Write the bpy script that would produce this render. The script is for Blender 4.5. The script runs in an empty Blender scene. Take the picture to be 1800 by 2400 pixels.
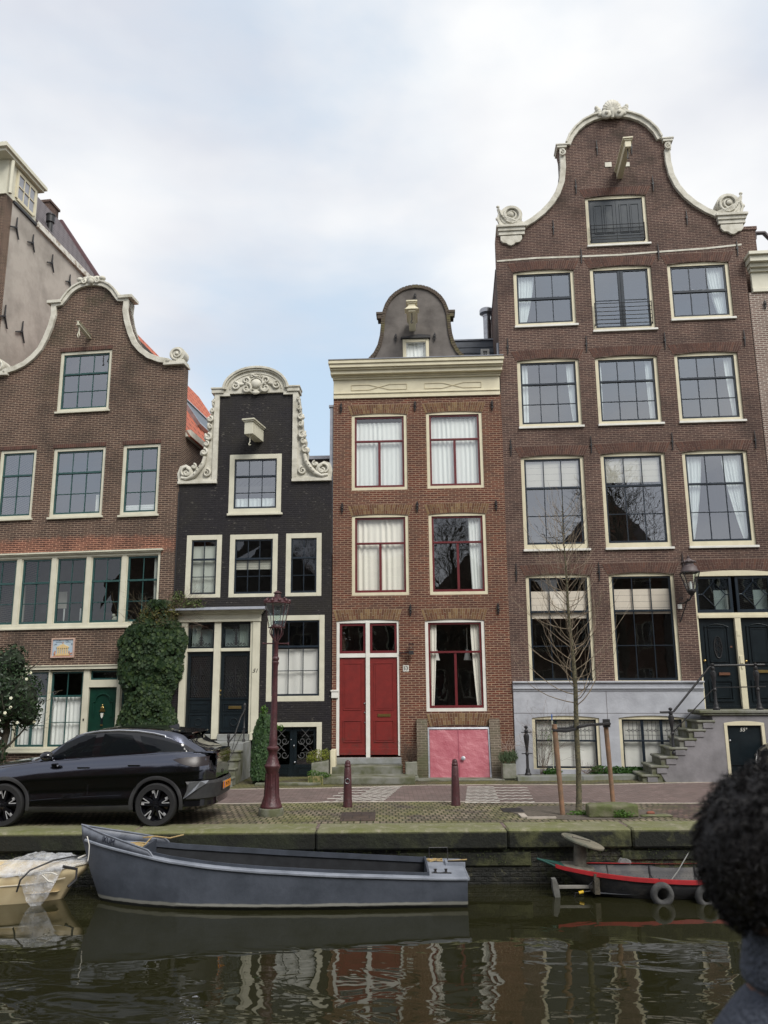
import bpy, math, random, mathutils
from math import sin, cos, pi, radians, sqrt, atan2
from mathutils import Vector, Matrix, noise as mnoise
random.seed(7)
S = bpy.context.scene
COL = S.collection

# ------------------------------------------------------------------ camera
cam_d = bpy.data.cameras.new("camera"); cam = bpy.data.objects.new("camera", cam_d); COL.objects.link(cam)
cam_d.sensor_fit = 'VERTICAL'; cam_d.sensor_height = 36.0; cam_d.lens = 36.0 * 1854.7 / 2400.0
cam_d.clip_start = 0.1; cam_d.clip_end = 3000
cam.matrix_world = Matrix.Translation((0, 0, 2.35)) @ Matrix.Rotation(radians(90 + 12.42), 4, 'X') @ Matrix.Rotation(radians(-0.43), 4, 'Z')
cam_d.dof.use_dof = True; cam_d.dof.focus_distance = 18.0; cam_d.dof.aperture_fstop = 4.5
S.camera = cam
S.view_settings.view_transform = 'Standard'; S.view_settings.look = 'None'
S.view_settings.exposure = 1.12; S.view_settings.gamma = 1.0
S.cycles.max_bounces = 8; S.cycles.transparent_max_bounces = 12

# ------------------------------------------------------------------ sky
SUN_EL, SUN_AZ = radians(46), radians(148)      # sun behind the camera, to the right
W = bpy.data.worlds.new("World"); S.world = W; W.use_nodes = True
nt = W.node_tree; nt.nodes.clear()
def N(t, **k):
    n = nt.nodes.new(t)
    for a, b in k.items(): setattr(n, a, b)
    return n
out = N('ShaderNodeOutputWorld'); bg = N('ShaderNodeBackground'); bg.inputs[1].default_value = 1.0
nt.links.new(bg.outputs[0], out.inputs[0])
sky = N('ShaderNodeTexSky'); sky.sky_type = 'NISHITA'; sky.sun_disc = False
sky.sun_elevation = SUN_EL; sky.sun_rotation = SUN_AZ; sky.air_density = 1.2; sky.dust_density = 2.0
skm = N('ShaderNodeVectorMath', operation='SCALE'); skm.inputs[3].default_value = 0.07
nt.links.new(sky.outputs[0], skm.inputs[0])
skw = N('ShaderNodeMix', data_type='RGBA'); skw.inputs[0].default_value = 0.75; skw.inputs[7].default_value = (0.31, 0.385, 0.46, 1)
nt.links.new(skm.outputs[0], skw.inputs[6])
tc = N('ShaderNodeTexCoord')
mp = N('ShaderNodeMapping'); mp.inputs[3].default_value = (1.0, 1.0, 1.9); mp.inputs[1].default_value = (0.37, 0.0, 0.21)
nt.links.new(tc.outputs['Generated'], mp.inputs[0])
n1 = N('ShaderNodeTexNoise'); n1.inputs['Scale'].default_value = 1.7; n1.inputs['Detail'].default_value = 7; n1.inputs['Roughness'].default_value = 0.52; n1.inputs['Distortion'].default_value = 0.25
nt.links.new(mp.outputs[0], n1.inputs['Vector'])
n2 = N('ShaderNodeTexNoise'); n2.inputs['Scale'].default_value = 2.6; n2.inputs['Detail'].default_value = 5; n2.inputs['Roughness'].default_value = 0.45
mp2 = N('ShaderNodeMapping'); mp2.inputs[1].default_value = (3.1, 1.7, 5.2); mp2.inputs[3].default_value = (1, 1, 2.0)
nt.links.new(tc.outputs['Generated'], mp2.inputs[0]); nt.links.new(mp2.outputs[0], n2.inputs['Vector'])
# a thinner patch of cloud low over the roofs
dn = N('ShaderNodeVectorMath', operation='DISTANCE'); dn.inputs[1].default_value = (-0.05, 0.95, 0.30)
nt.links.new(tc.outputs['Generated'], dn.inputs[0])
rr = N('ShaderNodeMapRange'); rr.inputs[1].default_value = 0.06; rr.inputs[2].default_value = 0.34; rr.inputs[3].default_value = -0.19; rr.inputs[4].default_value = 0.12
nt.links.new(dn.outputs['Value'], rr.inputs[0])
ad = N('ShaderNodeMath', operation='ADD'); nt.links.new(n1.outputs[0], ad.inputs[0]); nt.links.new(rr.outputs[0], ad.inputs[1])
cr = N('ShaderNodeMapRange'); cr.interpolation_type = 'SMOOTHSTEP'; cr.inputs[1].default_value = 0.32; cr.inputs[2].default_value = 0.62
nt.links.new(ad.outputs[0], cr.inputs[0])
cm = N('ShaderNodeMix', data_type='RGBA'); cm.inputs[6].default_value = (0.335, 0.348, 0.382, 1); cm.inputs[7].default_value = (0.46, 0.463, 0.466, 1)
g2 = N('ShaderNodeMapRange'); g2.inputs[1].default_value = 0.38; g2.inputs[2].default_value = 0.64
# clouds are brighter towards the right of the street
sx = N('ShaderNodeSeparateXYZ'); nt.links.new(tc.outputs['Generated'], sx.inputs[0])
sm = N('ShaderNodeMath', operation='MULTIPLY_ADD'); sm.inputs[1].default_value = 0.13; nt.links.new(sx.outputs[0], sm.inputs[0]); nt.links.new(n2.outputs[0], sm.inputs[2])
nt.links.new(sm.outputs[0], g2.inputs[0]); nt.links.new(g2.outputs[0], cm.inputs[0])
mx = N('ShaderNodeMix', data_type='RGBA')
nt.links.new(cr.outputs[0], mx.inputs[0]); nt.links.new(skw.outputs[2], mx.inputs[6]); nt.links.new(cm.outputs[2], mx.inputs[7])
nt.links.new(mx.outputs[2], bg.inputs[0])

# ------------------------------------------------------------------ sun (soft, through cloud)
sd = bpy.data.lights.new("sun", 'SUN'); sd.energy = 1.5; sd.angle = radians(28); sd.color = (1.0, 0.965, 0.91)
so = bpy.data.objects.new("sun", sd); COL.objects.link(so)
dv = Vector((sin(SUN_AZ) * cos(SUN_EL), cos(SUN_AZ) * cos(SUN_EL), sin(SUN_EL)))
so.rotation_euler = dv.to_track_quat('Z', 'Y').to_euler(); so.location = dv * 60

# ------------------------------------------------------------------ object helpers
def tag(o, label=None, cat=None, group=None, kind=None):
    if label: o['label'] = label
    if cat: o['category'] = cat
    if group: o['group'] = group
    if kind: o['kind'] = kind
    return o
def empty(name, loc=(0, 0, 0), rz=0.0, ry=0.0):
    o = bpy.data.objects.new(name, None); COL.objects.link(o)
    o.location = loc; o.rotation_euler = (0, ry, rz); o.empty_display_size = 0.3
    return o
def thing(name, label, cat, loc=(0, 0, 0), rz=0.0, ry=0.0, group=None):
    return tag(empty(name, loc, rz, ry), label, cat, group)
def copy_tree(o, parent=None):
    c = o.copy(); COL.objects.link(c)
    if parent: c.parent = parent
    for ch in list(o.children): copy_tree(ch, c)
    return c

class MB:
    def __init__(s): s.v = []; s.f = []
    def add(s, vs, fs):
        b = len(s.v); s.v += [tuple(p) for p in vs]; s.f += [tuple(i + b for i in q) for q in fs]; return s
    def box(s, x0, x1, y0, y1, z0, z1, M=None):
        vs = [Vector(p) for p in ((x0,y0,z0),(x1,y0,z0),(x1,y1,z0),(x0,y1,z0),(x0,y0,z1),(x1,y0,z1),(x1,y1,z1),(x0,y1,z1))]
        if M is not None: vs = [M @ p for p in vs]
        return s.add(vs, ((0,3,2,1),(4,5,6,7),(0,1,5,4),(1,2,6,5),(2,3,7,6),(3,0,4,7)))
    def plate(s, outline, holes=(), y0=0.0, y1=0.1, M=None):
        loops = [list(outline)] + [list(h) for h in holes]
        tri = mathutils.geometry.tessellate_polygon([[Vector((p[0], p[1], 0)) for p in l] for l in loops])
        flat = [p for l in loops for p in l]; n = len(flat)
        vs = [Vector((p[0], y0, p[1])) for p in flat] + [Vector((p[0], y1, p[1])) for p in flat]
        fs = []
        for a, b, c in tri:
            pa, pb, pc = flat[a], flat[b], flat[c]
            ar = (pb[0]-pa[0])*(pc[1]-pa[1]) - (pc[0]-pa[0])*(pb[1]-pa[1])
            if abs(ar) < 1e-9: continue
            if ar < 0: b, c = c, b
            fs.append((a, b, c)); fs.append((a+n, c+n, b+n))
        i0 = 0
        for k, l in enumerate(loops):
            ar = sum(l[i][0]*l[(i+1) % len(l)][1] - l[(i+1) % len(l)][0]*l[i][1] for i in range(len(l)))
            fwd = (ar > 0) == (k == 0)
            for i in range(len(l)):
                a, b = i0+i, i0+(i+1) % len(l)
                fs.append((a, a+n, b+n, b) if fwd else (a, b, b+n, a+n))
            i0 += len(l)
        if M is not None: vs = [M @ p for p in vs]
        return s.add(vs, fs)
    def tube(s, pts, r, n=6, cap=True):
        P = [Vector(p) for p in pts]; m = len(P)
        R = list(r) if isinstance(r, (list, tuple)) else [r]*m
        vs = []; fs = []; up = None
        for i in range(m):
            t = (P[min(i+1, m-1)] - P[max(i-1, 0)]).normalized()
            if up is None:
                a = Vector((0, 0, 1)) if abs(t.z) < 0.9 else Vector((1, 0, 0)); up = (a - t*a.dot(t)).normalized()
            else:
                up = up - t*up.dot(t)
                up = up.normalized() if up.length > 1e-6 else t.orthogonal().normalized()
            w = t.cross(up)
            for k in range(n):
                a = 2*pi*k/n; vs.append(P[i] + (up*cos(a) + w*sin(a))*R[i])
        for i in range(m-1):
            for k in range(n):
                a = i*n+k; b = i*n+(k+1) % n; fs.append((a, b, b+n, a+n))
        if cap: fs.append(tuple(range(n-1, -1, -1))); fs.append(tuple((m-1)*n+k for k in range(n)))
        return s.add(vs, fs)
    def lathe(s, c, prof, n=16, M=None, cap=True):
        vs = []; fs = []; m = len(prof)
        for r, z in prof:
            for k in range(n):
                a = 2*pi*k/n; vs.append(Vector((c[0]+r*cos(a), c[1]+r*sin(a), c[2]+z)))
        for i in range(m-1):
            for k in range(n):
                a = i*n+k; b = i*n+(k+1) % n; fs.append((a, b, b+n, a+n))
        if cap: fs.append(tuple(range(n-1, -1, -1))); fs.append(tuple((m-1)*n+k for k in range(n)))
        if M is not None: vs = [M @ p for p in vs]
        return s.add(vs, fs)
    def ball(s, c, r, n=10, m=7, M=None):
        r = r if isinstance(r, (tuple, list)) else (r, r, r)
        vs = [Vector((c[0], c[1], c[2]-r[2]))]; fs = []
        for i in range(1, m):
            ph = -pi/2 + pi*i/m
            for k in range(n):
                a = 2*pi*k/n; vs.append(Vector((c[0]+r[0]*cos(ph)*cos(a), c[1]+r[1]*cos(ph)*sin(a), c[2]+r[2]*sin(ph))))
        vs.append(Vector((c[0], c[1], c[2]+r[2]))); T = len(vs)-1
        for k in range(n): fs.append((0, 1+(k+1) % n, 1+k)); fs.append((T, 1+(m-2)*n+k, 1+(m-2)*n+(k+1) % n))
        for i in range(m-2):
            for k in range(n):
                a = 1+i*n+k; b = 1+i*n+(k+1) % n; fs.append((a, b, b+n, a+n))
        if M is not None: vs = [M @ p for p in vs]
        return s.add(vs, fs)
    def band(s, pl, w, y0, y1):
        # strip along the polyline pl (x,z); w = offset to the right-hand side of travel
        n = len(pl); inn = []
        for i in range(n):
            a = Vector(pl[max(i-1, 0)]); b = Vector(pl[min(i+1, n-1)]); d = (b-a).normalized()
            inn.append((pl[i][0] + d.y*w, pl[i][1] - d.x*w))
        for i in range(n-1):
            q = [pl[i], pl[i+1], inn[i+1], inn[i]]
            vs = [(p[0], y, p[1]) for y in (y0, y1) for p in q]
            fs = [(0,1,2,3),(7,6,5,4),(0,4,5,1),(2,6,7,3)]
            if i == 0: fs.append((3,7,4,0))
            if i == n-2: fs.append((1,5,6,2))
            s.add(vs, fs)
        return s
    def volute(s, cx, cz, r, turns, y, rad, flip=1, start=0.0, r1=0.0, n=26, depth=None):
        pts = []; rs = []
        for i in range(n):
            t = i/(n-1); a = start + flip*2*pi*turns*t; q = r*(1-t) + r1*t
            pts.append((cx+q*cos(a), y, cz+q*sin(a))); rs.append(rad*(1-0.55*t))
        return s.tube(pts, rs, 6)
    def grid(s, rows, closed=False):
        m = len(rows); n = len(rows[0]); fs = []
        for i in range(m-1):
            for k in range(n if closed else n-1):
                a = i*n+k; b = i*n+(k+1) % n; fs.append((a, b, b+n, a+n))
        return s.add([p for r in rows for p in r], fs)
    def build(s, name, mat, parent=None, smooth=False, bevel=0.0, solid=0.0, ang=0.7, subsurf=0):
        me = bpy.data.meshes.new(name); me.from_pydata(s.v, [], s.f); me.validate(); me.update()
        if mat is not None: me.materials.append(mat)
        if smooth:
            me.polygons.foreach_set('use_smooth', [True]*len(me.polygons)); me.set_sharp_from_angle(angle=ang)
        o = bpy.data.objects.new(name, me); COL.objects.link(o)
        if parent is not None: o.parent = parent
        if bevel:
            b = o.modifiers.new('bevel', 'BEVEL'); b.width = bevel; b.segments = 1; b.limit_method = 'ANGLE'; b.angle_limit = radians(40)
        if solid:
            b = o.modifiers.new('solid', 'SOLIDIFY'); b.thickness = solid; b.offset = 0
        if subsurf:
            b = o.modifiers.new('sub', 'SUBSURF'); b.levels = subsurf; b.render_levels = subsurf
        return o
def struct(name, mb, mat, label=None, **k):
    o = mb.build(name, mat, None, **k); o['kind'] = 'structure'
    if label: o['label'] = label
    return o
def fix_normals(o):
    import bmesh
    bm = bmesh.new(); bm.from_mesh(o.data); bmesh.ops.recalc_face_normals(bm, faces=bm.faces[:]); bm.to_mesh(o.data); bm.free(); return o
FONT = None
def text(name, body, size, mat, parent, loc, rot=(radians(90), 0, 0), depth=0.003, align='CENTER', shear=0.0, sx=1.0, font=None):
    cu = bpy.data.curves.new(name, 'FONT'); cu.body = body; cu.size = size; cu.extrude = depth; cu.align_x = align; cu.align_y = 'CENTER'; cu.shear = shear
    cu.materials.append(mat); cu.resolution_u = 3
    t = bpy.data.objects.new(name, cu); COL.objects.link(t)
    bpy.context.view_layer.update()
    me = bpy.data.meshes.new_from_object(t); me.name = name
    bpy.data.objects.remove(t); bpy.data.curves.remove(cu)
    if not me.materials: me.materials.append(mat)
    o = bpy.data.objects.new(name, me); COL.objects.link(o); o.parent = parent
    o.location = loc; o.rotation_euler = rot; o.scale = (sx, 1, 1)
    return o

# ------------------------------------------------------------------ materials
def newmat(name):
    m = bpy.data.materials.new(name); m.use_nodes = True; nt = m.node_tree
    return m, nt, nt.nodes['Principled BSDF']
def lk(nt, a, b): nt.links.new(a, b)
def ND(nt, t, ins=None, **k):
    n = nt.nodes.new(t)
    for a, b in k.items(): setattr(n, a, b)
    if ins:
        for a, b in ins.items():
            if hasattr(b, 'is_linked') or isinstance(b, bpy.types.NodeSocket): nt.links.new(b, n.inputs[a])
            else: n.inputs[a].default_value = b
    return n
def mixc(nt, f, a, b, mode='MIX'):
    n = nt.nodes.new('ShaderNodeMix'); n.data_type = 'RGBA'; n.blend_type = mode
    for i, v in ((0, f), (6, a), (7, b)):
        if isinstance(v, bpy.types.NodeSocket): nt.links.new(v, n.inputs[i])
        elif i == 0: n.inputs[0].default_value = v
        else: n.inputs[i].default_value = (v[0], v[1], v[2], 1)
    return n.outputs[2]
def noise_(nt, vec, scale, detail=4, rough=0.55, lo=0.3, hi=0.7, dist=0.0):
    n = ND(nt, 'ShaderNodeTexNoise', {'Scale': scale, 'Detail': detail, 'Roughness': rough, 'Distortion': dist})
    if vec is not None: lk(nt, vec, n.inputs['Vector'])
    r = ND(nt, 'ShaderNodeMapRange', {0: n.outputs[0], 1: lo, 2: hi})
    return r.outputs[0]
def bump(nt, b, h, strength=0.3, dist=0.01):
    n = ND(nt, 'ShaderNodeBump', {'Strength': strength, 'Distance': dist, 'Height': h}); lk(nt, n.outputs[0], b.inputs['Normal'])
def plain(name, c, rough=0.6, metal=0.0, spec=0.5, c2=None, scale=6.0, bmp=0.0, bscale=40.0, coat=0.0, lo=0.35, hi=0.65):
    m, nt, b = newmat(name)
    b.inputs['Roughness'].default_value = rough; b.inputs['Metallic'].default_value = metal
    b.inputs['Specular IOR Level'].default_value = spec; b.inputs['Coat Weight'].default_value = coat
    tc = ND(nt, 'ShaderNodeTexCoord').outputs['Object']
    if c2 is None: c2 = tuple(x*0.8 for x in c)
    f = noise_(nt, tc, scale, 5, 0.6, lo, hi)
    lk(nt, mixc(nt, f, c, c2), b.inputs['Base Color'])
    if bmp: bump(nt, b, noise_(nt, tc, bscale, 4, 0.6, 0.2, 0.8), bmp, 0.01)
    return m
def wallcoord(nt):
    # (horizontal, vertical) coordinates for a wall in the house's own frame
    tc = ND(nt, 'ShaderNodeTexCoord'); g = ND(nt, 'ShaderNodeSeparateXYZ', {0: tc.outputs['Object']})
    nn = ND(nt, 'ShaderNodeNewGeometry'); tr = ND(nt, 'ShaderNodeVectorTransform', {0: nn.outputs['True Normal']}, vector_type='NORMAL', convert_from='WORLD', convert_to='OBJECT')
    sn = ND(nt, 'ShaderNodeSeparateXYZ', {0: tr.outputs[0]})
    ab = ND(nt, 'ShaderNodeMath', {0: sn.outputs[0]}, operation='ABSOLUTE'); gt = ND(nt, 'ShaderNodeMath', {0: ab.outputs[0], 1: 0.6}, operation='GREATER_THAN')
    mx = ND(nt, 'ShaderNodeMix', {0: gt.outputs[0], 2: g.outputs[0], 3: g.outputs[1]})
    return ND(nt, 'ShaderNodeCombineXYZ', {0: mx.outputs[0], 1: g.outputs[2], 2: 0.0}).outputs[0], tc.outputs['Object']
def brick(name, c1, c2, mortar, bw=0.2, rh=0.06, ms=0.007, stain=(0.03, 0.03, 0.025), stain_amt=0.35, moss=None, bmp=0.5, vary=None, rough=0.85, msmooth=0.15, bias=0.0, spec=0.3, patch=None, moss_z=None):
    m, nt, b = newmat(name)
    v, obj = wallcoord(nt)
    br = ND(nt, 'ShaderNodeTexBrick', {'Vector': v, 'Scale': 1.0, 'Mortar Size': ms, 'Mortar Smooth': msmooth, 'Bias': bias, 'Brick Width': bw, 'Row Height': rh,
        'Color1': (*c1, 1), 'Color2': (*c2, 1), 'Mortar': (*mortar, 1)})
    br.offset = 0.5
    # slow colour drift from brick to brick
    mp = ND(nt, 'ShaderNodeMapping', {0: v, 3: (5.0, 16.5, 1)})
    f = noise_(nt, mp.outputs[0], 1.0, 2, 0.7, 0.3, 0.7)
    col = mixc(nt, f, br.outputs[0], mixc(nt, 1.0, br.outputs[0], vary or (0.8, 0.72, 0.7), 'MULTIPLY'))
    if patch:
        pc, px, pz, pr = patch
        sub = ND(nt, 'ShaderNodeVectorMath', {0: v, 1: (px, pz, 0)}, operation='SUBTRACT')
        scl = ND(nt, 'ShaderNodeVectorMath', {0: sub.outputs[0], 1: (1/pr[0], 1/pr[1], 0)}, operation='MULTIPLY')
        ln = ND(nt, 'ShaderNodeVectorMath', {0: scl.outputs[0]}, operation='LENGTH')
        nz = noise_(nt, obj, 6.0, 3, 0.6, 0.0, 1.0)
        sm = ND(nt, 'ShaderNodeMath', {0: ln.outputs['Value'], 1: nz}, operation='ADD')
        pf = ND(nt, 'ShaderNodeMapRange', {0: sm.outputs[0], 1: 1.2, 2: 1.6, 3: 0.75, 4: 0.0})
        col = mixc(nt, pf.outputs[0], col, mixc(nt, 1.0, col, pc, 'MULTIPLY'))
    s1 = noise_(nt, obj, 0.6, 7, 0.68, 0.44, 0.70)
    a = ND(nt, 'ShaderNodeMath', {0: s1, 1: stain_amt}, operation='MULTIPLY')
    col = mixc(nt, a.outputs[0], col, stain)
    if moss:
        g = noise_(nt, obj, 1.1, 5, 0.65, 0.5, 0.75)
        if moss_z is not None:
            sz = ND(nt, 'ShaderNodeSeparateXYZ', {0: obj}); rz = ND(nt, 'ShaderNodeMapRange', {0: sz.outputs[2], 1: moss_z[0], 2: moss_z[1], 3: moss_z[2], 4: moss_z[3]})
            gm = ND(nt, 'ShaderNodeMath', {0: g, 1: rz.outputs[0]}, operation='MULTIPLY'); g = gm.outputs[0]
        else:
            g = ND(nt, 'ShaderNodeMath', {0: g, 1: 0.6}, operation='MULTIPLY').outputs[0]
        col = mixc(nt, g, col, moss)
    lk(nt, col, b.inputs['Base Color']); b.inputs['Roughness'].default_value = rough; b.inputs['Specular IOR Level'].default_value = spec
    inv = ND(nt, 'ShaderNodeMath', {0: 1.0, 1: br.outputs['Fac']}, operation='SUBTRACT')
    fn = noise_(nt, obj, 60, 3, 0.6, 0.2, 0.8)
    hh = ND(nt, 'ShaderNodeMath', {0: fn, 1: 0.35, 2: inv.outputs[0]}, operation='MULTIPLY_ADD')
    bump(nt, b, hh.outputs[0], bmp, 0.006)
    return m
def glassmat(name, tint=(0.9, 0.95, 0.95), refl=0.2, wob=0.25, rough=0.0):
    m, nt, b = newmat(name); nt.nodes.remove(b); o = nt.nodes['Material Output']
    tc = ND(nt, 'ShaderNodeTexCoord').outputs['Object']
    n = ND(nt, 'ShaderNodeTexNoise', {'Vector': tc, 'Scale': 1.6, 'Detail': 2, 'Roughness': 0.5})
    bp = ND(nt, 'ShaderNodeBump', {'Strength': wob, 'Distance': 0.02, 'Height': n.outputs[0]})
    gl = ND(nt, 'ShaderNodeBsdfGlossy', {'Color': (0.93, 0.96, 1, 1), 'Roughness': rough, 'Normal': bp.outputs[0]})
    tr = ND(nt, 'ShaderNodeBsdfTransparent', {'Color': (*tint, 1)})
    lw = ND(nt, 'ShaderNodeLayerWeight', {'Blend': 0.5}); pw = ND(nt, 'ShaderNodeMath', {0: lw.outputs['Facing'], 1: 5.0}, operation='POWER'); fr = ND(nt, 'ShaderNodeMath', {0: pw.outputs[0], 1: 0.9, 2: 0.05}, operation='MULTIPLY_ADD')
    ma = ND(nt, 'ShaderNodeMath', {0: fr.outputs[0], 1: refl}, operation='ADD', use_clamp=True)
    mx = ND(nt, 'ShaderNodeMixShader', {0: ma.outputs[0], 1: tr.outputs[0], 2: gl.outputs[0]})
    lk(nt, mx.outputs[0], o.inputs[0]); return m
def leafmat(name, cols, rough=0.5, trans=0.25, spec=0.4):
    m, nt, b = newmat(name)
    g = ND(nt, 'ShaderNodeNewGeometry')
    r = ND(nt, 'ShaderNodeValToRGB', {0: g.outputs['Random Per Island']})
    e = r.color_ramp.elements; n = len(cols)
    e[0].position = 0; e[0].color = (*cols[0], 1); e[1].position = 1; e[1].color = (*cols[-1], 1)
    for i in range(1, n-1):
        q = e.new(i/(n-1)); q.color = (*cols[i], 1)
    lk(nt, r.outputs[0], b.inputs['Base Color']); b.inputs['Roughness'].default_value = rough; b.inputs['Specular IOR Level'].default_value = spec
    t = ND(nt, 'ShaderNodeBsdfTranslucent', {0: r.outputs[0]})
    mx = ND(nt, 'ShaderNodeMixShader', {0: trans, 1: b.outputs[0], 2: t.outputs[0]})
    lk(nt, mx.outputs[0], nt.nodes['Material Output'].inputs[0]); return m

MT = {}
MT['cream'] = plain('cream_paint', (0.66, 0.61, 0.44), 0.5, c2=(0.58, 0.53, 0.38), scale=3, bmp=0.08)
MT['ivory'] = plain('ivory_paint', (0.62, 0.60, 0.48), 0.5, c2=(0.54, 0.52, 0.41), scale=3, bmp=0.08)
MT['white'] = plain('white_paint', (0.72, 0.71, 0.66), 0.5, c2=(0.62, 0.61, 0.55), scale=3, bmp=0.08)
MT['stonewhite'] = plain('weathered_white_stone', (0.60, 0.58, 0.50), 0.75, c2=(0.36, 0.34, 0.27), scale=4, bmp=0.4, bscale=30, lo=0.42, hi=0.75)
MT['greensash'] = plain('dark_green_paint', (0.022, 0.075, 0.07), 0.35, c2=(0.015, 0.055, 0.052))
MT['navysash'] = plain('blue_black_paint', (0.016, 0.025, 0.036), 0.3, c2=(0.010, 0.016, 0.024))
MT['redsash'] = plain('dark_red_paint', (0.13, 0.014, 0.018), 0.4, c2=(0.10, 0.012, 0.015))
MT['reddoor'] = plain('red_door_paint', (0.19, 0.020, 0.017), 0.42, c2=(0.15, 0.017, 0.015), bmp=0.03)
MT['greendoor'] = plain('bottle_green_paint', (0.006, 0.040, 0.026), 0.35, c2=(0.004, 0.028, 0.019))
MT['blackdoor'] = plain('black_green_door_paint', (0.008, 0.014, 0.018), 0.3, c2=(0.005, 0.009, 0.012))
MT['iron'] = plain('black_iron', (0.012, 0.013, 0.016), 0.5, c2=(0.02, 0.018, 0.018), bmp=0.2)
MT['brass'] = plain('brass', (0.5, 0.36, 0.14), 0.35, 1.0)
MT['steel'] = plain('zinc_steel', (0.45, 0.46, 0.48), 0.35, 1.0, c2=(0.3, 0.3, 0.32))
MT['lead'] = plain('lead_sheet', (0.22, 0.24, 0.28), 0.55, c2=(0.30, 0.31, 0.34), scale=5, bmp=0.2)
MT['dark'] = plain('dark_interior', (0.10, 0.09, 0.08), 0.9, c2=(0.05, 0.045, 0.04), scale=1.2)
MT['glass'] = glassmat('window_glass', refl=0.25, wob=0.08)
MT['glassd'] = glassmat('lower_window_glass', tint=(0.75, 0.8, 0.8), refl=0.035, wob=0.14)
MT['glassm'] = glassmat('half_clear_window_glass', tint=(0.95, 0.97, 0.96), refl=0.10, wob=0.08)
MT['glassc'] = glassmat('clear_window_glass', tint=(0.97, 0.98, 0.97), refl=0.03, wob=0.08)
MT['clearglass'] = glassmat('lantern_glass', refl=0.02, wob=0.05)
def curtmat(name, c, tr=0.12):
    m, nt, b = newmat(name); b.inputs['Base Color'].default_value = (*c, 1); b.inputs['Roughness'].default_value = 0.9
    t = ND(nt, 'ShaderNodeBsdfTranslucent', {0: (*c, 1)}); mx = ND(nt, 'ShaderNodeMixShader', {0: tr, 1: b.outputs[0], 2: t.outputs[0]})
    lk(nt, mx.outputs[0], nt.nodes['Material Output'].inputs[0]); return m
MT['curtain'] = curtmat('white_curtain', (0.90, 0.92, 0.90)); MT['curtainw'] = curtmat('ivory_curtain', (0.90, 0.87, 0.78)); MT['blind'] = curtmat('cream_blind', (0.80, 0.72, 0.62), 0.15)
MT['sheet'] = curtmat('white_sheet', (0.85, 0.84, 0.80), 0.15)

# ------------------------------------------------------------------ house helpers
def arcpts(x0, x1, z, rise, n=8):
    if rise <= 0: return [(x1, z), (x0, z)]
    return [(x1 + (x0-x1)*i/n, z + rise*(1-(2*i/n-1)**2)) for i in range(n+1)]
def opening(x0, x1, z0, z1, rise=0.0):
    return [(x0, z0), (x1, z0)] + arcpts(x0, x1, z1-rise, rise)
def curtain(name, parent, x0, x1, z0, z1, y, mat, amp=0.025, wl=0.13, gather=0.0, side=0, seed=0):
    rnd = random.Random(seed); ph = rnd.random()*6; n = max(8, int((x1-x0)/0.018)); m = 8; rows = []
    for j in range(m+1):
        t = j/m; z = z1 + (z0-z1)*t; row = []
        for i in range(n+1):
            u = i/n; x = x0 + (x1-x0)*u
            if gather and side:      # pulled to one side lower down
                k = gather*(t**1.5)
                x = (x1 - (x1-x)*(1-k)) if side > 0 else (x0 + (x-x0)*(1-k))
            a = amp*(0.6+0.4*sin(3.1*u*4+ph)); row.append((x, y + a*sin(2*pi*(u*(x1-x0))/wl + ph + 0.5*sin(5*u+2*t)) , z))
        rows.append(row)
    return MB().grid(rows).build(name, mat, parent, smooth=True, ang=3)
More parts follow.
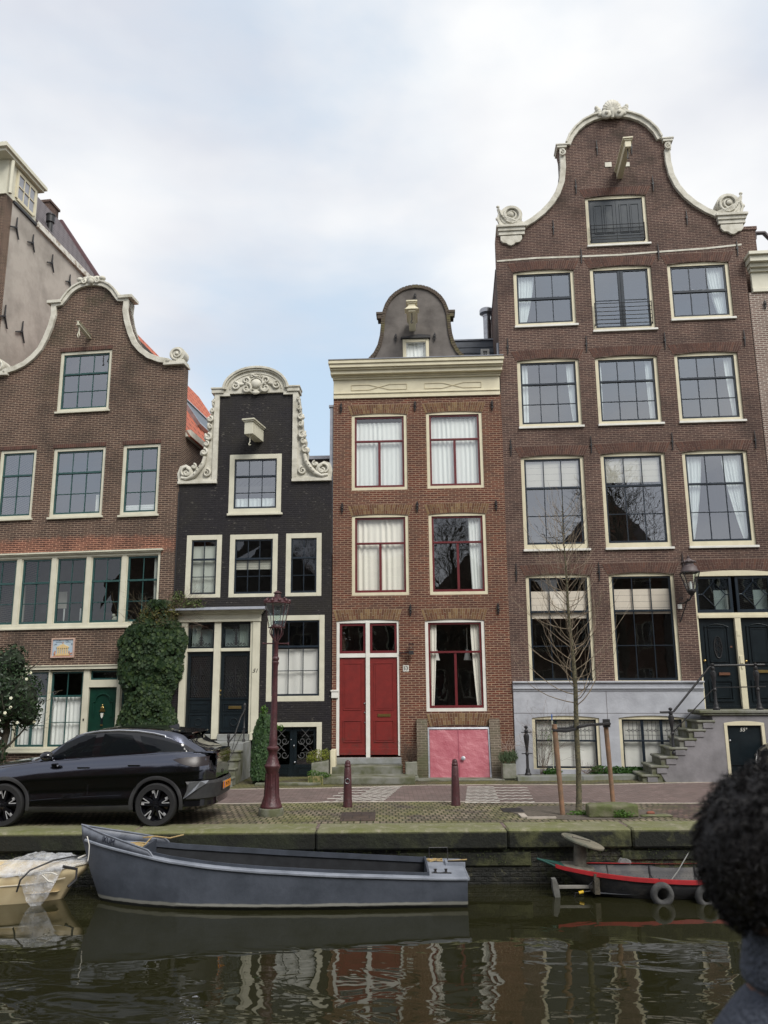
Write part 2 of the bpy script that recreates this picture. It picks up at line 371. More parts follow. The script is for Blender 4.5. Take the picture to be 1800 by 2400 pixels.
def window(H, x0, x1, z0, z1, frame='ivory', sash='navysash', cols=3, rails=(0.36,), bars=(0.68,), fw=0.085, rise=0.0, sill=True, rec=0.035, glass='glass',
           sillw=None, lowcols=None, sillmat=None, curt=None, seed=1, sw=0.045, bw=0.022, rw=0.055, name='window', label=None, botf=None, silld=0.07):
    """A window in its opening: painted frame with sash, glazing bars, pane, sill and whatever hangs behind it. rails and bars are fractions from the top."""
    f = MB(); bf = fw if botf is None else botf
    f.box(x0, x0+fw, rec, rec+0.13, z0, z1-rise); f.box(x1-fw, x1, rec, rec+0.13, z0, z1-rise)
    if rise > 0: f.plate([(x0, z1-rise), (x0+0.0, z1-rise-0.0)][:1] + [(x0+fw, z1-rise), (x1-fw, z1-rise)] + arcpts(x0, x1, z1-rise, rise), (), rec-0.002, rec+0.13)
    zt = z1-rise if rise > 0 else z1-fw
    if rise <= 0: f.box(x0+fw, x1-fw, rec, rec+0.13, z1-fw, z1)
    else:
        f.box(x0+fw, x1-fw, rec, rec+0.13, z1-rise-fw*0.45, z1-rise-0.001); zt = z1-rise-fw*0.45
    f.box(x0+fw, x1-fw, rec, rec+0.13, z0, z0+bf)
    w = f.build(name, MT[frame], H, bevel=0.006)
    if label: w['label'] = label
    a, b, c, d = x0+fw, x1-fw, z0+bf, zt
    s = MB(); ys, ye = rec+0.035, rec+0.085
    hgt = d-c; R = [d-hgt*r for r in rails]
    # outer stiles
    s.box(a, a+sw, ys, ye, c, d); s.box(b-sw, b, ys, ye, c, d); s.box(a+sw, b-sw, ys, ye, d-sw, d); s.box(a+sw, b-sw, ys, ye, c, c+sw*1.25)
    for r in R: s.box(a+0.001, b-0.001, ys-0.012, ye, r-rw/2, r+rw/2)
    for q in bars: z = d-hgt*q; s.box(a+sw, b-sw, ys+0.012, ye-0.006, z-bw/2, z+bw/2)
    lo = min(R) if R else c
    for i in range(1, cols):
        x = a+sw + (b-a-2*sw)*i/cols; s.box(x-bw/2, x+bw/2, ys+0.009, ye-0.004, (lo if lowcols is not None else c+sw), d-sw)
    if lowcols:
        for i in range(1, lowcols):
            x = a+sw + (b-a-2*sw)*i/lowcols; s.box(x-0.035, x+0.035, ys+0.005, ye-0.004, c+sw, lo)
    s.build('sash', MT[sash], w, bevel=0.003)
    g = MB(); rnd = random.Random(seed*17)
    # each sash of panes leans a hair differently, as old glazing does
    edges = [d] + R + [c]
    for k in range(len(edges)-1):
        t1, t2, t3 = (rnd.uniform(-.004, .004) for _ in range(3)); y = ys+0.026+k*0.004
        g.add([(a+.02, y+t1, edges[k+1]), (b-.02, y+t2, edges[k+1]), (b-.02, y+t3, edges[k]), (a+.02, y, edges[k])], [(0, 1, 2, 3)])
    g.build('pane', MT[glass], w)
    if sill:
        sl = MB(); e = 0.02 if sillw is None else sillw
        sl.box(x0-e, x1+e+0.03, -silld, rec+0.02, z0-0.065, z0-0.002)
        sl.build('sill', MT[sillmat or frame], w, bevel=0.006)
    yb = rec+0.155
    for cc in (curt or ()):
        kind = cc[0]
        if kind == 'full': curtain('curtain', w, a, b, c+(d-c)*cc[3], c+(d-c)*cc[4], yb, MT[cc[5]], seed=seed, amp=cc[6] if len(cc) > 6 else 0.022, wl=cc[7] if len(cc) > 7 else 0.12)
        elif kind == 'side': # ('side', x-fraction0, x-fraction1, zlo, zhi, mat, gather, side)
            curtain('curtain', w, a+(b-a)*cc[1], a+(b-a)*cc[2], c+(d-c)*cc[3], c+(d-c)*cc[4], yb, MT[cc[5]], gather=cc[6], side=cc[7], seed=seed+3, wl=0.09)
        elif kind == 'blind':
            m = MB(); z0b, z1b = c+(d-c)*cc[1], c+(d-c)*cc[2]; k = 4
            for i in range(k):
                p = z0b+(z1b-z0b)*i/k; q = z0b+(z1b-z0b)*(i+1)/k-0.006; m.box(a+.02, b-.02, yb-0.05, yb-0.043+0.003*(i % 2), p, q)
            m.build('roman_blind', MT[cc[3]], w)
    return w
def lintel(H, x0, x1, z, h, splay, rise, mat, mortar, y=-0.004, bw=0.056, name='brick_arch', two=True):
    """Flat brick arch: bricks on end leaning outwards from the middle."""
    m = MB(); n = max(3, int(round((x1-x0+splay)/(bw+0.009)))); rnd = random.Random(int(x0*100+z*10))
    f = lambda t, k: ((x0-splay*k) + (x1-x0+2*splay*k)*t, z + rise*(1-(2*t-1)**2)*(1-k*0.5) + (h-rise*0.5*0)*k)
    for i in range(n):
        t0, t1 = (i+0.07)/n, (i+0.93)/n
        cuts = [(0.03, 0.97)] if not two else ([(0.03, 0.62), (0.66, 0.98)] if i % 2 else [(0.03, 0.34), (0.38, 0.98)])
        for k0, k1 in cuts:
            q = [f(t0, k0), f(t1, k0), f(t1, k1), f(t0, k1)]; d = rnd.uniform(0, 0.003)
            vs = [(p[0], yy, p[1]) for yy in (y-0.004-d, y+0.006) for p in q]
            m.add(vs, [(0,1,2,3),(0,4,5,1),(1,5,6,2),(2,6,7,3),(3,7,4,0)])
    b = MB(); T = [i/8 for i in range(9)]
    b.plate([f(t, 0.0) for t in T] + [f(t, 1.0) for t in reversed(T)], (), y, 0.01)
    o = b.build(name, MT[mortar], H); m.build('arch_bricks', MT[mat], o)
    return o
def mold(m, x0, x1, prof, ret=True):
    """Moulding along x: prof = [(y, z0, z1, overhang)]"""
    for y, a, b, e in prof: m.box(x0-e, x1+e, y, 0.06, a, b)
def spiral_ornament(m, cx, cz, r, flip, y=-0.05, start=0.0, turns=1.6, rad=0.035):
    m.volute(cx, cz, r, turns, y, rad, flip, start, r*0.12); m.ball((cx, y-0.01, cz), (r*0.22, 0.04, r*0.22), 8, 6)
def leaf(m, x, z, L, w, a, y=-0.05):
    M = Matrix.Translation((x, y, z)) @ Matrix.Rotation(-a, 4, 'Y'); m.ball((L/2, 0, 0), (L/2, 0.045, w/2), 8, 6, M)
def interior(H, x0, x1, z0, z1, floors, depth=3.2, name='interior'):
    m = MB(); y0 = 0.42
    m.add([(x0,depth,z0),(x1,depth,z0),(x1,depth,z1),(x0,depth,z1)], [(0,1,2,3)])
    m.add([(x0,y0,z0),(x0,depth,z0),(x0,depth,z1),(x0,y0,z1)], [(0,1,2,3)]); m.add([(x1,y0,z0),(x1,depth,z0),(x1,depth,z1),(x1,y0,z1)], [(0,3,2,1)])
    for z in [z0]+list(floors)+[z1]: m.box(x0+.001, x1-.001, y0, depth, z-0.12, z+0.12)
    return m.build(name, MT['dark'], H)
def anchor_iron(H, x, z, h, kind='scroll'):
    m = MB()
    if kind == 'bar':
        m.tube([(x-.004, -.03, z-h/2), (x+.006, -.035, z), (x, -.03, z+h/2)], [0.013, 0.02, 0.010], 6); m.box(x-.03, x+.03, -.045, 0.01, z-.03, z+.02)
    elif kind == 'y':
        for a in (90, 200, 300):
            m.tube([(x, -.035, z), (x+h*cos(radians(a)), -.035, z+h*sin(radians(a)))], [0.02, 0.014], 5)
        m.box(x-.03, x+.03, -.06, 0.01, z-.03, z+.03)
    else:
        m.tube([(x, -.03, z-h/2), (x, -.04, z), (x, -.03, z+h/2)], [0.010, 0.026, 0.010], 6)
        for s in (-1, 1):
            m.volute(x+s*.028, z+h*.22, .035, .9, -.05, .014, s, pi/2, .01, 10); m.volute(x-s*.028, z-h*.16, .035, .9, -.05, .014, s, -pi/2, .01, 10)
        m.ball((x, -.05, z+.01), .035, 8, 6)
    return m.build('wall_anchor', MT['iron'], H, smooth=True)
def body(H, x0, x1, ze, zr, depth, mat, roofmat, sidemat=None, eave=0.12, front=0.34, zb=0.0):
    """side and back walls and a pitched roof behind the front"""
    m = MB(); m.box(x0+.01, x0+.3, front, depth, zb, ze); m.box(x1-.3, x1-.01, front, depth, zb, ze); m.box(x0+.3, x1-.3, depth-.3, depth, zb, ze)
    xm = (x0+x1)/2
    m.plate([(x0+.01, ze), (x1-.01, ze), (xm, zr-.05)], (), depth-.3, depth-.002)
    m.build('side_wall', MT[sidemat or mat], H)
    r = MB()
    for s, xa in ((-1, x0-eave), (1, x1+eave)):
        dz = (zr-ze)/((x1-x0)/2)*eave
        r.add([(xa, front-.02, ze-dz), (xa, depth+.1, ze-dz), (xm, depth+.1, zr), (xm, front-.02, zr)], [(0,1,2,3) if s < 0 else (3,2,1,0)])
    ro = r.build('roof', MT[roofmat], H, solid=0.06)
    return ro
def hoist(H, x, z, L, w, h, rot, mat='cream', hood=False, rope=False, thin=False):
    M = Matrix.Translation((x, 0.05, z)) @ Matrix.Rotation(rot, 4, 'Z'); m = MB()
    if thin: m.box(-w/2, w/2, -L, 0, -h*.12, 0.0, M); m.box(-w*.2, w*.2, -L, 0, -h*.8, -h*.12, M); m.box(-w/2, w/2, -L, 0, -h, -h*.8, M)
    else:
        m.box(-w/2, w/2, -L, 0, -h/2, h/2-.06, M)
        m.box(-w/2-.03, w/2+.03, -L-.03, 0, h/2-.06, h/2-.02, M); m.box(-w/2-.06, w/2+.06, -L-.06, 0, h/2-.02, h/2+.03, M)
        if hood:
            vs = [(-w/2-.11,-L-.05,-h*.30),(w/2+.11,-L-.05,-h*.30),(w/2,-L-.02,h*.05),(-w/2,-L-.02,h*.05),(-w/2-.11,-L+.25,-h*.30),(w/2+.11,-L+.25,-h*.30),(w/2,-L+.2,h*.05),(-w/2,-L+.2,h*.05)]
            m.add([M @ Vector(p) for p in vs], [(0,1,2,3),(1,5,6,2),(5,4,7,6),(4,0,3,7),(3,2,6,7),(0,4,5,1)])
    o = m.build('hoist_beam', MT[mat], H, bevel=0.008)
    r = MB(); p = M @ Vector((0, -L+.12, -h/2 if not thin else -h))
    if rope: r.tube([p, p+Vector((.01, 0, -.13)), p+Vector((-.035, 0, -.27)), p+Vector((0, 0, -.36)), p+Vector((.035, 0, -.28)), p+Vector((0, 0, -.13))], .017, 6)
    else: r.tube([p, p+Vector((0, 0, -.20)), p+Vector((-.03, 0, -.26)), p+Vector((-.02, 0, -.30)), p+Vector((.03, 0, -.28))], .015, 6)
    r.build('hook', MT['white' if rope else 'iron'] if mat != 'ivory' else MT['ivory'], o, smooth=True)
    return o
def panel(m, x0, x1, z0, z1, y, w=0.03, d=0.018):
    m.box(x0, x1, y-d, y, z0, z0+w); m.box(x0, x1, y-d, y, z1-w, z1); m.box(x0, x0+w, y-d, y, z0+w, z1-w); m.box(x1-w, x1, y-d, y, z0+w, z1-w)
    m.box(x0+w*1.8, x1-w*1.8, y-d*.55, y, z0+w*1.8, z1-w*1.8)

# ------------------------------------------------------------------ brick kinds
MT['brick_brown'] = brick('brown_brick', (0.100, 0.062, 0.048), (0.058, 0.038, 0.032), (0.34, 0.26, 0.19), 0.21, 0.0585, 0.0088, stain=(0.022, 0.019, 0.016), stain_amt=0.75, moss=(0.03, 0.034, 0.016), moss_z=(10.2, 14.0, 0.0, 0.85), patch=((1.9, 1.25, 1.1), 2.6, 6.35, (4.2, 0.33)))
MT['brick_black'] = brick('tarred_black_brick', (0.0135, 0.0125, 0.0145), (0.0100, 0.0092, 0.0110), (0.022, 0.020, 0.022), 0.2, 0.0585, 0.010, stain=(0.045, 0.040, 0.022), stain_amt=0.35, vary=(1.4, 1.35, 1.35), rough=0.62, bmp=0.9, spec=0.25)
nt_ = MT['brick_black'].node_tree; b_ = nt_.nodes['Principled BSDF']; src = b_.inputs['Base Color'].links[0].from_socket
tc_ = ND(nt_, 'ShaderNodeTexCoord').outputs['Object']; mp_ = ND(nt_, 'ShaderNodeMapping', {0: tc_, 3: (7, 7, 20)}); sp_ = noise_(nt_, mp_.outputs[0], 1.0, 3, .6, .60, .68); ar_ = noise_(nt_, tc_, 1.5, 3, .6, .44, .62)
mm_ = ND(nt_, 'ShaderNodeMath', {0: sp_, 1: ar_}, operation='MULTIPLY'); nt_.links.new(mixc(nt_, mm_.outputs[0], src, (.15, .14, .12)), b_.inputs['Base Color'])
rr_m = ND(nt_, 'ShaderNodeMapRange', {0: noise_(nt_, mp_.outputs[0], 1.2, 2, .5, .3, .7), 3: .42, 4: .75}); nt_.links.new(rr_m.outputs[0], b_.inputs['Roughness'])
MT['brick_red'] = brick('red_brick', (0.165, 0.050, 0.028), (0.098, 0.038, 0.027), (0.36, 0.25, 0.165), 0.205, 0.060, 0.0100, stain=(0.055, 0.032, 0.024), stain_amt=0.5, vary=(0.62, 0.60, 0.66), moss=(0.08, 0.07, 0.035), moss_z=(0.2, 2.0, 0.6, 0.0))
MT['brick_rust'] = brick('rust_brown_brick', (0.118, 0.066, 0.051), (0.074, 0.045, 0.038), (0.29, 0.215, 0.165), 0.2, 0.056, 0.0090, stain=(0.028, 0.018, 0.016), stain_amt=0.75, vary=(0.66, 0.62, 0.66), moss=(0.033, 0.024, 0.017), moss_z=(14.2, 17.5, 0.0, 1.3))
MT['brick_pale'] = brick('pale_brick', (0.21, 0.145, 0.12), (0.15, 0.105, 0.09), (0.48, 0.44, 0.38), 0.2, 0.06, 0.0115, stain=(0.08, 0.05, 0.04), stain_amt=0.3)
MT['brick_dkarch'] = leafmat('arch_brick_brown', [(.105, .053, .039), (.07, .037, .030), (.125, .062, .044), (.085, .044, .036)], .85, .0, .3)
MT['brick_yarch'] = leafmat('arch_brick_ochre', [(.20, .125, .06), (.12, .048, .028), (.23, .15, .075), (.15, .085, .042), (.10, .045, .028)], .85, .0, .3)
MT['brick_h1arch'] = leafmat('soldier_brick_brown', [(.12, .055, .04), (.07, .038, .030), (.10, .048, .036)], .85, .0, .3)
MT['mortar'] = plain('mortar', (0.27, 0.21, 0.165), 0.95, c2=(0.2, 0.155, 0.125), scale=8)
MT['mortar_y'] = plain('pale_mortar', (0.38, 0.31, 0.22), 0.95, c2=(0.3, 0.24, 0.17), scale=8)
MT['render_grey'] = plain('old_grey_render', (0.155, 0.140, 0.128), 0.92, c2=(0.075, 0.066, 0.060), scale=1.6, bmp=0.35, bscale=12, lo=0.38, hi=0.7)
MT['render_beige'] = plain('old_beige_render', (0.40, 0.365, 0.32), 0.92, c2=(0.26, 0.235, 0.205), scale=0.9, bmp=0.5, bscale=7, lo=0.4, hi=0.66)
MT['plinth'] = plain('blue_grey_plinth_paint', (0.42, 0.435, 0.47), 0.7, c2=(0.31, 0.32, 0.35), scale=1.8, bmp=0.35, bscale=14, lo=0.4, hi=0.7)
MT['stoopgrey'] = plain('grey_stoop_render', (0.235, 0.225, 0.235), 0.85, c2=(0.13, 0.125, 0.13), scale=1.7, bmp=0.35, bscale=10, lo=0.38, hi=0.72)
MT['stepstone'] = plain('mossy_step_stone', (0.19, 0.19, 0.165), 0.85, c2=(0.085, 0.09, 0.045), scale=2.6, bmp=0.4, bscale=18, lo=0.38, hi=0.62)
MT['bluestone'] = plain('grey_bluestone', (0.26, 0.27, 0.27), 0.8, c2=(0.17, 0.175, 0.15), scale=3, bmp=0.25)
def tilemat(name, c1, c2, sx, sz, bmp=1.0):
    m, nt, b = newmat(name)
    tc = ND(nt, 'ShaderNodeTexCoord').outputs['Object']; g = ND(nt, 'ShaderNodeSeparateXYZ', {0: tc})
    def wave(sock, per):
        a = ND(nt, 'ShaderNodeMath', {0: sock, 1: 1/per}, operation='MULTIPLY'); return ND(nt, 'ShaderNodeMath', {0: a.outputs[0]}, operation='FRACT').outputs[0]
    fy = wave(g.outputs[1], sx); fz = wave(g.outputs[2], sz)
    s = ND(nt, 'ShaderNodeMath', {0: fy, 1: pi}, operation='MULTIPLY'); s = ND(nt, 'ShaderNodeMath', {0: s.outputs[0]}, operation='SINE').outputs[0]
    h = ND(nt, 'ShaderNodeMath', {0: s, 1: fz}, operation='SUBTRACT').outputs[0]
    # the dark notch where one pan tile overlaps the next
    da = ND(nt, 'ShaderNodeMath', {0: fy, 1: 0.38}, operation='LESS_THAN'); db = ND(nt, 'ShaderNodeMath', {0: fz, 1: 0.32}, operation='LESS_THAN')
    dd = ND(nt, 'ShaderNodeMath', {0: da.outputs[0], 1: db.outputs[0]}, operation='MULTIPLY').outputs[0]
    col = mixc(nt, noise_(nt, tc, 2.5, 4), c1, c2); col = mixc(nt, dd, col, tuple(x*0.3 for x in c2))
    lk(nt, col, b.inputs['Base Color']); b.inputs['Roughness'].default_value = 0.7; bump(nt, b, h, bmp, 0.03); return m
MT['tile_orange'] = tilemat('orange_pantile', (0.50, 0.125, 0.055), (0.36, 0.085, 0.04), 0.40, 0.36)
MT['tile_dark'] = tilemat('grey_brown_pantile', (0.115, 0.095, 0.10), (0.075, 0.062, 0.065), 0.36, 0.33)
MT['bitumen'] = plain('dark_roofing', (0.05, 0.05, 0.055), 0.85)
MT['slate'] = plain('blue_grey_slate', (0.060, 0.072, 0.090), 0.55, c2=(0.045, 0.052, 0.065), scale=5, bmp=0.2)

# ================================================================== brown brick house with bell gable (far left)
H1 = thing('gable_house', 'wide brown brick house with white bell gable, green sashes and a picture stone', 'house', (-11.52, 22.969, 0), -radians(6.85), -radians(0.33), 'canal houses in the row')
XL, XR, AX = -0.62, 5.655, 2.53
prof = [(0,14.80),(.2,14.79),(.42,14.73),(.62,14.62),(.78,14.47),(.90,14.30),(.97,14.18),(1.24,14.15),(1.27,14.03),(1.25,13.72),(1.32,13.38),(1.45,12.98),(1.60,12.65),(1.80,12.42),(2.05,12.22),(2.35,12.09),(2.65,12.02),(2.72,11.98)]
def gable_outline(ax, prof, xl, xr, zs, zb):
    return [(xl, zb), (xr, zb), (xr, zs)] + [(ax+a, z) for a, z in reversed(prof)] + [(ax-a, z) for a, z in prof[1:]] + [(xl, zs)]
wins = dict(a=(1.665, 3.335, 10.53, 12.48), b=(1.69, 3.335, 7.26, 9.38), c=(3.87, 5.035, 7.24, 9.38), d=(-0.02, 1.15, 7.27, 9.40))
holes = [opening(*w) for w in wins.values()] + [opening(-0.19, 5.19, 4.03, 6.13), opening(-0.42, 5.02, 0.66, 2.86)]
wall = MB().plate(gable_outline(AX, prof, XL, XR, 11.75, -0.1), holes, 0, 0.34).build('facade', MT['brick_brown'], H1)
g = dict(frame='ivory', sash='greensash', fw=0.095)
window(H1, *wins['a'], **g, cols=3, rails=(.36,), bars=(.68,), seed=2)
window(H1, *wins['b'], **g, cols=3, rails=(.35,), bars=(.68,), seed=3, curt=[('side', .86, 1, 0, .3, 'curtainw', 0, 0)])
window(H1, *wins['c'], **g, cols=2, rails=(.36,), bars=(.69,), seed=4, curt=[('blind', 0, .12, 'sheet')])
window(H1, *wins['d'], **g, cols=2, rails=(.36,), bars=(.69,), seed=5)
for k in ('a', 'b', 'c', 'd'):
    w = wins[k]; lintel(H1, w[0]-.02, w[1]+.02, w[3]+.004, .12, 0.0, 0, 'brick_h1arch', 'mortar', two=False)
# long band of five casements
xs = [-0.19, 0.9, 1.975, 3.04, 4.11, 5.19]
for i in range(5):
    a, b = xs[i]+(0.0 if i == 0 else .04), xs[i+1]-(0.0 if i == 4 else .04)
    cu = [('side', .8, 1, 0, 1, 'curtainw', .3, 1)] if i == 4 else ()
    window(H1, a+.03, b-.03, 4.13, 6.06, frame='ivory', sash='greensash', fw=0.03, cols=2, rails=(.37,), bars=(.69,), sill=False, glass='glassd', seed=10+i, curt=cu, sw=.05)
m = MB(); m.box(-.19, 5.19, .0, .15, 4.03, 4.13); m.box(-.19, 5.19, .0, .15, 6.06, 6.13)
for i, x in enumerate(xs): m.box((x-.07 if i else x), (x+.07 if i < 5 else x), .01, .16, 4.13, 6.06)
m.box(-.26, 5.23, -.06, .03, 6.13, 6.165); m.box(-.30, 5.27, -.10, .03, 6.165, 6.21)
m.box(-.22, 5.22, -.05, .03, 3.99, 4.04)
m.build('window_band_frame', MT['ivory'], H1, bevel=.005)
for x in (2.28, 2.78): MB().lathe((x, .22, 4.14), [(.05, 0), (.02, .04), (.015, .12), (.022, .13), (.022, .45), (.0, .46)], 8).build('candle', MT['sheet'], H1, smooth=True)
MB().ball((3.85, .25, 4.25), (.13, .08, .09)).ball((3.78, .25, 4.36), (.05, .05, .06)).box(3.6, 4.0, .18, .34, 4.14, 4.18).build('window_ornament', MT['stonewhite'], H1, smooth=True, ang=.5)
MB().box(.98, 1.30, 1.2, 1.24, 4.6, 5.1).build('picture_frame', MT['iron'], H1)
MB().box(.2, .55, 1.0, 1.04, 4.3, 5.4).box(1.5, 1.85, 1.1, 1.14, 4.7, 5.2).build('picture', MT['blind'], H1)
# ground floor front: two tall windows, the door, a dark window behind the ivy
window(H1, 1.16, 2.08, .74, 2.83, **{**g, 'fw': .03}, cols=1, rails=(.33,), bars=(.72,), sill=False, lowcols=2, glass='glassc', seed=20, curt=[('full', 0, 1, .02, .66, 'curtain')])
window(H1, 2.12, 3.12, .74, 2.83, **{**g, 'fw': .03}, cols=2, rails=(.33,), bars=(.68,), sill=False, glass='glassc', seed=21, curt=[('full', 0, 1, .02, .66, 'curtain')])
window(H1, -.36, 1.12, .74, 2.83, **{**g, 'fw': .03}, cols=2, rails=(.33,), bars=(.68,), sill=False, glass='glassc', seed=22, curt=[('full', 0, 1, .02, .66, 'curtain')])
window(H1, 4.22, 4.98, .74, 2.83, **{**g, 'fw': .03}, cols=1, rails=(.33,), bars=(), sill=False, glass='glassd', seed=23)
window(H1, 3.29, 4.11, 2.55, 2.83, **{**g, 'fw': .012}, cols=1, rails=(), bars=(), sill=False, glass='glassd', seed=24, sw=.04, name='fanlight')
m = MB()
for x0, x1 in ((-.42, -.36), (1.12, 1.16), (2.08, 2.12), (3.12, 3.29), (4.11, 4.22), (4.98, 5.02)): m.box(x0, x1, .0, .17, .0 if x0 > 3 else .66, 2.86)
m.box(-.42, 3.12, -.04, .1, .64, .74); m.box(-.46, 3.14, -.07, .02, .61, .66); m.box(3.29, 4.11, .0, .15, 2.36, 2.55); m.box(-.48, 5.1, -.07, .04, 2.86, 2.95); m.box(-.52, 5.14, -.10, .04, 2.95, 2.98)
m.build('shopfront_frame', MT['ivory'], H1, bevel=.005)
MB().box(-.40, 3.12, .02, .3, -.1, .66).build('brick_base', MT['brick_brown'], H1)
d = MB().box(3.30, 4.105, .07, .12, .02, 2.355).build('door', MT['greendoor'], H1)
m = MB(); panel(m, 3.42, 3.99, .25, .95, .07); m.build('door_panel', MT['greendoor'], d); m = MB(); m.box(3.42, 3.46, .045, .07, 1.55, 1.95); m.box(3.95, 3.99, .045, .07, 1.55, 1.95)
m.tube([(3.42, .055, 1.95)] + [(3.705-.22*cos(pi*i/12), .05, 1.98+.2*sin(pi*i/12)) for i in range(13)] + [(3.99, .055, 1.95)], .022, 6)
m.build('arch_moulding', MT['greendoor'], d)
m = MB(); m.box(3.64, 3.77, .04, .065, 1.62, 1.635); m.ball((3.705, .045, 1.80), (.05, .02, .05)); m.ball((3.705, .045, 1.87), (.025, .02, .035)); m.plate([(3.62, 1.70), (3.79, 1.70), (3.75, 1.79), (3.66, 1.79)], (), .04, .065); m.box(3.67, 3.74, .045, .065, 1.32, 1.36)
m.build('knocker', MT['brass'], d, smooth=True)
MB().plate([(3.665, 1.66), (3.745, 1.66), (3.735, 1.57), (3.705, 1.52), (3.675, 1.57)], (), .035, .066).build('door_shield', MT['white'], d)
MB().box(3.675, 3.735, .05, .068, 1.30, 1.52).build('letter_slot', MT['blackdoor'], d)
text('house_number', '4  9', .15, MT['iron'], H1, (4.155, -.002, 1.50), sx=.8)
MB().box(3.18, 3.215, -.012, .0, 1.46, 1.52).build('bell_push', MT['iron'], H1)
# coping, finial and scrolls
m = MB(); R_ = [(AX+a, z) for a, z in prof]; Lf = [(AX-a, z) for a, z in prof]
m.band(R_, .165, -.09, .36); m.band(Lf, -.165, -.09, .36)
m.band([(x, z+.02) for x, z in R_[:7]], .06, -.13, .37); m.band([(x, z+.02) for x, z in Lf[:7]], -.06, -.13, .37)
for s in (-1, 1):
    c = AX+s*1.19; m.box(c-.26, c+.20 if s > 0 else c+.26, -.15, .38, 14.10, 14.20) if s > 0 else m.box(c-.20, c+.26, -.15, .38, 14.10, 14.20)
    c = AX+s*2.86; m.box(c-.36, c+.30, -.13, .40, 11.80, 11.87) if s > 0 else m.box(c-.30, c+.36, -.13, .40, 11.80, 11.87)
    m.box(c-.31, c+.27, -.09, .38, 11.87, 11.96)
m.build('coping', MT['stonewhite'], H1, bevel=.006)
for s in (-1, 1):
    m = MB(); c = AX+s*2.9; m.plate([(c+.24*cos(2*pi*i/20), 12.16+.22*sin(2*pi*i/20)) for i in range(20)], (), -.06, .3)
    m.volute(c, 12.16, .20, 1.8, -.08, .035, -s, -pi/2, .03); m.ball((c, -.09, 12.16), (.05, .03, .05)); m.build('gable_scroll', MT['stonewhite'], H1, smooth=True, ang=.6)
m = MB()
m.ball((AX, -.08, 14.82), (.14, .12, .12)); m.ball((AX+.02, -.12, 14.74), (.09, .10, .10))
for s in (-1, 1):
    leaf(m, AX, 14.80, .30, .18, pi/2-s*1.25, -.08); leaf(m, AX+s*.05, 14.78, .40, .15, pi/2-s*1.5, -.1); m.volute(AX+s*.2, 14.76, .1, 1.3, -.13, .035, -s, pi/2, .01, 14)
    m.ball((AX+s*.36, -.08, 14.84), (.11, .1, .08))
m.build('finial', MT['stonewhite'], H1, smooth=True, ang=1.2)
hoist(H1, 2.57, 12.98, 1.05, .11, .13, .13, 'ivory', thin=True, rope=True)
m = MB(); m.tube([(3.02, .10, 12.39), (3.02, .08, 12.1), (3.05, .08, 12.03), (3.0, .08, 12.0)], .012, 5); m.build('hook', MT['iron'], H1)
# picture stone
st = MB().box(2.145, 2.775, -.03, .01, 3.215, 3.705).build('picture_stone', plain('sky_blue_relief_paint', (0.33, 0.44, 0.56), .7, c2=(.42, .48, .50), scale=5), H1)
m = MB(); panel_fr = (2.12, 2.80, 3.19, 3.73); a, b, c, d2 = panel_fr
m.box(a, b, -.06, .01, d2-.03, d2); m.box(a, b, -.06, .01, c, c+.03); m.box(a, a+.03, -.06, .01, c+.03, d2-.03); m.box(b-.03, b, -.06, .01, c+.03, d2-.03)
m.build('stone_frame', plain('salmon_stone_paint', (.58, .40, .32), .7), st)
m = MB()
for i in range(6): x = 2.305+i*.058; m.box(x, x+.024, -.055, -.028, 3.30, 3.46)
m.box(2.285, 2.64, -.052, -.028, 3.46, 3.485); m.box(2.285, 2.64, -.052, -.028, 3.275, 3.30); m.box(2.245, 2.68, -.05, -.028, 3.25, 3.275)
m.plate([(2.27, 3.485), (2.65, 3.485), (2.46, 3.575)], (), -.052, -.028)
m.build('temple_relief', plain('yellow_relief_paint', (.72, .53, .26), .7), st)
m = MB(); m.plate([(2.16, 3.225), (2.76, 3.225), (2.76, 3.25), (2.6, 3.262), (2.2, 3.25)], (), -.042, -.028); m.ball((2.225, -.04, 3.31), (.03, .012, .045)); m.ball((2.24, -.045, 3.37), (.018, .012, .022)); m.ball((2.69, -.04, 3.30), (.045, .012, .018)); m.ball((2.73, -.04, 3.315), (.018, .012, .015)); m.ball((2.66, -.04, 3.35), (.018, .01, .025)); m.ball((2.46, -.045, 3.60), (.014, .01, .028))
m.build('relief_figures', plain('terracotta_relief_paint', (.50, .22, .13), .7), st, smooth=True)
inkm = plain('blue_ink', (.05, .09, .16), .7)
text('inscription', 'AT        THE', .055, inkm, st, (2.47, -.032, 3.665), depth=.001)
text('inscription', 'MCMLXXXI    TEMPLE', .045, inkm, st, (2.46, -.032, 3.62), depth=.001)
m = MB(); m.tube([(2.19, -.035, 3.545), (2.22, -.035, 3.56), (2.25, -.035, 3.58), (2.275, -.035, 3.565), (2.25, -.035, 3.55), (2.235, -.035, 3.575)], .004, 4); m.tube([(2.70, -.035, 3.58), (2.74, -.035, 3.575), (2.72, -.035, 3.55), (2.73, -.035, 3.53), (2.70, -.035, 3.58)], .004, 4); m.build('relief_marks', inkm, st)
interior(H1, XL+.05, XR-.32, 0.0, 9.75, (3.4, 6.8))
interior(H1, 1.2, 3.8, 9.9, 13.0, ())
ro = body(H1, XL, XR, 9.86, 14.55, 9.5, 'brick_brown', 'tile_orange', eave=.14)
m = MB(); m.box(XR-.02, XR+.16, .32, 9.5, 9.66, 9.86); m.build('gutter', MT['stonewhite'], H1)
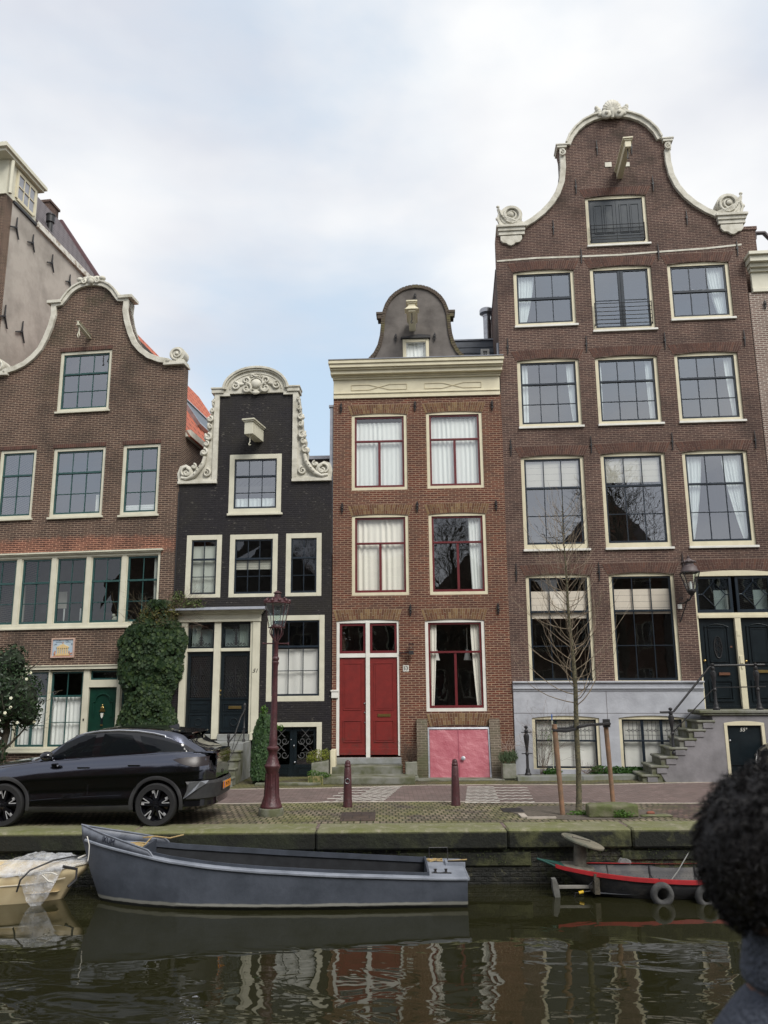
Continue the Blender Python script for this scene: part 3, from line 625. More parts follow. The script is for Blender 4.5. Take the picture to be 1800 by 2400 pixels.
# skylight lying in the right-hand slope
sl = math.atan2(14.55-9.86, (XR-XL)/2); Mx = Matrix.Translation((4.55, 4.6, 9.86+(XR-4.55)*math.tan(sl)+.08)) @ Matrix.Rotation(sl, 4, 'Y')
m = MB(); m.box(-.75, .75, -1.5, 1.5, -.02, .06, Mx); m.box(-.75, -.62, -1.5, 1.5, .06, .12, Mx); m.box(.62, .75, -1.5, 1.5, .06, .12, Mx); m.box(-.62, .62, -1.5, -1.38, .06, .12, Mx)
sk = m.build('skylight', MT['steel'], H1); MB().box(-.62, .62, -1.38, 1.5, .06, .085, Mx).build('pane', MT['navysash'], sk)

# ================================================================== tall house left behind it
TH = thing('tall_house', 'tall house behind the left gable, beige rendered side wall, white dormer, dark tiled roof', 'house', (-11.52, 22.969, 0), -radians(6.85), -radians(0.33), 'canal houses in the row')
xw = -0.66
tw = [(xw-6.0+1.95*i, xw-4.7+1.95*i, 1.2+3.3*j, 3.4+3.3*j) for i in range(3) for j in range(5)]
MB().plate([(xw-6.5, -.1), (xw-.002, -.1), (xw-.002, 18.2), (xw-6.5, 18.2)], [opening(*q) for q in tw], 0, .35).build('facade', MT['brick_brown'], TH)
for k, q in enumerate(tw): window(TH, *q, frame='ivory', sash='navysash', cols=3, seed=200+k)
interior(TH, xw-6.4, xw-.4, 0, 17.6, (4.2, 7.5, 10.8, 14.1))
m = MB(); YB = 6.9; m.box(xw-.3, xw, .351, YB, 8.0, 18.1); m.box(xw-6.5, xw-6.2, .35, YB, -.1, 18.1); m.box(xw-6.2, xw-.35, YB-.3, YB, -.1, 18.1); m.box(xw-.35, xw-.02, .351, YB, -.1, 8.0)
m.build('side_wall', MT['render_beige'], TH)
m = MB(); m.box(xw-.02, xw+.10, 1.72, YB+.1, 18.08, 18.30); m.build('fascia', plain('peeling_white_paint', (.62, .60, .54), .8, c2=(.33, .28, .22), scale=5, lo=.5, hi=.6), TH)
m = MB(); m.box(xw-.01, xw+.06, .36, 1.72, 18.10, 18.20); m.build('eave_board', MT['iron'], TH)
m = MB(); zr = 21.7; xr_ = xw-2.2
m.add([(xw+.06, 1.7, 18.25), (xw+.06, YB, 18.25), (xr_, YB, zr), (xr_, 1.7, zr)], [(0, 1, 2, 3)])
m.add([(xr_, 1.7, zr), (xr_, YB, zr), (xw-6.5, YB, 18.25), (xw-6.5, 1.7, 18.25)], [(0, 1, 2, 3)])
m.build('roof', MT['tile_dark'], TH, solid=.08)
m = MB(); m.plate([(xw, 18.1), (xr_, zr-.1), (xw-6.5, 18.1)], (), YB-.3, YB-.05); m.build('rear_gable', MT['brick_brown'], TH)
m = MB(); m.tube([(xw+.1, YB, 18.3), (xr_, YB, zr+.05)], .13, 8); m.build('ridge_tiles', plain('dark_red_ridge', (.075, .035, .04), .8), TH, smooth=True)
m = MB(); m.box(xr_-.75, xr_+.0, 6.0, 6.7, 20.8, 22.1); m.box(xr_-.8, xr_+.05, 5.95, 6.75, 22.1, 22.2); m.build('chimney', MT['brick_rust'], TH)
m = MB(); m.lathe((xw-.25, 3.0, 18.6), [(.10, 0), (.10, .45), (.15, .47), (.15, .72), (.17, .74), (.17, .78), (.0, .80)], 12); m.build('vent_pipe', MT['iron'], TH, smooth=True)
# dormer storey of white boards at the front of the side wall
m = MB(); m.box(xw-3.2, xw, -.05, 1.70, 18.20, 19.45); m.build('dormer_wall', MT['ivory'], TH)
m = MB(); m.box(xw-3.4, xw+.16, -.5, 1.82, 19.45, 19.55); m.box(xw-3.4, xw+.24, -.6, 1.88, 19.55, 19.66); m.box(xw-3.4, xw+.22, -.6, 1.86, 19.66, 19.70); m.build('dormer_cornice', MT['ivory'], TH)
m = MB(); dw = m
for y0, y1, z0, z1 in ((.42, .52, 18.38, 19.38), (1.48, 1.58, 18.38, 19.38), (.52, 1.48, 19.28, 19.38), (.52, 1.48, 18.32, 18.42), (.52, 1.48, 18.84, 18.87), (.83, .86, 18.42, 19.28), (1.15, 1.18, 18.42, 19.28)): m.box(xw-.01, xw+.05, y0, y1, z0, z1)
dwo = m.build('window', MT['cream'], TH)
MB().box(xw-.01, xw+.02, .52, 1.48, 18.42, 19.28).build('pane', plain('dull_pane', (.30, .31, .34), .08), dwo)
m = MB(); m.tube([(xw+.12, -.02, 19.4), (xw+.12, -.02, 18.2)], .06, 8); m.build('downpipe', MT['ivory'], TH)
def side_anchor(y, z, h):
    m = MB(); X = xw+.05
    for a in (88, 205, 298): m.tube([(X, y, z), (X, y+h*cos(radians(a)), z+h*sin(radians(a)))], [.034, .024], 5)
    m.box(xw-.01, X+.03, y-.03, y+.03, z-.03, z+.03); m.build('wall_anchor', MT['iron'], TH)
for y, z, h in ((.6, 17.34, .38), (1.58, 17.37, .32), (2.85, 17.33, .34), (4.11, 17.27, .3), (.44, 14.07, .40), (1.44, 14.0, .38)): side_anchor(y, z, h)

# ================================================================== narrow black house
H2 = thing('gable_house', 'narrow black-tarred brick house with cream carved neck gable, number 51', 'house', (-5.88, 22.291, 0), -radians(2.85), -radians(.22), 'canal houses in the row')
W2 = 4.43
wr = dict(a=(1.425, 2.956, 7.22, 8.985), b=(.256, 1.277, 4.815, 6.614), c=(1.506, 2.884, 4.81, 6.607), d=(3.117, 4.136, 4.811, 6.609), e=(2.627, 4.232, 1.951, 4.287))
holes = [opening(*w) for w in wr.values()] + [opening(2.66, 4.15, -.02, 1.39), opening(.22, 2.44, 1.12, 4.13)]
out = [(-.03, -.1), (W2-.005, -.1), (W2-.005, 8.15), (3.28, 8.15), (3.28, 10.87), (1.06, 10.87), (1.06, 8.18), (-.03, 8.18)]
MB().plate(out, holes, .0, .34).build('facade', MT['brick_black'], H2)
g = dict(frame='ivory', sash='navysash', fw=.145, rec=.0)
window(H2, *wr['a'], **g, cols=3, rails=(.35,), bars=(.68,), seed=31, curt=[('full', 0, 1, 0, .22, 'curtain'), ('side', .8, 1, 0, .12, 'sheet', 0, 0)])
for k, c in (('b', 2), ('c', 3), ('d', 2)):
    window(H2, *wr[k], **g, cols=c, rails=(.36,), bars=(.68,), seed=32+c, sill=False, botf=.10, glass='glassd', curt=[('full', 0, .45, 0, .9, 'curtainw', .01, .3)] if k == 'b' else [('blind', .45, .62, 'blind')] if k == 'c' else ())
w = window(H2, *wr['e'], **g, cols=3, rails=(.35,), bars=(.67,), seed=36, sill=False, glass='glassc', curt=[('full', 0, 1, 0, .62, 'sheet', .02, .5)])
MB().box(2.80, 4.05, .17, .19, 3.30, 3.35).build('shelf_board', plain('orange_pine', (.55, .28, .10), .6), w)
# cellar doors with scroll ironwork
m = MB(); m.box(2.62, 4.17, -.01, .14, 1.28, 1.40); m.box(4.03, 4.17, -.01, .14, -.05, 1.28); m.box(2.62, 2.74, -.01, .14, -.05, 1.28)
cf = m.build('cellar_door_frame', MT['ivory'], H2, bevel=.006)
m = MB()
for x0, x1 in ((2.745, 3.385), (3.39, 4.03)):
    m.box(x0, x0+.09, .08, .13, -.05, 1.27); m.box(x1-.09, x1, .08, .13, -.05, 1.27); m.box(x0+.09, x1-.09, .08, .13, 1.17, 1.27); m.box(x0+.09, x1-.09, .08, .13, -.05, .30); panel(m, x0+.12, x1-.12, .02, .24, .08, .02)
cd = m.build('cellar_door', MT['blackdoor'], H2); MB().box(2.8, 3.98, .115, .12, .29, 1.18).build('pane', MT['glassd'], cd)
m = MB()
for x0 in (2.85, 3.50):
    for j in range(2):
        z = .45+j*.36
        for s, xx in ((1, x0+.12), (-1, x0+.31)): m.volute(xx, z+.1, .10, 1.2, .075, .010, s, pi*(.5+s*.5), .03, 16); m.tube([(xx, .075, z+.2), (xx+s*.1, .075, z+.3), (xx-s*.02, .075, z+.42)], .008, 5)
m.build('door_ironwork', plain('pale_iron', (.12, .12, .12), .5), cd, smooth=True)
m = MB(); m.ball((3.44, .06, .36), .03); m.ball((3.41, .07, .78), (.02, .02, .04)); m.ball((3.33, .07, .95), .015); m.build('handle', MT['steel'], cd, smooth=True)
# double front door under a flat cornice
m = MB()
for a, b in ((.22, .40), (1.152, 1.335), (2.17, 2.24)): m.box(a, b, -.03 if a > .5 else -.06, .2, .98, 4.13)
m.box(2.24, 2.44, -.07, .1, .95, 4.13); m.box(.40, 1.152, .0, .15, 3.32, 3.41); m.box(1.335, 2.17, .0, .15, 3.32, 3.41); m.box(.18, .42, -.09, .02, .95, 1.15); m.box(2.22, 2.47, -.10, .02, .95, 1.15)
mold(m, .08, 2.46, [(-.10, 4.13, 4.20, .0), (-.07, 4.20, 4.34, .0), (-.13, 4.34, 4.38, .03), (-.20, 4.38, 4.42, .06), (-.24, 4.42, 4.46, .09)])
df = m.build('door_surround', MT['ivory'], H2, bevel=.006)
m = MB(); m.add([(-.06, -.36, 4.462), (2.60, -.36, 4.462), (2.60, .03, 4.56), (-.06, .03, 4.56), (-.06, -.36, 4.44), (2.60, -.36, 4.44), (2.6, .03, 4.44), (-.06, .03, 4.44)], [(0,1,2,3),(4,5,1,0),(5,6,2,1),(4,0,3,7),(7,6,5,4)])
m.build('lead_canopy', MT['lead'], H2)
for k, (a, b) in enumerate(((.405, 1.148), (1.34, 2.166))):
    fl = MB(); fl.box(a, a+.05, .04, .09, 3.41, 4.13); fl.box(b-.05, b, .04, .09, 3.41, 4.13); fl.box(a+.05, b-.05, .04, .09, 3.41, 3.46); fl.box(a+.05, b-.05, .04, .09, 4.07, 4.13)
    o = fl.build('fanlight', MT['blackdoor'], H2); MB().box(a+.04, b-.04, .07, .075, 3.45, 4.08).build('pane', MT['glassd'], o)
    m = MB(); c = (a+b)/2; m.tube([(c, .05, 3.48), (c, .05, 3.85 if k == 0 else 4.04)], [.035, .010], 6)
    for s in (-1, 1):
        for j, r in enumerate((.05, .045, .04)): m.volute(c+s*(.07+j*.085), 3.51, r, 1.3, .05, .011, s, pi/2, .01, 12)
        m.volute(c+s*.05, 3.60, .04, 1.2, .05, .010, s, pi/2, .01, 12); m.volute(c+s*.03, 3.69, .03, 1.2, .05, .009, s, pi/2, .01, 12)
        if k: m.volute(c+s*.055, 3.98, .05, 1.4, .05, .011, s, pi/2, .01, 12); m.volute(c+s*.05, 3.90, .035, 1.4, .05, .01, -s, pi/2, .01, 12)
    m.ball((c, .05, 3.72), .022); m.build('iron_ornament', MT['iron'], o, smooth=True)
    curtain('curtain', o, a+.05, a+(b-a)*(.45), 3.46, 4.08, .22, MT['curtainw'], gather=.5, side=-1, seed=k+3, wl=.06) if k == 0 else curtain('curtain', o, a+(b-a)*.55, b-.05, 3.46, 4.08, .22, MT['curtainw'], seed=8, wl=.07)
    MB().box(a+.05, b-.05, .30, .305, 3.46, 3.95).build('net_blind', MT['sheet'], o)
    # door leaf: open lattice above, panels below
    m = MB(); m.box(a, a+.09, .07, .12, 1.15, 3.32); m.box(b-.09, b, .07, .12, 1.15, 3.32); m.box(a+.09, b-.09, .07, .12, 3.20, 3.32); m.box(a+.09, b-.09, .07, .12, 1.15, 2.06)
    panel(m, a+.10, b-.10, 1.70, 1.92, .07, .025); panel(m, a+.10, b-.10, 1.22, 1.64, .07, .025); m.box(a+.05, b-.05, .03, .07, 1.15, 1.21); m.box(a+.05, b-.05, .045, .07, 2.02, 2.07)
    m.tube([((a+b)/2+.10*cos(2*pi*i/14), .045, 1.43+.10*sin(2*pi*i/14)) for i in range(15)], .012, 5)
    dl = m.build('door', MT['blackdoor'], H2, bevel=.004)
    MB().box(a+.08, b-.08, .105, .11, 2.05, 3.21).build('pane', MT['glassd'], dl)
    m = MB(); nx, nz = 9, 20; wx = (b-a-.18)/nx; wz = 1.14/nz
    for i in range(nx):
        for j in range(nz):
            x = a+.09+wx*(i+.5+(.5 if j % 2 else 0)); z = 2.06+wz*(j+.5)
            if x > b-.1: continue
            m.tube([(x+wx*.52*cos(pi/3*q+pi/6), .085, z+wz*.66*sin(pi/3*q+pi/6)) for q in range(7)], .0065, 3, False)
    c = (a+b)/2
    for s in (-1, 1):
        for zz in (2.45, 2.75): m.volute(c+s*.08, zz, .09, 1.4, .075, .014, s, pi/2 if zz > 2.5 else -pi/2, .01, 16)
    m.tube([(c, .07, 2.3), (c, .07, 2.95)], .014, 5); m.build('door_lattice', MT['iron'], dl)
MB().ball((1.365, .03, 2.26), .028).build('knob', MT['brass'], H2, smooth=True); MB().ball((1.37, .03, 2.15), .02).build('lock', MT['brass'], H2, smooth=True); MB().box(1.60, 1.95, .035, .06, 1.775, 1.85).build('letter_slot', MT['brass'], H2)
text('house_number', '51', .15, MT['iron'], H2, (2.33, -.075, 2.78), shear=.35)
# neck gable: coping, strips, carved wings
m = MB()
m.box(.925, 1.075, -.07, .36, 8.25, 10.87); m.box(3.265, 3.415, -.07, .36, 8.25, 10.87)
m.box(1.075, 1.38, -.07, .36, 10.78, 10.87); m.box(2.98, 3.265, -.07, .36, 10.78, 10.87)
arc = [(2.15+.99*cos(pi*i/20), 10.98+.70*sin(pi*i/20)) for i in range(21)]
m.plate([(1.16, 10.85), (3.14, 10.85)] + [(2.15+.97*cos(pi*i/20), 10.96+.68*sin(pi*i/20)) for i in range(21)], (), -.06, .36)
for off, yy, w_ in ((.0, -.16, .07), (-.07, -.12, .05), (-.20, -.08, .035)):
    k = 1+off/.99; A = [(2.15+.99*k*cos(pi*i/20), 10.98+(.70+off)*sin(pi*i/20)) for i in range(21)]; m.band(A, -w_, yy, .37)
for s in (-1, 1):
    c = 2.15+s*1.13; m.box(c-.20, c+.20, -.14, .38, 10.99, 11.04); m.box(c-.18, c+.18, -.11, .37, 10.87, 10.99)
    b0 = -.07 if s < 0 else 3.26; m.box(b0, b0+1.15, -.09, .36, 8.12, 8.20); m.box(b0+.01, b0+1.14, -.07, .36, 8.20, 8.25)
m.build('coping', MT['stonewhite'], H2, bevel=.006)
m = MB(); c, z = 2.16, 11.10
m.ball((c, -.07, z+.04), (.17, .07, .15)); m.tube([(c+.21*cos(2*pi*i/20), -.08, z+.03+.19*sin(2*pi*i/20)) for i in range(21)], .022, 6)
for s in (-1, 1):
    m.volute(c+s*.30, z+.14, .13, 1.5, -.09, .045, -s, -pi/2, .01, 20); m.volute(c+s*.28, z-.10, .16, 1.4, -.09, .05, s, pi/2, .02, 20)
    m.volute(c+s*.62, z-.02, .13, 1.4, -.09, .04, s, pi/2, .01, 18); leaf(m, c+s*.34, z+.05, .30, .11, (pi if s < 0 else 0)-s*.15, -.08); leaf(m, c+s*.12, z-.22, .25, .1, (pi if s < 0 else 0)+s*.5, -.08)
    m.volute(c+s*.12, z+.28, .06, 1.1, -.08, .03, -s, 0, .01, 12)
m.ball((c, -.09, z-.24), (.12, .05, .07)); m.ball((c, -.08, z+.27), (.07, .05, .05))
m.build('carved_shield', MT['stonewhite'], H2, smooth=True, ang=1.2)
for s in (-1, 1):
    X = lambda a: 2.17 + s*a
    # backing slab of the wing; a = distance from the gable axis
    o = [(1.24, 8.22), (2.24, 8.22), (2.27, 8.45), (2.20, 8.66), (2.02, 8.72), (1.84, 8.60), (1.70, 8.55), (1.58, 8.62), (1.52, 8.80), (1.55, 9.0), (1.47, 9.2), (1.50, 9.38), (1.42, 9.6), (1.38, 9.9), (1.33, 10.3), (1.27, 10.75), (1.24, 10.87)]
    p = [(X(a), z) for a, z in o]; m = MB().plate(p if s > 0 else p[::-1], (), -.03, .30)
    m.volute(X(2.02), 8.47, .22, 1.5, -.07, .05, -s, -pi/2, .03, 24); m.volute(X(1.98), 8.45, .13, 1.2, -.09, .045, s, pi/2, .02, 16)
    m.tube([(X(2.14), -.06, 8.30), (X(1.95), -.07, 8.27), (X(1.78), -.08, 8.35), (X(1.64), -.09, 8.50), (X(1.50), -.09, 8.72), (X(1.46), -.08, 8.92)], [.05, .06, .075, .075, .07, .055], 7)
    m.volute(X(1.40), 8.44, .12, 1.5, -.06, .042, s, pi/2, .02, 18)
    for a, z, r in ((1.78, 8.62, .09), (1.50, 9.05, .12), (1.44, 9.30, .09), (1.40, 9.50, .12), (1.36, 9.82, .075), (1.36, 10.05, .10), (1.31, 10.32, .07), (1.28, 10.62, .055)):
        m.ball((X(a), -.06, z), (r, .065, r*.8)); m.volute(X(a-.01), z+.01, r*.95, 1.3, -.11, r*.33, s, pi/2, .01, 12)
    for a, z, L, w_, an in ((1.44, 9.2, .22, .10, 1.9), (1.40, 9.42, .24, .1, 1.2), (1.38, 9.72, .26, .10, 1.5), (1.34, 9.95, .22, .09, 1.2), (1.31, 10.2, .22, .08, 1.5), (1.28, 10.45, .2, .06, 1.5), (2.08, 8.36, .3, .1, 2.7), (1.66, 8.55, .2, .12, .6), (1.46, 8.98, .16, .12, .3), (1.56, 9.04, .14, .1, 2.6)):
        leaf(m, X(a), z, L, w_, an if s > 0 else pi-an, -.075)
    for q in range(4): m.ball((X(1.74-.07*q), -.165, 8.40+.10*q), (.022, .02, .022))
    m.build('carved_wing', MT['stonewhite'], H2, smooth=True, ang=1.1)
hoist(H2, 2.28, 9.56, .85, .26, .42, -.17, 'ivory')
interior(H2, .05, W2-.1, 0.0, 8.0, (1.0, 4.5, 6.85)); body(H2, 0.0, W2, 8.0, 10.2, 8.0, 'brick_black', 'tile_dark', eave=.0)
m = MB(); m.box(-.05, -.01, -.02, .02, 4.3, 7.9); m.build('downpipe', MT['iron'], H2)

# stoop of the black house (5 steps), rail
ST = thing('stone_stoop', 'mossy five-step stone stoop up to the black house door, partly behind the parked car', 'steps', (-5.88, 22.291, 0), -radians(2.85))
m = MB(); m.box(.15, 2.25, -.95, -.005, 0, .95); b_ = m.build('landing', MT['bluestone'], ST, bevel=.012)
for k in range(5):
    y = -.95-.27*k; z = .78-.19*k
    if z < .01: z = .04
    MB().box(.15, 2.25, y-.30, y+.0, 0, z-.05).box(.13, 2.27, y-.33, y+.0, z-.048, z).build('step', MT['stepstone'], ST, bevel=.012)
MB().box(.24, 1.14, -.14, .0, .951, 1.12).box(1.35, 2.2, -.14, .0, .951, 1.12).build('threshold', MT['bluestone'], ST, bevel=.01)
RL = thing('stair_rail', 'slender black iron stair rail with finials on the stoop beside the small ivy', 'railing', (-5.88, 22.291, 0), -radians(2.85))
def newel(m, x, y, z0, z1, r=.022):
    m.lathe((x, y, z0), [(r*1.9, 0), (r*1.9, .05), (r*.9, .08), (r, (z1-z0)*.33), (r*1.7, (z1-z0)*.34), (r*1.7, (z1-z0)*.36), (r*.9, (z1-z0)*.38), (r*.9, (z1-z0)*.8), (r*1.7, (z1-z0)*.82), (r*1.2, (z1-z0)*.86), (r*1.9, (z1-z0)*.92), (r*1.6, (z1-z0)*.97), (r*.2, (z1-z0))], 10)
m = MB(); newel(m, 2.12, -2.0, .1, 1.25); m.build('post', MT['iron'], RL, smooth=True)
m = MB(); newel(m, 2.16, -.5, .95, 1.95); m.build('post', MT['iron'], RL, smooth=True)
m = MB(); m.tube([(2.12, -2.0, 1.02), (2.13, -1.4, 1.18), (2.15, -.9, 1.58), (2.16, -.5, 1.76)], .018, 6); m.tube([(2.12, -2.0, .55), (2.16, -.5, 1.28)], .010, 5)
m.tube([(2.13, -1.7, .8), (2.13, -1.5, .95), (2.14, -1.3, 1.25), (2.15, -1.0, 1.5)], .009, 5); m.build('handrail', MT['iron'], RL, smooth=True)

# ================================================================== red brick house number 53
for mm_n, lowz in (('reddoor', .6),):   # door_wear: dull scuffed patches low on the leaves
    nt_ = MT[mm_n].node_tree; b_ = nt_.nodes['Principled BSDF']; src = b_.inputs['Base Color'].links[0].from_socket; tc_ = ND(nt_, 'ShaderNodeTexCoord').outputs['Object']
    sz_ = ND(nt_, 'ShaderNodeSeparateXYZ', {0: tc_}); fz_ = ND(nt_, 'ShaderNodeMapRange', {0: sz_.outputs[2], 1: 1.5, 2: .55}); nz_ = noise_(nt_, tc_, 9, 6, .75, .50, .68); mu_ = ND(nt_, 'ShaderNodeMath', {0: fz_.outputs[0], 1: nz_}, operation='MULTIPLY')
    nt_.links.new(mixc(nt_, mu_.outputs[0], src, (.075, .035, .028)), b_.inputs['Base Color'])
H3 = thing('gable_house', 'red brick house number 53 with red double door, pink hatch and grey bell gable', 'house', (-1.431, 22.069, 0), -radians(2.78), -radians(.06), 'canal houses in the row')
W3 = 4.82
wr = dict(a=(.516, 2.123, 7.84, 10.14), b=(2.69, 4.306, 7.85, 10.15), c=(.525, 2.127, 4.82, 7.125), d=(2.70, 4.31, 4.815, 7.125), e=(2.541, 4.168, 1.675, 4.13))
holes = [opening(*w, .04) for w in wr.values()] + [opening(.092, 1.824, .50, 4.15, .04)] + [opening(2.60, 4.16, -.02, 1.27)]
MB().plate([(-.02, -.1), (W3+.06, -.1), (W3+.06, 10.7), (-.02, 10.7)], holes, 0, .34).build('facade', MT['brick_red'], H3)
g = dict(sash='redsash', fw=.085, cols=1, lowcols=2, rails=(.35,), bars=(), rise=.04, rec=.02, sw=.055)
full = lambda a, b, m_='curtain', amp=.02, wl=.13: ('full', 0, 1, a, b, m_, amp, wl)
window(H3, *wr['a'], frame='cream', **g, seed=41, sill=False, glass='glassm', curt=[full(0, .93)])
window(H3, *wr['b'], frame='cream', **g, seed=42, sill=False, glass='glassm', curt=[full(0, .96)])
window(H3, *wr['c'], frame='cream', **g, seed=43, sill=False, curt=[full(.02, 1, 'curtainw', .025, .16)], glass='glassc')
window(H3, *wr['d'], frame='cream', **g, seed=44, sill=False, glass='glassm', curt=[('side', .72, 1, 0, 1, 'curtain', .15, 1)])
w = window(H3, *wr['e'], frame='white', **g, seed=45, sill=False, glass='glassc', curt=[('side', 0, .16, 0, 1, 'curtainw', .45, -1), ('side', .80, 1, 0, 1, 'curtainw', .45, 1)])
m = MB()
for x in (2.84, 3.72): m.lathe((x, .75, 3.05), [(.12, 0), (.10, .02), (.05, .28), (.01, .30), (.01, .9)], 12)
m.build('pendant_lamp', MT['sheet'], w, smooth=True)
for k in ('a', 'b', 'c', 'd'):
    q = wr[k]; lintel(H3, q[0]-.02, q[1]+.02, q[3]-.035, .30, .10, .045, 'brick_yarch', 'mortar_y')
lintel(H3, 2.54, 4.17, 4.10, .31, .10, .045, 'brick_yarch', 'mortar_y'); lintel(H3, .09, 1.82, 4.115, .31, .09, .045, 'brick_yarch', 'mortar_y')
lintel(H3, 2.62, 4.17, 1.28, .33, .08, .045, 'brick_yarch', 'mortar_y', y=-.012)
for x, z in ((.208, 10.34), (2.377, 10.34), (4.615, 10.3), (.248, 7.32), (2.39, 7.32), (4.618, 7.32), (2.151, 4.395), (4.562, 4.398)): anchor_iron(H3, x, z, .34)
m = MB(); c = 'cream'
m.box(.098, .178, .02, .16, .54, 4.10); m.box(1.765, 1.824, .02, .16, .54, 4.10); m.box(.905, 1.015, .0, .16, .30, 4.10); m.box(.178, .905, .02, .16, 3.125, 3.235); m.box(1.015, 1.765, .02, .16, 3.125, 3.235)
m.plate([(.092, 4.06), (1.824, 4.06)] + arcpts(.092, 1.824, 4.11, .04), (), .018, .16)
m.build('door_frame', MT['white'], H3, bevel=.006)
for a, b in ((.18, .903), (1.017, 1.763)):
    fl = MB(); fl.box(a, a+.065, .05, .1, 3.237, 4.058); fl.box(b-.065, b, .05, .1, 3.237, 4.058); fl.box(a+.065, b-.065, .05, .1, 3.237, 3.305); fl.box(a+.065, b-.065, .05, .1, 3.99, 4.058)
    o = fl.build('fanlight', MT['redsash'], H3, bevel=.003); MB().box(a+.06, b-.06, .08, .085, 3.30, 4.0).build('pane', MT['glassd'], o)
    m = MB(); m.box(a, b, .06, .11, .56, 3.124); panel(m, a+.10, b-.10, 1.72, 2.98, .06, .028, .012); panel(m, a+.10, b-.10, .88, 1.46, .06, .028, .016); m.box(a, b, .045, .06, .60, .72); m.box(a, b, .035, .06, .56, .60)
    d = m.build('door', MT['reddoor'], H3, bevel=.003)
    if a > 1: MB().box(1.22, 1.57, .045, .06, 1.545, 1.62).box(1.25, 1.54, .038, .045, 1.565, 1.60).build('letter_slot', MT['brass'], d)
    else:
        m = MB(); m.ball((.865, .045, 1.90), .022); m.ball((.872, .045, 1.66), .02); m.ball((.872, .045, 1.40), .016); m.build('knob', MT['steel'], d, smooth=True)
m = MB().plate([(1.92, 2.735), (2.08, 2.735), (2.08, 2.905), (1.92, 2.905)], (), -.012, .0); np_ = m.build('number_plate', MT['white'], H3, bevel=.004)
text('house_number', '53', .145, MT['iron'], np_, (2.0, -.016, 2.818), sx=.9)
MB().box(-.03, .155, -.05, .01, 2.05, 2.22).box(-.05, .165, -.07, .01, 2.22, 2.26).build('end_block', MT['white'], H3, bevel=.004)
# small box lantern by the door
m = MB(); m.tube([(1.82, -.02, 3.23), (2.05, -.12, 3.235), (2.15, -.16, 3.25)], .014, 6); m.box(2.09, 2.22, -.24, -.10, 3.18, 3.28)
for x in (2.10, 2.205):
    for y in (-.235, -.115): m.box(x-.006, x+.006, y-.006, y+.006, 3.28, 3.46)
m.box(2.085, 2.225, -.25, -.10, 3.46, 3.475)
wl_ = m.build('wall_lantern', MT['iron'], H3); MB().ball((2.155, -.175, 3.37), (.022, .022, .045)).build('bulb', MT['clearglass'], wl_, smooth=True)
# pink sloping cellar hatch between brick cheeks
m = MB(); 
def slab(m, x0, x1, z0, z1, yb, yt, t):
    m.add([(x0,yb-t,z0),(x1,yb-t,z0),(x1,yt-t,z1),(x0,yt-t,z1),(x0,yb,z0),(x1,yb,z0),(x1,yt,z1),(x0,yt,z1)], [(0,1,2,3),(7,6,5,4),(0,4,5,1),(1,5,6,2),(2,6,7,3),(3,7,4,0)])
pk = plain('pink_painted_steel', (.33, .075, .10), .42, c2=(.40, .12, .145), scale=2.2, bmp=.0)
nt_ = pk.node_tree; bb = nt_.nodes['Principled BSDF']; tcx = ND(nt_, 'ShaderNodeTexCoord').outputs['Object']
wv = ND(nt_, 'ShaderNodeTexVoronoi', {'Vector': tcx, 'Scale': 34.0}); ns = ND(nt_, 'ShaderNodeTexNoise', {'Vector': tcx, 'Scale': 2.4, 'Detail': 2})
hh = ND(nt_, 'ShaderNodeMath', {0: ns.outputs[0], 1: 14.0, 2: wv.outputs[0]}, operation='MULTIPLY_ADD'); bump(nt_, bb, hh.outputs[0], .5, .008)
hf = MB(); slab(hf, 2.56, 2.60, .0, 1.27, -.42, -.10, .06); slab(hf, 4.15, 4.19, .0, 1.27, -.42, -.10, .06); slab(hf, 2.60, 4.15, 1.225, 1.27, -.115, -.10, .06)
ho = hf.build('cellar_hatch', MT['steel'], H3)
for a, b in ((2.603, 3.362), (3.372, 4.147)):
    m = MB(); slab(m, a, b, .01, 1.222, -.415, -.115, .035); m.build('hatch_door', pk, ho, bevel=.004)
m = MB(); slab(m, 3.355, 3.379, .01, 1.222, -.45, -.15, .012); m.build('hatch_strip', plain('dark_pink', (.30, .05, .08), .5), ho)
m = MB(); m.lathe((0, 0, 0), [(.055, 0), (.055, .01), (.03, .014)], 16, Matrix.Translation((3.47, -.40, .50)) @ Matrix.Rotation(radians(76), 4, 'X')); m.build('padlock', MT['steel'], ho, smooth=True)
chk = brick('mossy_cheek_brick', (.13, .11, .085), (.10, .08, .06), (.24, .21, .16), .2, .06, .009, stain=(.07, .075, .035), stain_amt=.8)
for a, b in ((2.27, 2.555), (4.195, 4.47)):
    m = MB(); m.add([(a,-.5,-.02),(b,-.5,-.02),(b,-.01,-.02),(a,-.01,-.02),(a,-.5,.25),(b,-.5,.25),(b,-.14,1.48),(a,-.14,1.48),(a,-.01,1.48),(b,-.01,1.48)], [(0,1,5,4),(4,5,6,7),(7,6,9,8),(1,2,9,6,5),(0,4,7,8,3)])
    m.build('hatch_cheek', chk, H3)
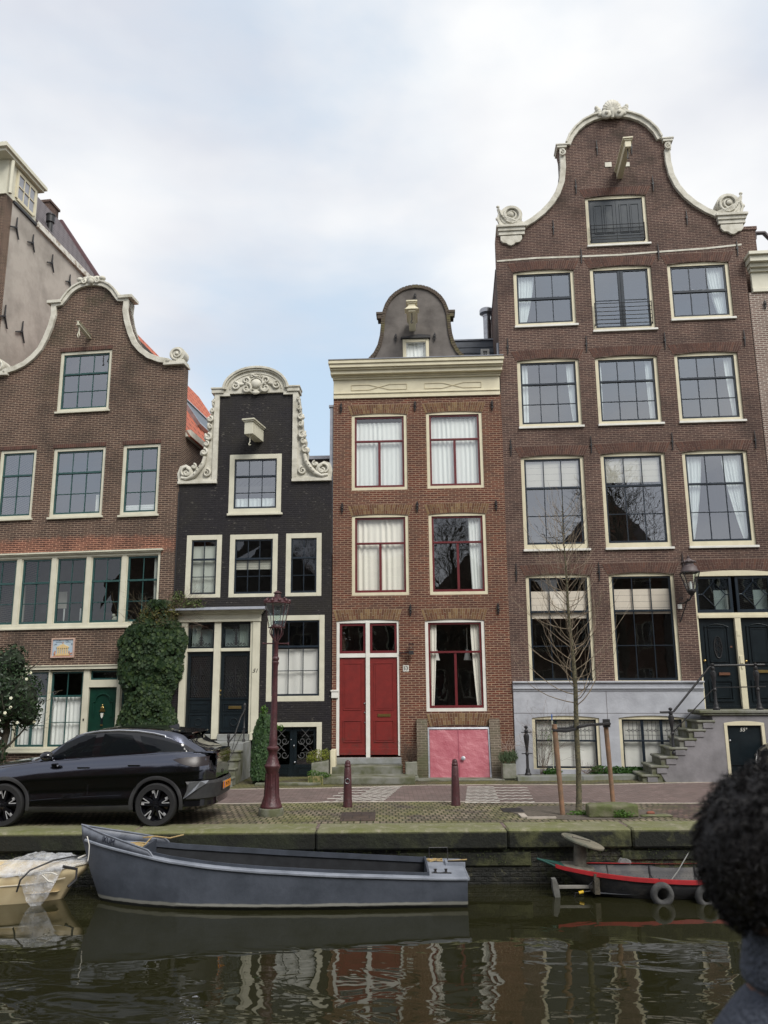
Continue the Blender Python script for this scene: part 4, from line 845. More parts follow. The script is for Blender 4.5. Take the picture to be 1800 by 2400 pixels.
# cornice and frieze
m = MB(); mold(m, -.02, W3+.04, [(-.05, 10.62, 10.70, .0), (-.03, 10.70, 10.76, .0), (-.06, 10.76, 10.80, .0), (-.03, 10.80, 11.20, .0), (-.08, 11.20, 11.26, .02), (-.12, 11.26, 11.31, .03), (-.24, 11.31, 11.42, .07), (-.30, 11.42, 11.47, .08), (-.36, 11.47, 11.58, .09), (-.40, 11.58, 11.66, .12)])
m.box(-.12, W3+.12, -.40, .5, 11.66, 11.69)
co = m.build('cornice', MT['cream'], H3, bevel=.008)
m = MB(); m.box(-.14, W3+.14, -.42, .5, 11.69, 11.71); m.build('cornice_flashing', MT['lead'], co)
m = MB(); rr_ = .011
for x0, x1 in ((.51, 2.14), (2.665, 4.32)):
    c = (x0+x1)/2; zl, zh = 10.87, 11.03
    for pts in ([(x0, zl), (c-.30, zl), (c+.30, zh), (x1, zh)], [(x0, zh), (c-.30, zh), (c+.30, zl), (x1, zl)], [(x0, zl), (x0, zh)], [(x1, zl), (x1, zh)]):
        m.tube([(x, -.037, z) for x, z in pts], rr_, 5)
m.build('frieze_moulding', plain('cream_shadow_paint', (.60, .53, .36), .5), co)
# grey rendered bell gable
p3 = [(0,14.27),(.22,14.24),(.42,14.17),(.62,14.04),(.78,13.88),(.90,13.68),(.98,13.45),(1.02,13.25),(1.04,12.95),(1.07,12.65),(1.14,12.35),(1.26,12.10),(1.42,11.92),(1.56,11.82),(1.66,11.70)]
gw = (2.039, 2.819, 11.60, 12.50); out = [(2.44-1.66, 11.5), (2.44+1.66, 11.5)] + [(2.44+a, z) for a, z in reversed(p3)] + [(2.44-a, z) for a, z in p3[1:]]
MB().plate(out, [opening(*gw)], .12, .42).build('bell_gable', MT['render_grey'], H3)
m = MB(); m.band([(2.44+a, z) for a, z in p3], .10, .08, .46); m.band([(2.44-a, z) for a, z in p3], -.10, .08, .46)
for s in (-1, 1): c = 2.44+s*1.09; m.box(c-.10, c+.10, .05, .46, 13.33, 13.40); m.box(c-.06, c+.06, .07, .46, 13.20, 13.33)
def addbricks(m, pts, s):
    for i in range(len(pts)-1):
        a, b = Vector(pts[i]), Vector(pts[i+1]); L = (b-a).length; k = max(1, int(L/.075))
        for j in range(k):
            t0, t1 = (j+.1)/k, (j+.9)/k; d = (b-a)/L; nrm = Vector((d.y, -d.x))*s
            q = [a+(b-a)*t0-nrm*.015, a+(b-a)*t1-nrm*.015, a+(b-a)*t1+nrm*.09, a+(b-a)*t0+nrm*.09]
            m.add([(v.x, y, v.y) for y in (.068, .47) for v in q], [(0,1,2,3),(0,4,5,1),(2,6,7,3),(1,5,6,2),(3,7,4,0)])
addbricks(m, [(2.44+a, z) for a, z in p3], 1); addbricks(m, [(2.44-a, z) for a, z in p3], -1)
m.build('gable_edging', plain('lichen_brick_edging', (.085, .066, .050), .9, c2=(.12, .105, .045), scale=2.2, lo=.5, hi=.66), H3)
w = window(H3, *gw, frame='cream', sash='white', fw=.09, cols=1, rails=(), bars=(), rec=.08, sill=False, seed=47, sw=.02, glass='glassc', curt=[('full', 0, 1, 0, 1, 'curtain', .02, .11), ])
m = MB(); m.box(1.99, 2.87, .02, .2, 12.51, 12.56); m.add([(1.99, .02, 12.56), (2.87, .02, 12.56), (2.87, .14, 12.66), (2.44, .14, 12.70), (1.99, .14, 12.62)], [(0,1,2,3,4)]); m.build('hood_mould', MT['iron'], H3)
for x, z in ((2.437, 13.86), (1.837, 12.55), (3.0, 12.54)): anchor_iron(H3, x, z, .28).location.y = .11
hoist(H3, 2.34, 12.88, 1.30, .20, .30, .0, 'cream', hood=True)
interior(H3, .1, W3-.12, -.2, 11.5, (1.45, 4.45, 7.5)); 
m = MB(); m.box(.0, .3, .34, 8.0, -.1, 11.5); m.box(W3-.3, W3-.01, .34, 8.0, -.1, 11.5); m.box(.3, W3-.3, 7.7, 8.0, -.1, 11.5); m.build('side_wall', MT['brick_red'], H3)
m = MB(); m.add([(1.2,.42,11.5),(1.2,8,11.5),(2.44,8,13.6),(2.44,.42,13.6),(3.7,8,11.5),(3.7,.42,11.5)], [(0,1,2,3),(3,2,4,5)]); m.add([(.0,.3,11.52),(W3,.3,11.52),(W3,8,11.52),(0,8,11.52)], [(0,1,2,3)]); m.build('roof', MT['bitumen'], H3, solid=.05)
m = MB(); m.box(-.13, -.03, .05, .15, 6.0, 10.4); m.box(-.16, -.02, .02, .2, 10.40, 10.46); m.box(-.10, -.03, .15, 3.0, 8.2, 10.4); m.build('party_pipe', MT['lead'], H3)
# slate-clad roof box with flue and little window
m = MB(); 
m.add([(3.55,3.0,13.05),(5.3,3.0,13.05),(5.3,3.35,13.88),(3.62,3.35,13.88),(3.55,7.5,13.05),(5.3,7.5,13.05),(5.3,7.5,13.88),(3.62,7.5,13.88)], [(0,1,2,3),(1,5,6,2),(5,4,7,6),(4,0,3,7),(3,2,6,7)]); m.box(3.3, 5.3, 2.99, 7.5, 11.52, 13.05)
for z in (13.05, 13.3, 13.56): m.box(3.56+(z-13.05)*.08, 5.3, 3.0+(z-13.05)*.42-.015, 3.4, z, z+.02)
rb = m.build('roof_dormer', MT['slate'], H3)
m = MB(); m.box(3.55, 5.32, 3.30, 3.40, 13.87, 13.92); m.build('lead_ridge', MT['lead'], rb)
m = MB(); m.box(4.60, 4.68, 2.93, 3.2, 13.12, 13.38); m.box(4.80, 4.88, 2.93, 3.2, 13.12, 13.38); m.box(4.68, 4.80, 2.93, 3.2, 13.31, 13.38); m.box(4.68, 4.80, 2.93, 3.2, 13.12, 13.16); m.box(4.73, 4.75, 2.95, 3.2, 13.16, 13.31); m.box(4.68, 4.80, 2.95, 3.2, 13.225, 13.245)
wv_ = m.build('window', MT['white'], rb); MB().box(4.68, 4.80, 2.97, 2.99, 13.16, 13.31).build('pane', MT['navysash'], wv_)
m = MB(); m.lathe((4.9, 3.6, 13.6), [(.13, 0), (.13, 1.25), (.14, 1.26), (.14, 1.29), (.13, 1.30), (.135, 1.32), (.20, 1.36), (.245, 1.38), (.245, 1.50), (.22, 1.54), (.0, 1.56)], 20); m.build('flue_pipe', MT['steel'], H3, smooth=True, ang=.5)
# house behind, seen in the gap between the black and the red house
RB = thing('rear_building', 'low grey flat-roofed building glimpsed behind, between the black gable and the red house', 'building', (-5.88, 22.291, 0), -radians(2.85))
MB().box(2.4, 3.86, 4.5, 8, 0, 10.1).build('wall', MT['render_grey'], RB); MB().box(2.35, 3.92, 4.4, 8, 10.1, 10.22).build('parapet', MT['lead'], RB); MB().box(2.2, 3.4, 4.3, 8, 8.6, 9.95).build('lower_wall', MT['render_grey'], RB)

# ================================================================== tall brick house with bell gable (right)
H4 = thing('gable_house', 'tall rust-brown brick house with big white-edged bell gable, scrolls and grey painted plinth', 'house', (3.387, 21.836, 0), -radians(5.14), radians(.29), 'canal houses in the row')
W4, A4 = 7.24, 3.72
p4 = [(0,19.80),(.3,19.78),(.6,19.70),(.9,19.55),(1.15,19.33),(1.35,19.06),(1.47,18.78),(1.66,18.78),(1.70,18.60),(1.66,18.35),(1.66,17.95),(1.72,17.5),(1.86,17.12),(2.06,16.80),(2.32,16.52),(2.62,16.28),(2.90,16.12),(2.97,16.08)]
wr = {'h': (2.753, 4.558, 15.29, 16.95), 'b': (.496, 2.288, 12.77, 14.57), 'c': (2.762, 4.549, 12.53, 14.58), 'd': (5.012, 6.782, 12.78, 14.59), 'e': (.497, 2.285, 9.63, 11.715), 'f': (2.744, 4.518, 9.64, 11.72), 'g': (4.992, 6.765, 9.65, 11.73),
      'i': (.491, 2.261, 6.05, 8.765), 'j': (2.726, 4.509, 6.055, 8.79), 'k': (4.973, 6.745, 6.06, 8.79), 'l': (.496, 2.252, 2.457, 5.348), 'm': (2.743, 4.486, 2.46, 5.356)}
bw_ = [(.504, 2.258, .20, 1.56), (2.762, 4.464, .20, 1.565)]
holes = [opening(*w, .055) for w in wr.values()] + [opening(4.99, 7.10, 1.70, 5.38, .06)] + [opening(*w, .06) for w in bw_]
MB().plate(gable_outline(A4, p4, .0, W4, 15.75, -.1), holes, 0, .36).build('facade', MT['brick_rust'], H4)
g = dict(frame='cream', sash='navysash', fw=.095, rise=.055, rec=.05, sillmat='white', sw=.05, bw=.024, silld=.06)
c3 = dict(cols=3)
sd_ = lambda a, b, gth, side, z0=0, z1=1: ('side', a, b, z0, z1, 'curtain', gth, side)
window(H4, *wr['b'], **g, **c3, rails=(.50,), bars=(), rw=.075, seed=51, curt=[sd_(0, .33, .55, -1)])
window(H4, *wr['d'], **g, **c3, rails=(.50,), bars=(), rw=.075, seed=52, curt=[sd_(.66, 1, .5, 1)])
window(H4, *wr['e'], **g, **c3, rails=(.355,), bars=(.68,), seed=53, curt=[sd_(0, .14, .1, -1), sd_(.84, 1, .5, 1)])
window(H4, *wr['f'], **g, **c3, rails=(.355,), bars=(.68,), seed=54, curt=[sd_(.86, 1, .2, 1), sd_(0, .07, .3, -1)])
window(H4, *wr['g'], **g, **c3, rails=(.355,), bars=(.68,), seed=55, curt=[sd_(.84, 1, .5, 1)])
window(H4, *wr['i'], **g, **c3, rails=(.345,), bars=(.67,), seed=56, sw=.055) if False else None
g2_ = dict(g); g2_['botf'] = .14
window(H4, *wr['i'], **g2_, **c3, rails=(.345,), bars=(.67,), seed=56, curt=[('blind', .68, .98, 'blind')])
window(H4, *wr['j'], **g2_, **c3, rails=(.345,), bars=(.67,), seed=57, curt=[('blind', .70, .98, 'blind')])
window(H4, *wr['k'], **g2_, **c3, rails=(.345,), bars=(.67,), seed=58, curt=[sd_(.64, 1, .75, 1), ('side', 0, .3, 0, 1, 'curtain', .8, -1)])
g3_ = dict(g); g3_['sill'] = False; g3_['botf'] = .01; g3_['fw'] = .085
window(H4, *wr['l'], **g3_, **c3, rails=(.335,), bars=(.67,), seed=59, glass='glassc', curt=[('blind', .60, .87, 'blind')])
window(H4, *wr['m'], **g3_, **c3, rails=(.335,), bars=(.67,), seed=60, glass='glassc', curt=[('blind', .635, .88, 'blind')])
# french window with rail, and the loft shutters
def rails_(w, x0, x1, zs, y=-.02):
    m = MB()
    for z in zs: m.tube([(x0, y, z), (x1, y, z)], .011, 5)
    for x in (x0, x1): m.tube([(x, y, zs[0]-.05), (x, y, zs[-1]+.03)], .012, 5)
    for x in (x0, x1): m.box(x-.01, x+.01, y, .12, zs[0]-.02, zs[0]+.02)
    return m.build('window_rail', MT['iron'], w)
w = window(H4, *wr['c'], **g, cols=1, rails=(), bars=(.52,), seed=61)
m = MB(); m.box(3.575, 3.735, .07, .13, 12.64, 14.43); m.box(3.645, 3.665, .055, .07, 12.64, 14.43); m.build('meeting_stile', MT['navysash'], w, bevel=.003)
rails_(w, 2.83, 4.47, [12.72+.13*i for i in range(6)])
w = window(H4, *wr['h'], **g, cols=1, rails=(), bars=(), seed=62)
m = MB(); m.box(2.90, 3.655, .075, .12, 15.42, 16.79); m.box(3.665, 4.42, .075, .12, 15.42, 16.79)
for a, b in ((2.90, 3.655), (3.665, 4.42)):
    panel(m, a+.10, a+.37, 15.7, 16.68, .075, .03, .015); panel(m, a+.41, b-.06, 15.7, 16.68, .075, .03, .015)
m.build('loft_shutter', plain('faded_blue_black_paint', (.022, .032, .042), .55, c2=(.045, .055, .06), scale=3, lo=.5, hi=.7), w)
rails_(w, 2.86, 4.45, [15.46, 15.56, 15.68, 15.82, 15.94])
for k in wr:
    q = wr[k]; hh_ = .30 if k not in 'h' else .28
    lintel(H4, q[0]-.03, q[1]+.03, q[3]-.055+.012, hh_, .14, .06, 'brick_dkarch', 'mortar')
lintel(H4, 4.97, 7.12, 5.35, .32, .14, .07, 'brick_dkarch', 'mortar')
for x, z in ((3.21, 18.6), (4.25, 18.55), (2.5, 17.3), (4.8, 17.25), (1.752, 15.95), (5.70, 16.05), (2.532, 14.95), (4.79, 14.95), (7.06, 14.95), (.245, 12.13), (2.526, 12.11), (4.764, 12.12), (6.99, 12.1), (.224, 9.03), (2.487, 9.03), (4.735, 9.06), (6.986, 9.04), (.24, 5.40), (2.491, 5.40), (4.74, 5.62)):
    anchor_iron(H4, x, z, .52, 'bar')
m = MB(); m.band([(.02, 14.95), (1.2, 14.99), (2.4, 14.97), (3.7, 14.96), (5.0, 15.0), (6.2, 15.03), (7.2, 15.10)], .055, -.014, .01); m.build('string_course', MT['stonewhite'], H4)
# basement: painted plinth, ledge, leaded windows
plo = [(.04, -.1), (4.99, -.1), (4.99, 2.2), (.04, 2.2)]
pw = [opening(*w, .06) for w in bw_]
MB().plate(plo, pw, -.045, -.001).build('plinth', MT['plinth'], H4)
m = MB(); m.box(.03, 5.0, -.07, -.001, 2.201, 2.25); m.box(.03, 5.0, -.10, -.001, 2.25, 2.30); m.box(.03, 5.0, -.06, -.001, 2.30, 2.41); m.box(.03, 5.02, -.12, .04, 2.41, 2.455); m.build('plinth_ledge', MT['plinth'], H4, bevel=.008)
m = MB()
for x in (2.48,): m.box(x-.006, x+.006, -.052, -.044, .0, 2.2)
m.box(.04, 4.99, -.05, -.044, 1.62, 1.632); m.build('plinth_joint', MT['stoopgrey'], H4)
for q, wv in enumerate(bw_):
    x0, x1, z0, z1 = wv
    w = window(H4, x0, x1, z0, z1, frame='cream', sash='navysash', fw=.08, rise=.06, rec=-.01, cols=3, rails=(.44,), bars=(), bw=.07, sill=False, seed=70+q, sw=.04, rw=.045, botf=.02, glass='glassc', curt=[('full', 0, 1, .02, 1.0, 'sheet', .012, .3)])
    m = MB(); a, b = x0+.12, x1-.12; zt, zb = z1-.15, z1-.62; per = (b-a)/3
    for k in range(3):
        xa = a+per*k+.04; xb = a+per*(k+1)-.04
        for i in range(1, 4): x = xa+(xb-xa)*i/4; m.box(x-.004, x+.004, .035, .042, zb, zt)
        for i in range(1, 4): z = zb+(zt-zb)*i/4; m.box(xa, xb, .035, .042, z-.004, z+.004)
        for i in (1, 2, 3):
            x = xa+(xb-xa)*i/4; z = zb+(zt-zb)*.5; m.tube([(x-.045, .033, z), (x, .033, z+.045), (x+.045, .033, z), (x, .033, z-.045), (x-.045, .033, z)], .006, 4)
    m.build('leading', MT['iron'], w)
# double door with diamond fanlights
m = MB(); m.box(4.99, 5.03, .0, .18, 1.72, 5.30); m.box(7.02, 7.10, .0, .18, 1.72, 5.30); m.box(5.965, 6.115, -.02, .18, 1.72, 4.10)
m.plate([(4.99, 5.23), (7.10, 5.23)] + arcpts(4.99, 7.10, 5.32, .06), (), -.002, .18); m.box(5.03, 7.02, -.03, .15, 4.10, 4.18); m.box(5.03, 7.02, .0, .16, 4.18, 4.24)
m.box(6.0, 6.08, -.045, -.018, 2.9, 3.1); m.box(6.02, 6.06, -.04, -.018, 2.76, 2.88); m.box(5.99, 6.07, -.03, -.018, 3.62, 3.76)
m.build('door_frame', MT['cream'], H4, bevel=.006)
for a, b in ((5.035, 5.99), (6.09, 7.015)):
    fl = MB(); zl, zh = 4.25, 5.225; c = (a+b)/2; zc = (zl+zh)/2
    fl.box(a, a+.07, .05, .12, zl, zh); fl.box(b-.07, b, .05, .12, zl, zh); fl.box(a+.07, b-.07, .05, .12, zl, zl+.08); fl.box(a+.07, b-.07, .05, .12, zh-.06, zh)
    fl.tube([(c-.30, .06, zc), (c, .06, zc+.33), (c+.30, .06, zc), (c, .06, zc-.33), (c-.30, .06, zc)], .017, 5)
    for p, q in (((a+.05, zc), (c-.30, zc)), ((c+.30, zc), (b-.05, zc)), ((c, zl+.05), (c, zc-.33)), ((c, zc+.33), (c, zh-.04))): fl.tube([(p[0], .06, p[1]), (q[0], .06, q[1])], .017, 5)
    o = fl.build('fanlight', MT['navysash'], H4); MB().box(a+.05, b-.05, .085, .09, zl+.05, zh-.04).build('pane', MT['glassd'], o)
    MB().box(c+.05, b-.06, .25, .255, zl+.1, zl+.62).build('net_blind', MT['sheet'], o)
    x0, x1 = (5.035, 5.96) if a < 5.5 else (6.12, 7.015)
    m = MB(); m.box(x0, x1, .09, .14, 1.74, 4.095); c = (x0+x1)/2
    for (za, zb_) in ((2.85, 3.90), (1.92, 2.48)):
        panel(m, x0+.15, x1-.15, za, zb_, .09, .045, .03); panel(m, x0+.24, x1-.24, za+.09, zb_-.09, .075, .02, .012)
    m.box(x0+.02, x1-.02, .05, .09, 1.74, 1.82)
    m.tube([(x0+.16, .07, 3.86)] + [(c-(.5-i/10)*(x1-x0-.32), .06, 3.86+.08*(1-(2*i/10-1)**2)) for i in range(11)], .018, 5)
    d = m.build('door', MT['blackdoor'], H4, bevel=.004)
    if a < 5.5:
        m = MB(); cz = 3.33
        m.tube([(c+.10*cos(2*pi*i/20), .055, cz+.27*sin(2*pi*i/20)*(1 if abs(sin(2*pi*i/20)) < .8 else 1.05)) for i in range(21)], .012, 5)
        for j in range(6):
            for s in (-1, 1): m.volute(c+s*.045, cz-.2+.08*j, .04, 1.2, .055, .009, s*(1 if j % 2 else -1), pi/2, .008, 10)
        m.build('door_grille', MT['iron'], d)
        MB().box(5.46, 5.74, .045, .09, 2.60, 2.67).box(5.78, 5.87, .075, .09, 3.32, 3.36).build('letter_slot', plain('copper', (.35, .18, .12), .4, 1.0), d)
        MB().ball((5.12, .04, 2.98), .035).build('knob', MT['brass'], d, smooth=True)
    else:
        MB().box(6.42, 6.72, .045, .09, 2.66, 2.73).build('letter_slot', MT['brass'], d); MB().ball((6.18, .04, 2.96), .035).build('knob', MT['brass'], d, smooth=True)
# coping, shell, scrolls
m = MB(); R_ = [(A4+a, z) for a, z in p4]; Lf = [(A4-a, z) for a, z in p4]
m.band(R_[:7], .17, -.10, .40); m.band(Lf[:7], -.17, -.10, .40); m.band([(x, z+.03) for x, z in R_[:7]], .06, -.16, .42); m.band([(x, z+.03) for x, z in Lf[:7]], -.06, -.16, .42)
m.band(R_[9:], .17, -.10, .40); m.band(Lf[9:], -.17, -.10, .40)
for s in (-1, 1):
    c = A4+s*1.60; m.box(c-.14, c+.16, -.13, .42, 18.62, 18.70); m.box(c-.17, c+.19, -.15, .42, 18.70, 18.75); m.box(c-.06, c+.09, -.10, .40, 18.34, 18.62)
    m.volute(A4+s*1.60, 18.42, .11, 1.4, -.15, .04, s, pi/2, .02, 16)
    c = A4+s*3.24; m.box(c-.40, c+.42, -.13, .42, 15.86, 15.97) ; m.box(c-.45, c+.47, -.18, .42, 15.97, 16.05); m.box(c-.38, c+.40, -.09, .40, 15.74, 15.86)
    ap = [(-.32, 15.72), (-.32, 15.60), (-.24, 15.50), (-.12, 15.48), (-.06, 15.42), (.02, 15.39), (.10, 15.42), (.16, 15.48), (.26, 15.50), (.33, 15.58), (.33, 15.72)]
    m.plate([(c+a*s, z) for a, z in (ap if s > 0 else ap)], (), -.07, .02)
m.build('coping', MT['stonewhite'], H4, bevel=.008)
for s in (-1, 1):
    c = A4+s*3.22; cz = 16.42
    m = MB(); m.plate([(c+.34*cos(2*pi*i/24), cz+.33*sin(2*pi*i/24)) for i in range(24)], (), -.06, .34)
    m.plate([(c-s*.42, 16.05), (c+s*.36, 16.05), (c+s*.36, 16.35), (c-s*.1, 16.25)] if s > 0 else [(c+.42, 16.05), (c+.1, 16.25), (c-.36, 16.35), (c-.36, 16.05)], (), -.04, .3)
    m.volute(c, cz, .29, 1.9, -.09, .05, -s, -pi/2, .06, 34); m.ball((c, -.10, cz), (.08, .05, .08))
    for j in range(4): m.tube([(c-s*.40+s*.02*j, -.06, 16.10+.02*j), (c-s*.10, -.08-.01*j, 16.10+.035*j), (c+s*(.14+.05*j), -.08, 16.22+.07*j), (c+s*(.22+.05*j), -.07, 16.45+.08*j)], [.03, .04, .035, .015], 6)
    m.tube([(c+s*.33, -.03, 16.1), (c+s*.40, -.03, 16.3), (c+s*.36, -.03, 16.5), (c+s*.40, -.03, 16.66)], [.05, .045, .035, .03], 6); m.ball((c+s*.39, -.03, 16.74), (.055, .05, .045)); m.ball((c+s*.43, -.03, 16.33), (.045, .04, .06))
    m.build('gable_scroll', MT['stonewhite'], H4, smooth=True, ang=.6)
m = MB(); M = lambda x, y, z: (A4+x*.85, y, 19.70+z*.82)
n = 9
for i in range(n):
    a = pi*(.10+.80*i/(n-1)); m.tube([M(0, -.16, .02), M(.20*cos(a), -.20, .05+.22*sin(a)), M(.29*cos(a), -.14, .05+.44*sin(a)), M(.31*cos(a), -.06, .05+.50*sin(a))], [.03, .07, .085, .05], 6)
m.ball(M(0, -.14, .12), (.14, .1, .2))
for s in (-1, 1):
    m.lathe((0, 0, 0), [(.14, 0), (.15, .03), (.15, .10), (.11, .12), (.055, .125), (.055, .17), (.02, .19)], 18, Matrix.Translation(M(s*.22, -.12, -.06)) @ Matrix.Rotation(radians(90), 4, 'X'))
    for q in range(4): m.ball(M(s*(.42+.04*q), -.1, .02+.09*q), (.10-.012*q, .07, .09)) 
    leaf(m, A4+s*.34, 19.70+.08, .26, .16, pi/2-s*.5, -.08); leaf(m, A4+s*.31, 19.70+.02, .26, .14, pi/2-s*1.1, -.08)
m.tube([M(0, -.16, .0), M(0, -.16, -.22)], [.10, .05], 8)
m.build('shell_finial', MT['stonewhite'], H4, smooth=True, ang=1.2)
hoist(H4, 3.83, 17.62, 1.55, .17, .26, -.03, 'cream')
MB().box(3.42, 3.62, -.02, .01, 17.92, 18.08).box(4.02, 4.16, -.02, .01, 17.9, 18.04).build('iron_patch', MT['stonewhite'], H4)
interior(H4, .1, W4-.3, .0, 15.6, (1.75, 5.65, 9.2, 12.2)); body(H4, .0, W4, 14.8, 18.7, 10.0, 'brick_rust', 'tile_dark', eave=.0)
m = MB(); m.box(7.26, 7.78, .36, .9, 8.0, 15.75); m.box(7.24, 7.83, .33, .95, 15.75, 15.86); m.build('parapet_pier', MT['brick_rust'], H4)
m = MB(); m.box(-.07, -.01, .08, .14, 2.0, 12.3); m.build('downpipe', MT['lead'], H4)

# stone stoop of the tall house
SP = thing('stone_stoop', 'grey stone side stoop with stepped flank, landing and low dark door marked 55a', 'steps', (3.387, 21.836, 0), -radians(5.14))
yf = -1.12
st = [(4.86-.235*k, 1.47-.215*k) for k in range(6)]          # (left end of each flank block, tread height)
fl = [(3.74, -.05), (6.5, -.05), (6.5, 1.56), (4.84, 1.56), (4.84, 1.18)]
out = [(3.78, -.05), (6.3, -.05), (6.3, 1.60), (4.90, 1.60)]
for k in range(6): x, z = st[k]; out += [(x-.0, z-.06+.0), (x-.235, z-.06)] if False else []
out = [(3.62, -.05), (6.30, -.05), (6.30, 1.60), (4.84, 1.60)]
x = 4.84; z = 1.42
while x > 3.63 and z > .2:
    out += [(x, z), (x-.24, z)]; x -= .24; z -= .215
out = [p for p in out]; out += [(3.62, .1)] if out[-1][0] > 3.64 else []
MB().plate(out, [opening(5.10, 6.06, -.02, 1.44, .05)], yf, yf+.2).build('flank_wall', MT['stoopgrey'], SP, bevel=.006)
for k in range(7):
    xl = 4.60-.24*k; z = 1.47-.215*k+.215*0
    if z < .1: break
    m = MB(); m.box(xl-.06-.10, xl+.30, yf-.03, -.13, z-.065, z); m.build('step', MT['stepstone'], SP, bevel=.02)
    m = MB(); m.box(xl-.0, xl+.24, yf-.022, yf+.1, z-.19, z-.067); m.build('riser_block', MT['stoopgrey'], SP, bevel=.006)
    MB().box(xl-.115, xl+.24, yf+.012, -.13, 0, z-.066).build('step_core', MT['stepstone'], SP)
m = MB(); m.box(4.52, 6.40, yf-.08, -.13, 1.63, 1.71); m.box(4.60, 6.36, yf-.05, -.13, 1.58, 1.63); m.build('landing', MT['stepstone'], SP, bevel=.018)
m = MB(); m.box(6.30, 6.36, yf-.02, -.13, 0, 1.58); m.box(4.84, 6.30, yf+.2, -.13, 1.45, 1.58); m.build('landing_core', MT['stoopgrey'], SP)
MB().box(6.36, 6.75, yf+.1, -.13, 1.08, 1.34).box(6.36, 6.62, yf+.1, -.13, .8, 1.08).build('far_steps', MT['stepstone'], SP, bevel=.01)
m = MB(); m.box(5.10, 5.175, yf-.01, yf+.12, -.02, 1.40); m.box(5.985, 6.06, yf-.01, yf+.12, -.02, 1.40); m.plate([(5.10, 1.34), (6.06, 1.34)] + arcpts(5.10, 6.06, 1.40, .045), (), yf-.012, yf+.12)
m.build('door_frame', MT['cream'], SP, bevel=.006)
d = MB().box(5.175, 5.985, yf+.05, yf+.09, .0, 1.34).box(5.20, 5.96, yf+.03, yf+.05, .40, .42).build('low_door', MT['blackdoor'], SP)
text('house_number', '55ª', .12, MT['white'], d, (5.56, yf+.043, 1.235), shear=.3, sx=1.1)
m = MB(); m.ball((5.22, yf+.03, .98), .03); m.build('knob', MT['steel'], d, smooth=True)
# railing with baluster posts
RG = thing('stair_railing', 'black cast-iron stoop railing with chunky baluster posts and sloping handrail at number 55', 'railing', (3.387, 21.836, 0), -radians(5.14))
def baluster(m, x, y, z0, h, s=1.0):
    H_ = h; pr = [(.10, 0), (.10, .04), (.07, .07), (.065, .12), (.045, .16), (.038, .40), (.055, .42), (.055, .45), (.04, .47), (.045, .55), (.075, .70), (.085, .76), (.07, .82), (.045, .84), (.06, .86), (.06, .90), (.035, .92), (.03, .935), (.055, .95), (.06, .975), (.035, .995), (.0, 1.0)]
    m.lathe((x, y, z0), [(r*s, t*H_) for r, t in pr], 14)
    for a in (0, pi/2, pi, 1.5*pi):
        m.volute(x+.05*s*cos(a), z0+H_*.78, .04*s, 1.2, y+.05*s*sin(a)-.02, .014, 1, pi/2, .01, 10)
for x, z in ((3.86, .66), (4.98, 1.71), (6.02, 1.71)):
    m = MB(); baluster(m, x, yf+.06, z, 1.15 if x > 4 else 1.12, .85); m.build('post', MT['iron'], RG, smooth=True, ang=.5)
m = MB(); y = yf+.06
m.tube([(3.60, y, 1.665), (3.93, y, 1.675), (4.90, y, 2.76), (5.0, y, 2.80), (6.25, y, 2.81)], .026, 8); m.build('handrail', MT['iron'], RG, smooth=True)
m = MB(); m.tube([(3.86, y, 1.16), (4.98, y, 2.26), (6.22, y, 2.27)], .014, 6); m.build('lower_rail', MT['iron'], RG, smooth=True)
PB = thing('iron_baluster', 'single black cast-iron baluster post standing by the plinth corner next to the rosemary pot', 'post', (3.64, 21.25, .08), 0)
m = MB(); baluster(m, 0, 0, 0, 1.25, .85); m.tube([(-.13, 0, 1.08), (.13, 0, 1.08)], .012, 6); m.tube([(-.14, 0, .55), (.14, 0, .55)], .012, 6); m.build('post', MT['iron'], PB, smooth=True, ang=.5)
# wall lantern
LN = thing('wall_lantern', 'big old iron lantern on a bracket beside the number 55 door', 'lantern', (3.387, 21.836, 0), -radians(5.14))
m = MB(); lx, ly, lz = 4.79, -.50, 4.78
q = lambda r, z: [(lx+r*cos(pi/4+pi/2*i)*1.414, ly+r*sin(pi/4+pi/2*i)*1.414, lz+z) for i in range(4)]
for a, b in zip(q(.085, 0), q(.20, .46)): m.tube([a, b], .014, 5)
for z, r in ((.0, .09), (.46, .205)):
    p = q(r, z); m.tube(p+[p[0]], .016, 5)
m.lathe((lx, ly, lz), [(.09, -.09), (.12, -.04), (.12, .0)], 12); m.lathe((lx, ly, lz-.16), [(.03, 0), (.05, .03), (.09, .07)], 10)
m.build('frame', MT['iron'], LN)
m = MB(); m.lathe((lx, ly, lz+.46), [(.23, 0), (.235, .03), (.20, .10), (.19, .16), (.13, .20), (.12, .26), (.16, .27), (.17, .30), (.06, .36), (.03, .40), (.045, .43), (.0, .46)], 16)
for i in range(10): a = 2*pi*i/10; m.ball((lx+.165*cos(a), ly+.165*sin(a), lz+.745), .028, 6, 5)
m.build('cap', plain('rusty_lantern_metal', (.075, .05, .05), .6, c2=(.12, .10, .10), scale=7, bmp=.2), LN, smooth=True, ang=.6)
m = MB(); p, p2 = q(.085, .0), q(.195, .45)
for i in range(4): m.add([p[i], p[(i+1) % 4], p2[(i+1) % 4], p2[i]], [(0, 1, 2, 3)])
m.build('glass', MT['clearglass'], LN); MB().lathe((lx, ly, lz+.02), [(.03, 0), (.035, .12), (.02, .2)], 10).build('bulb', MT['sheet'], LN, smooth=True)
m = MB(); m.tube([(lx, ly, lz-.15), (lx-.05, ly+.02, lz-.25), (lx-.14, -.25, lz-.32), (lx-.19, -.02, lz-.30)], .022, 6); m.volute(lx-.17, lz-.2, .06, 1.2, -.08, .014, 1, 0, .01, 12)
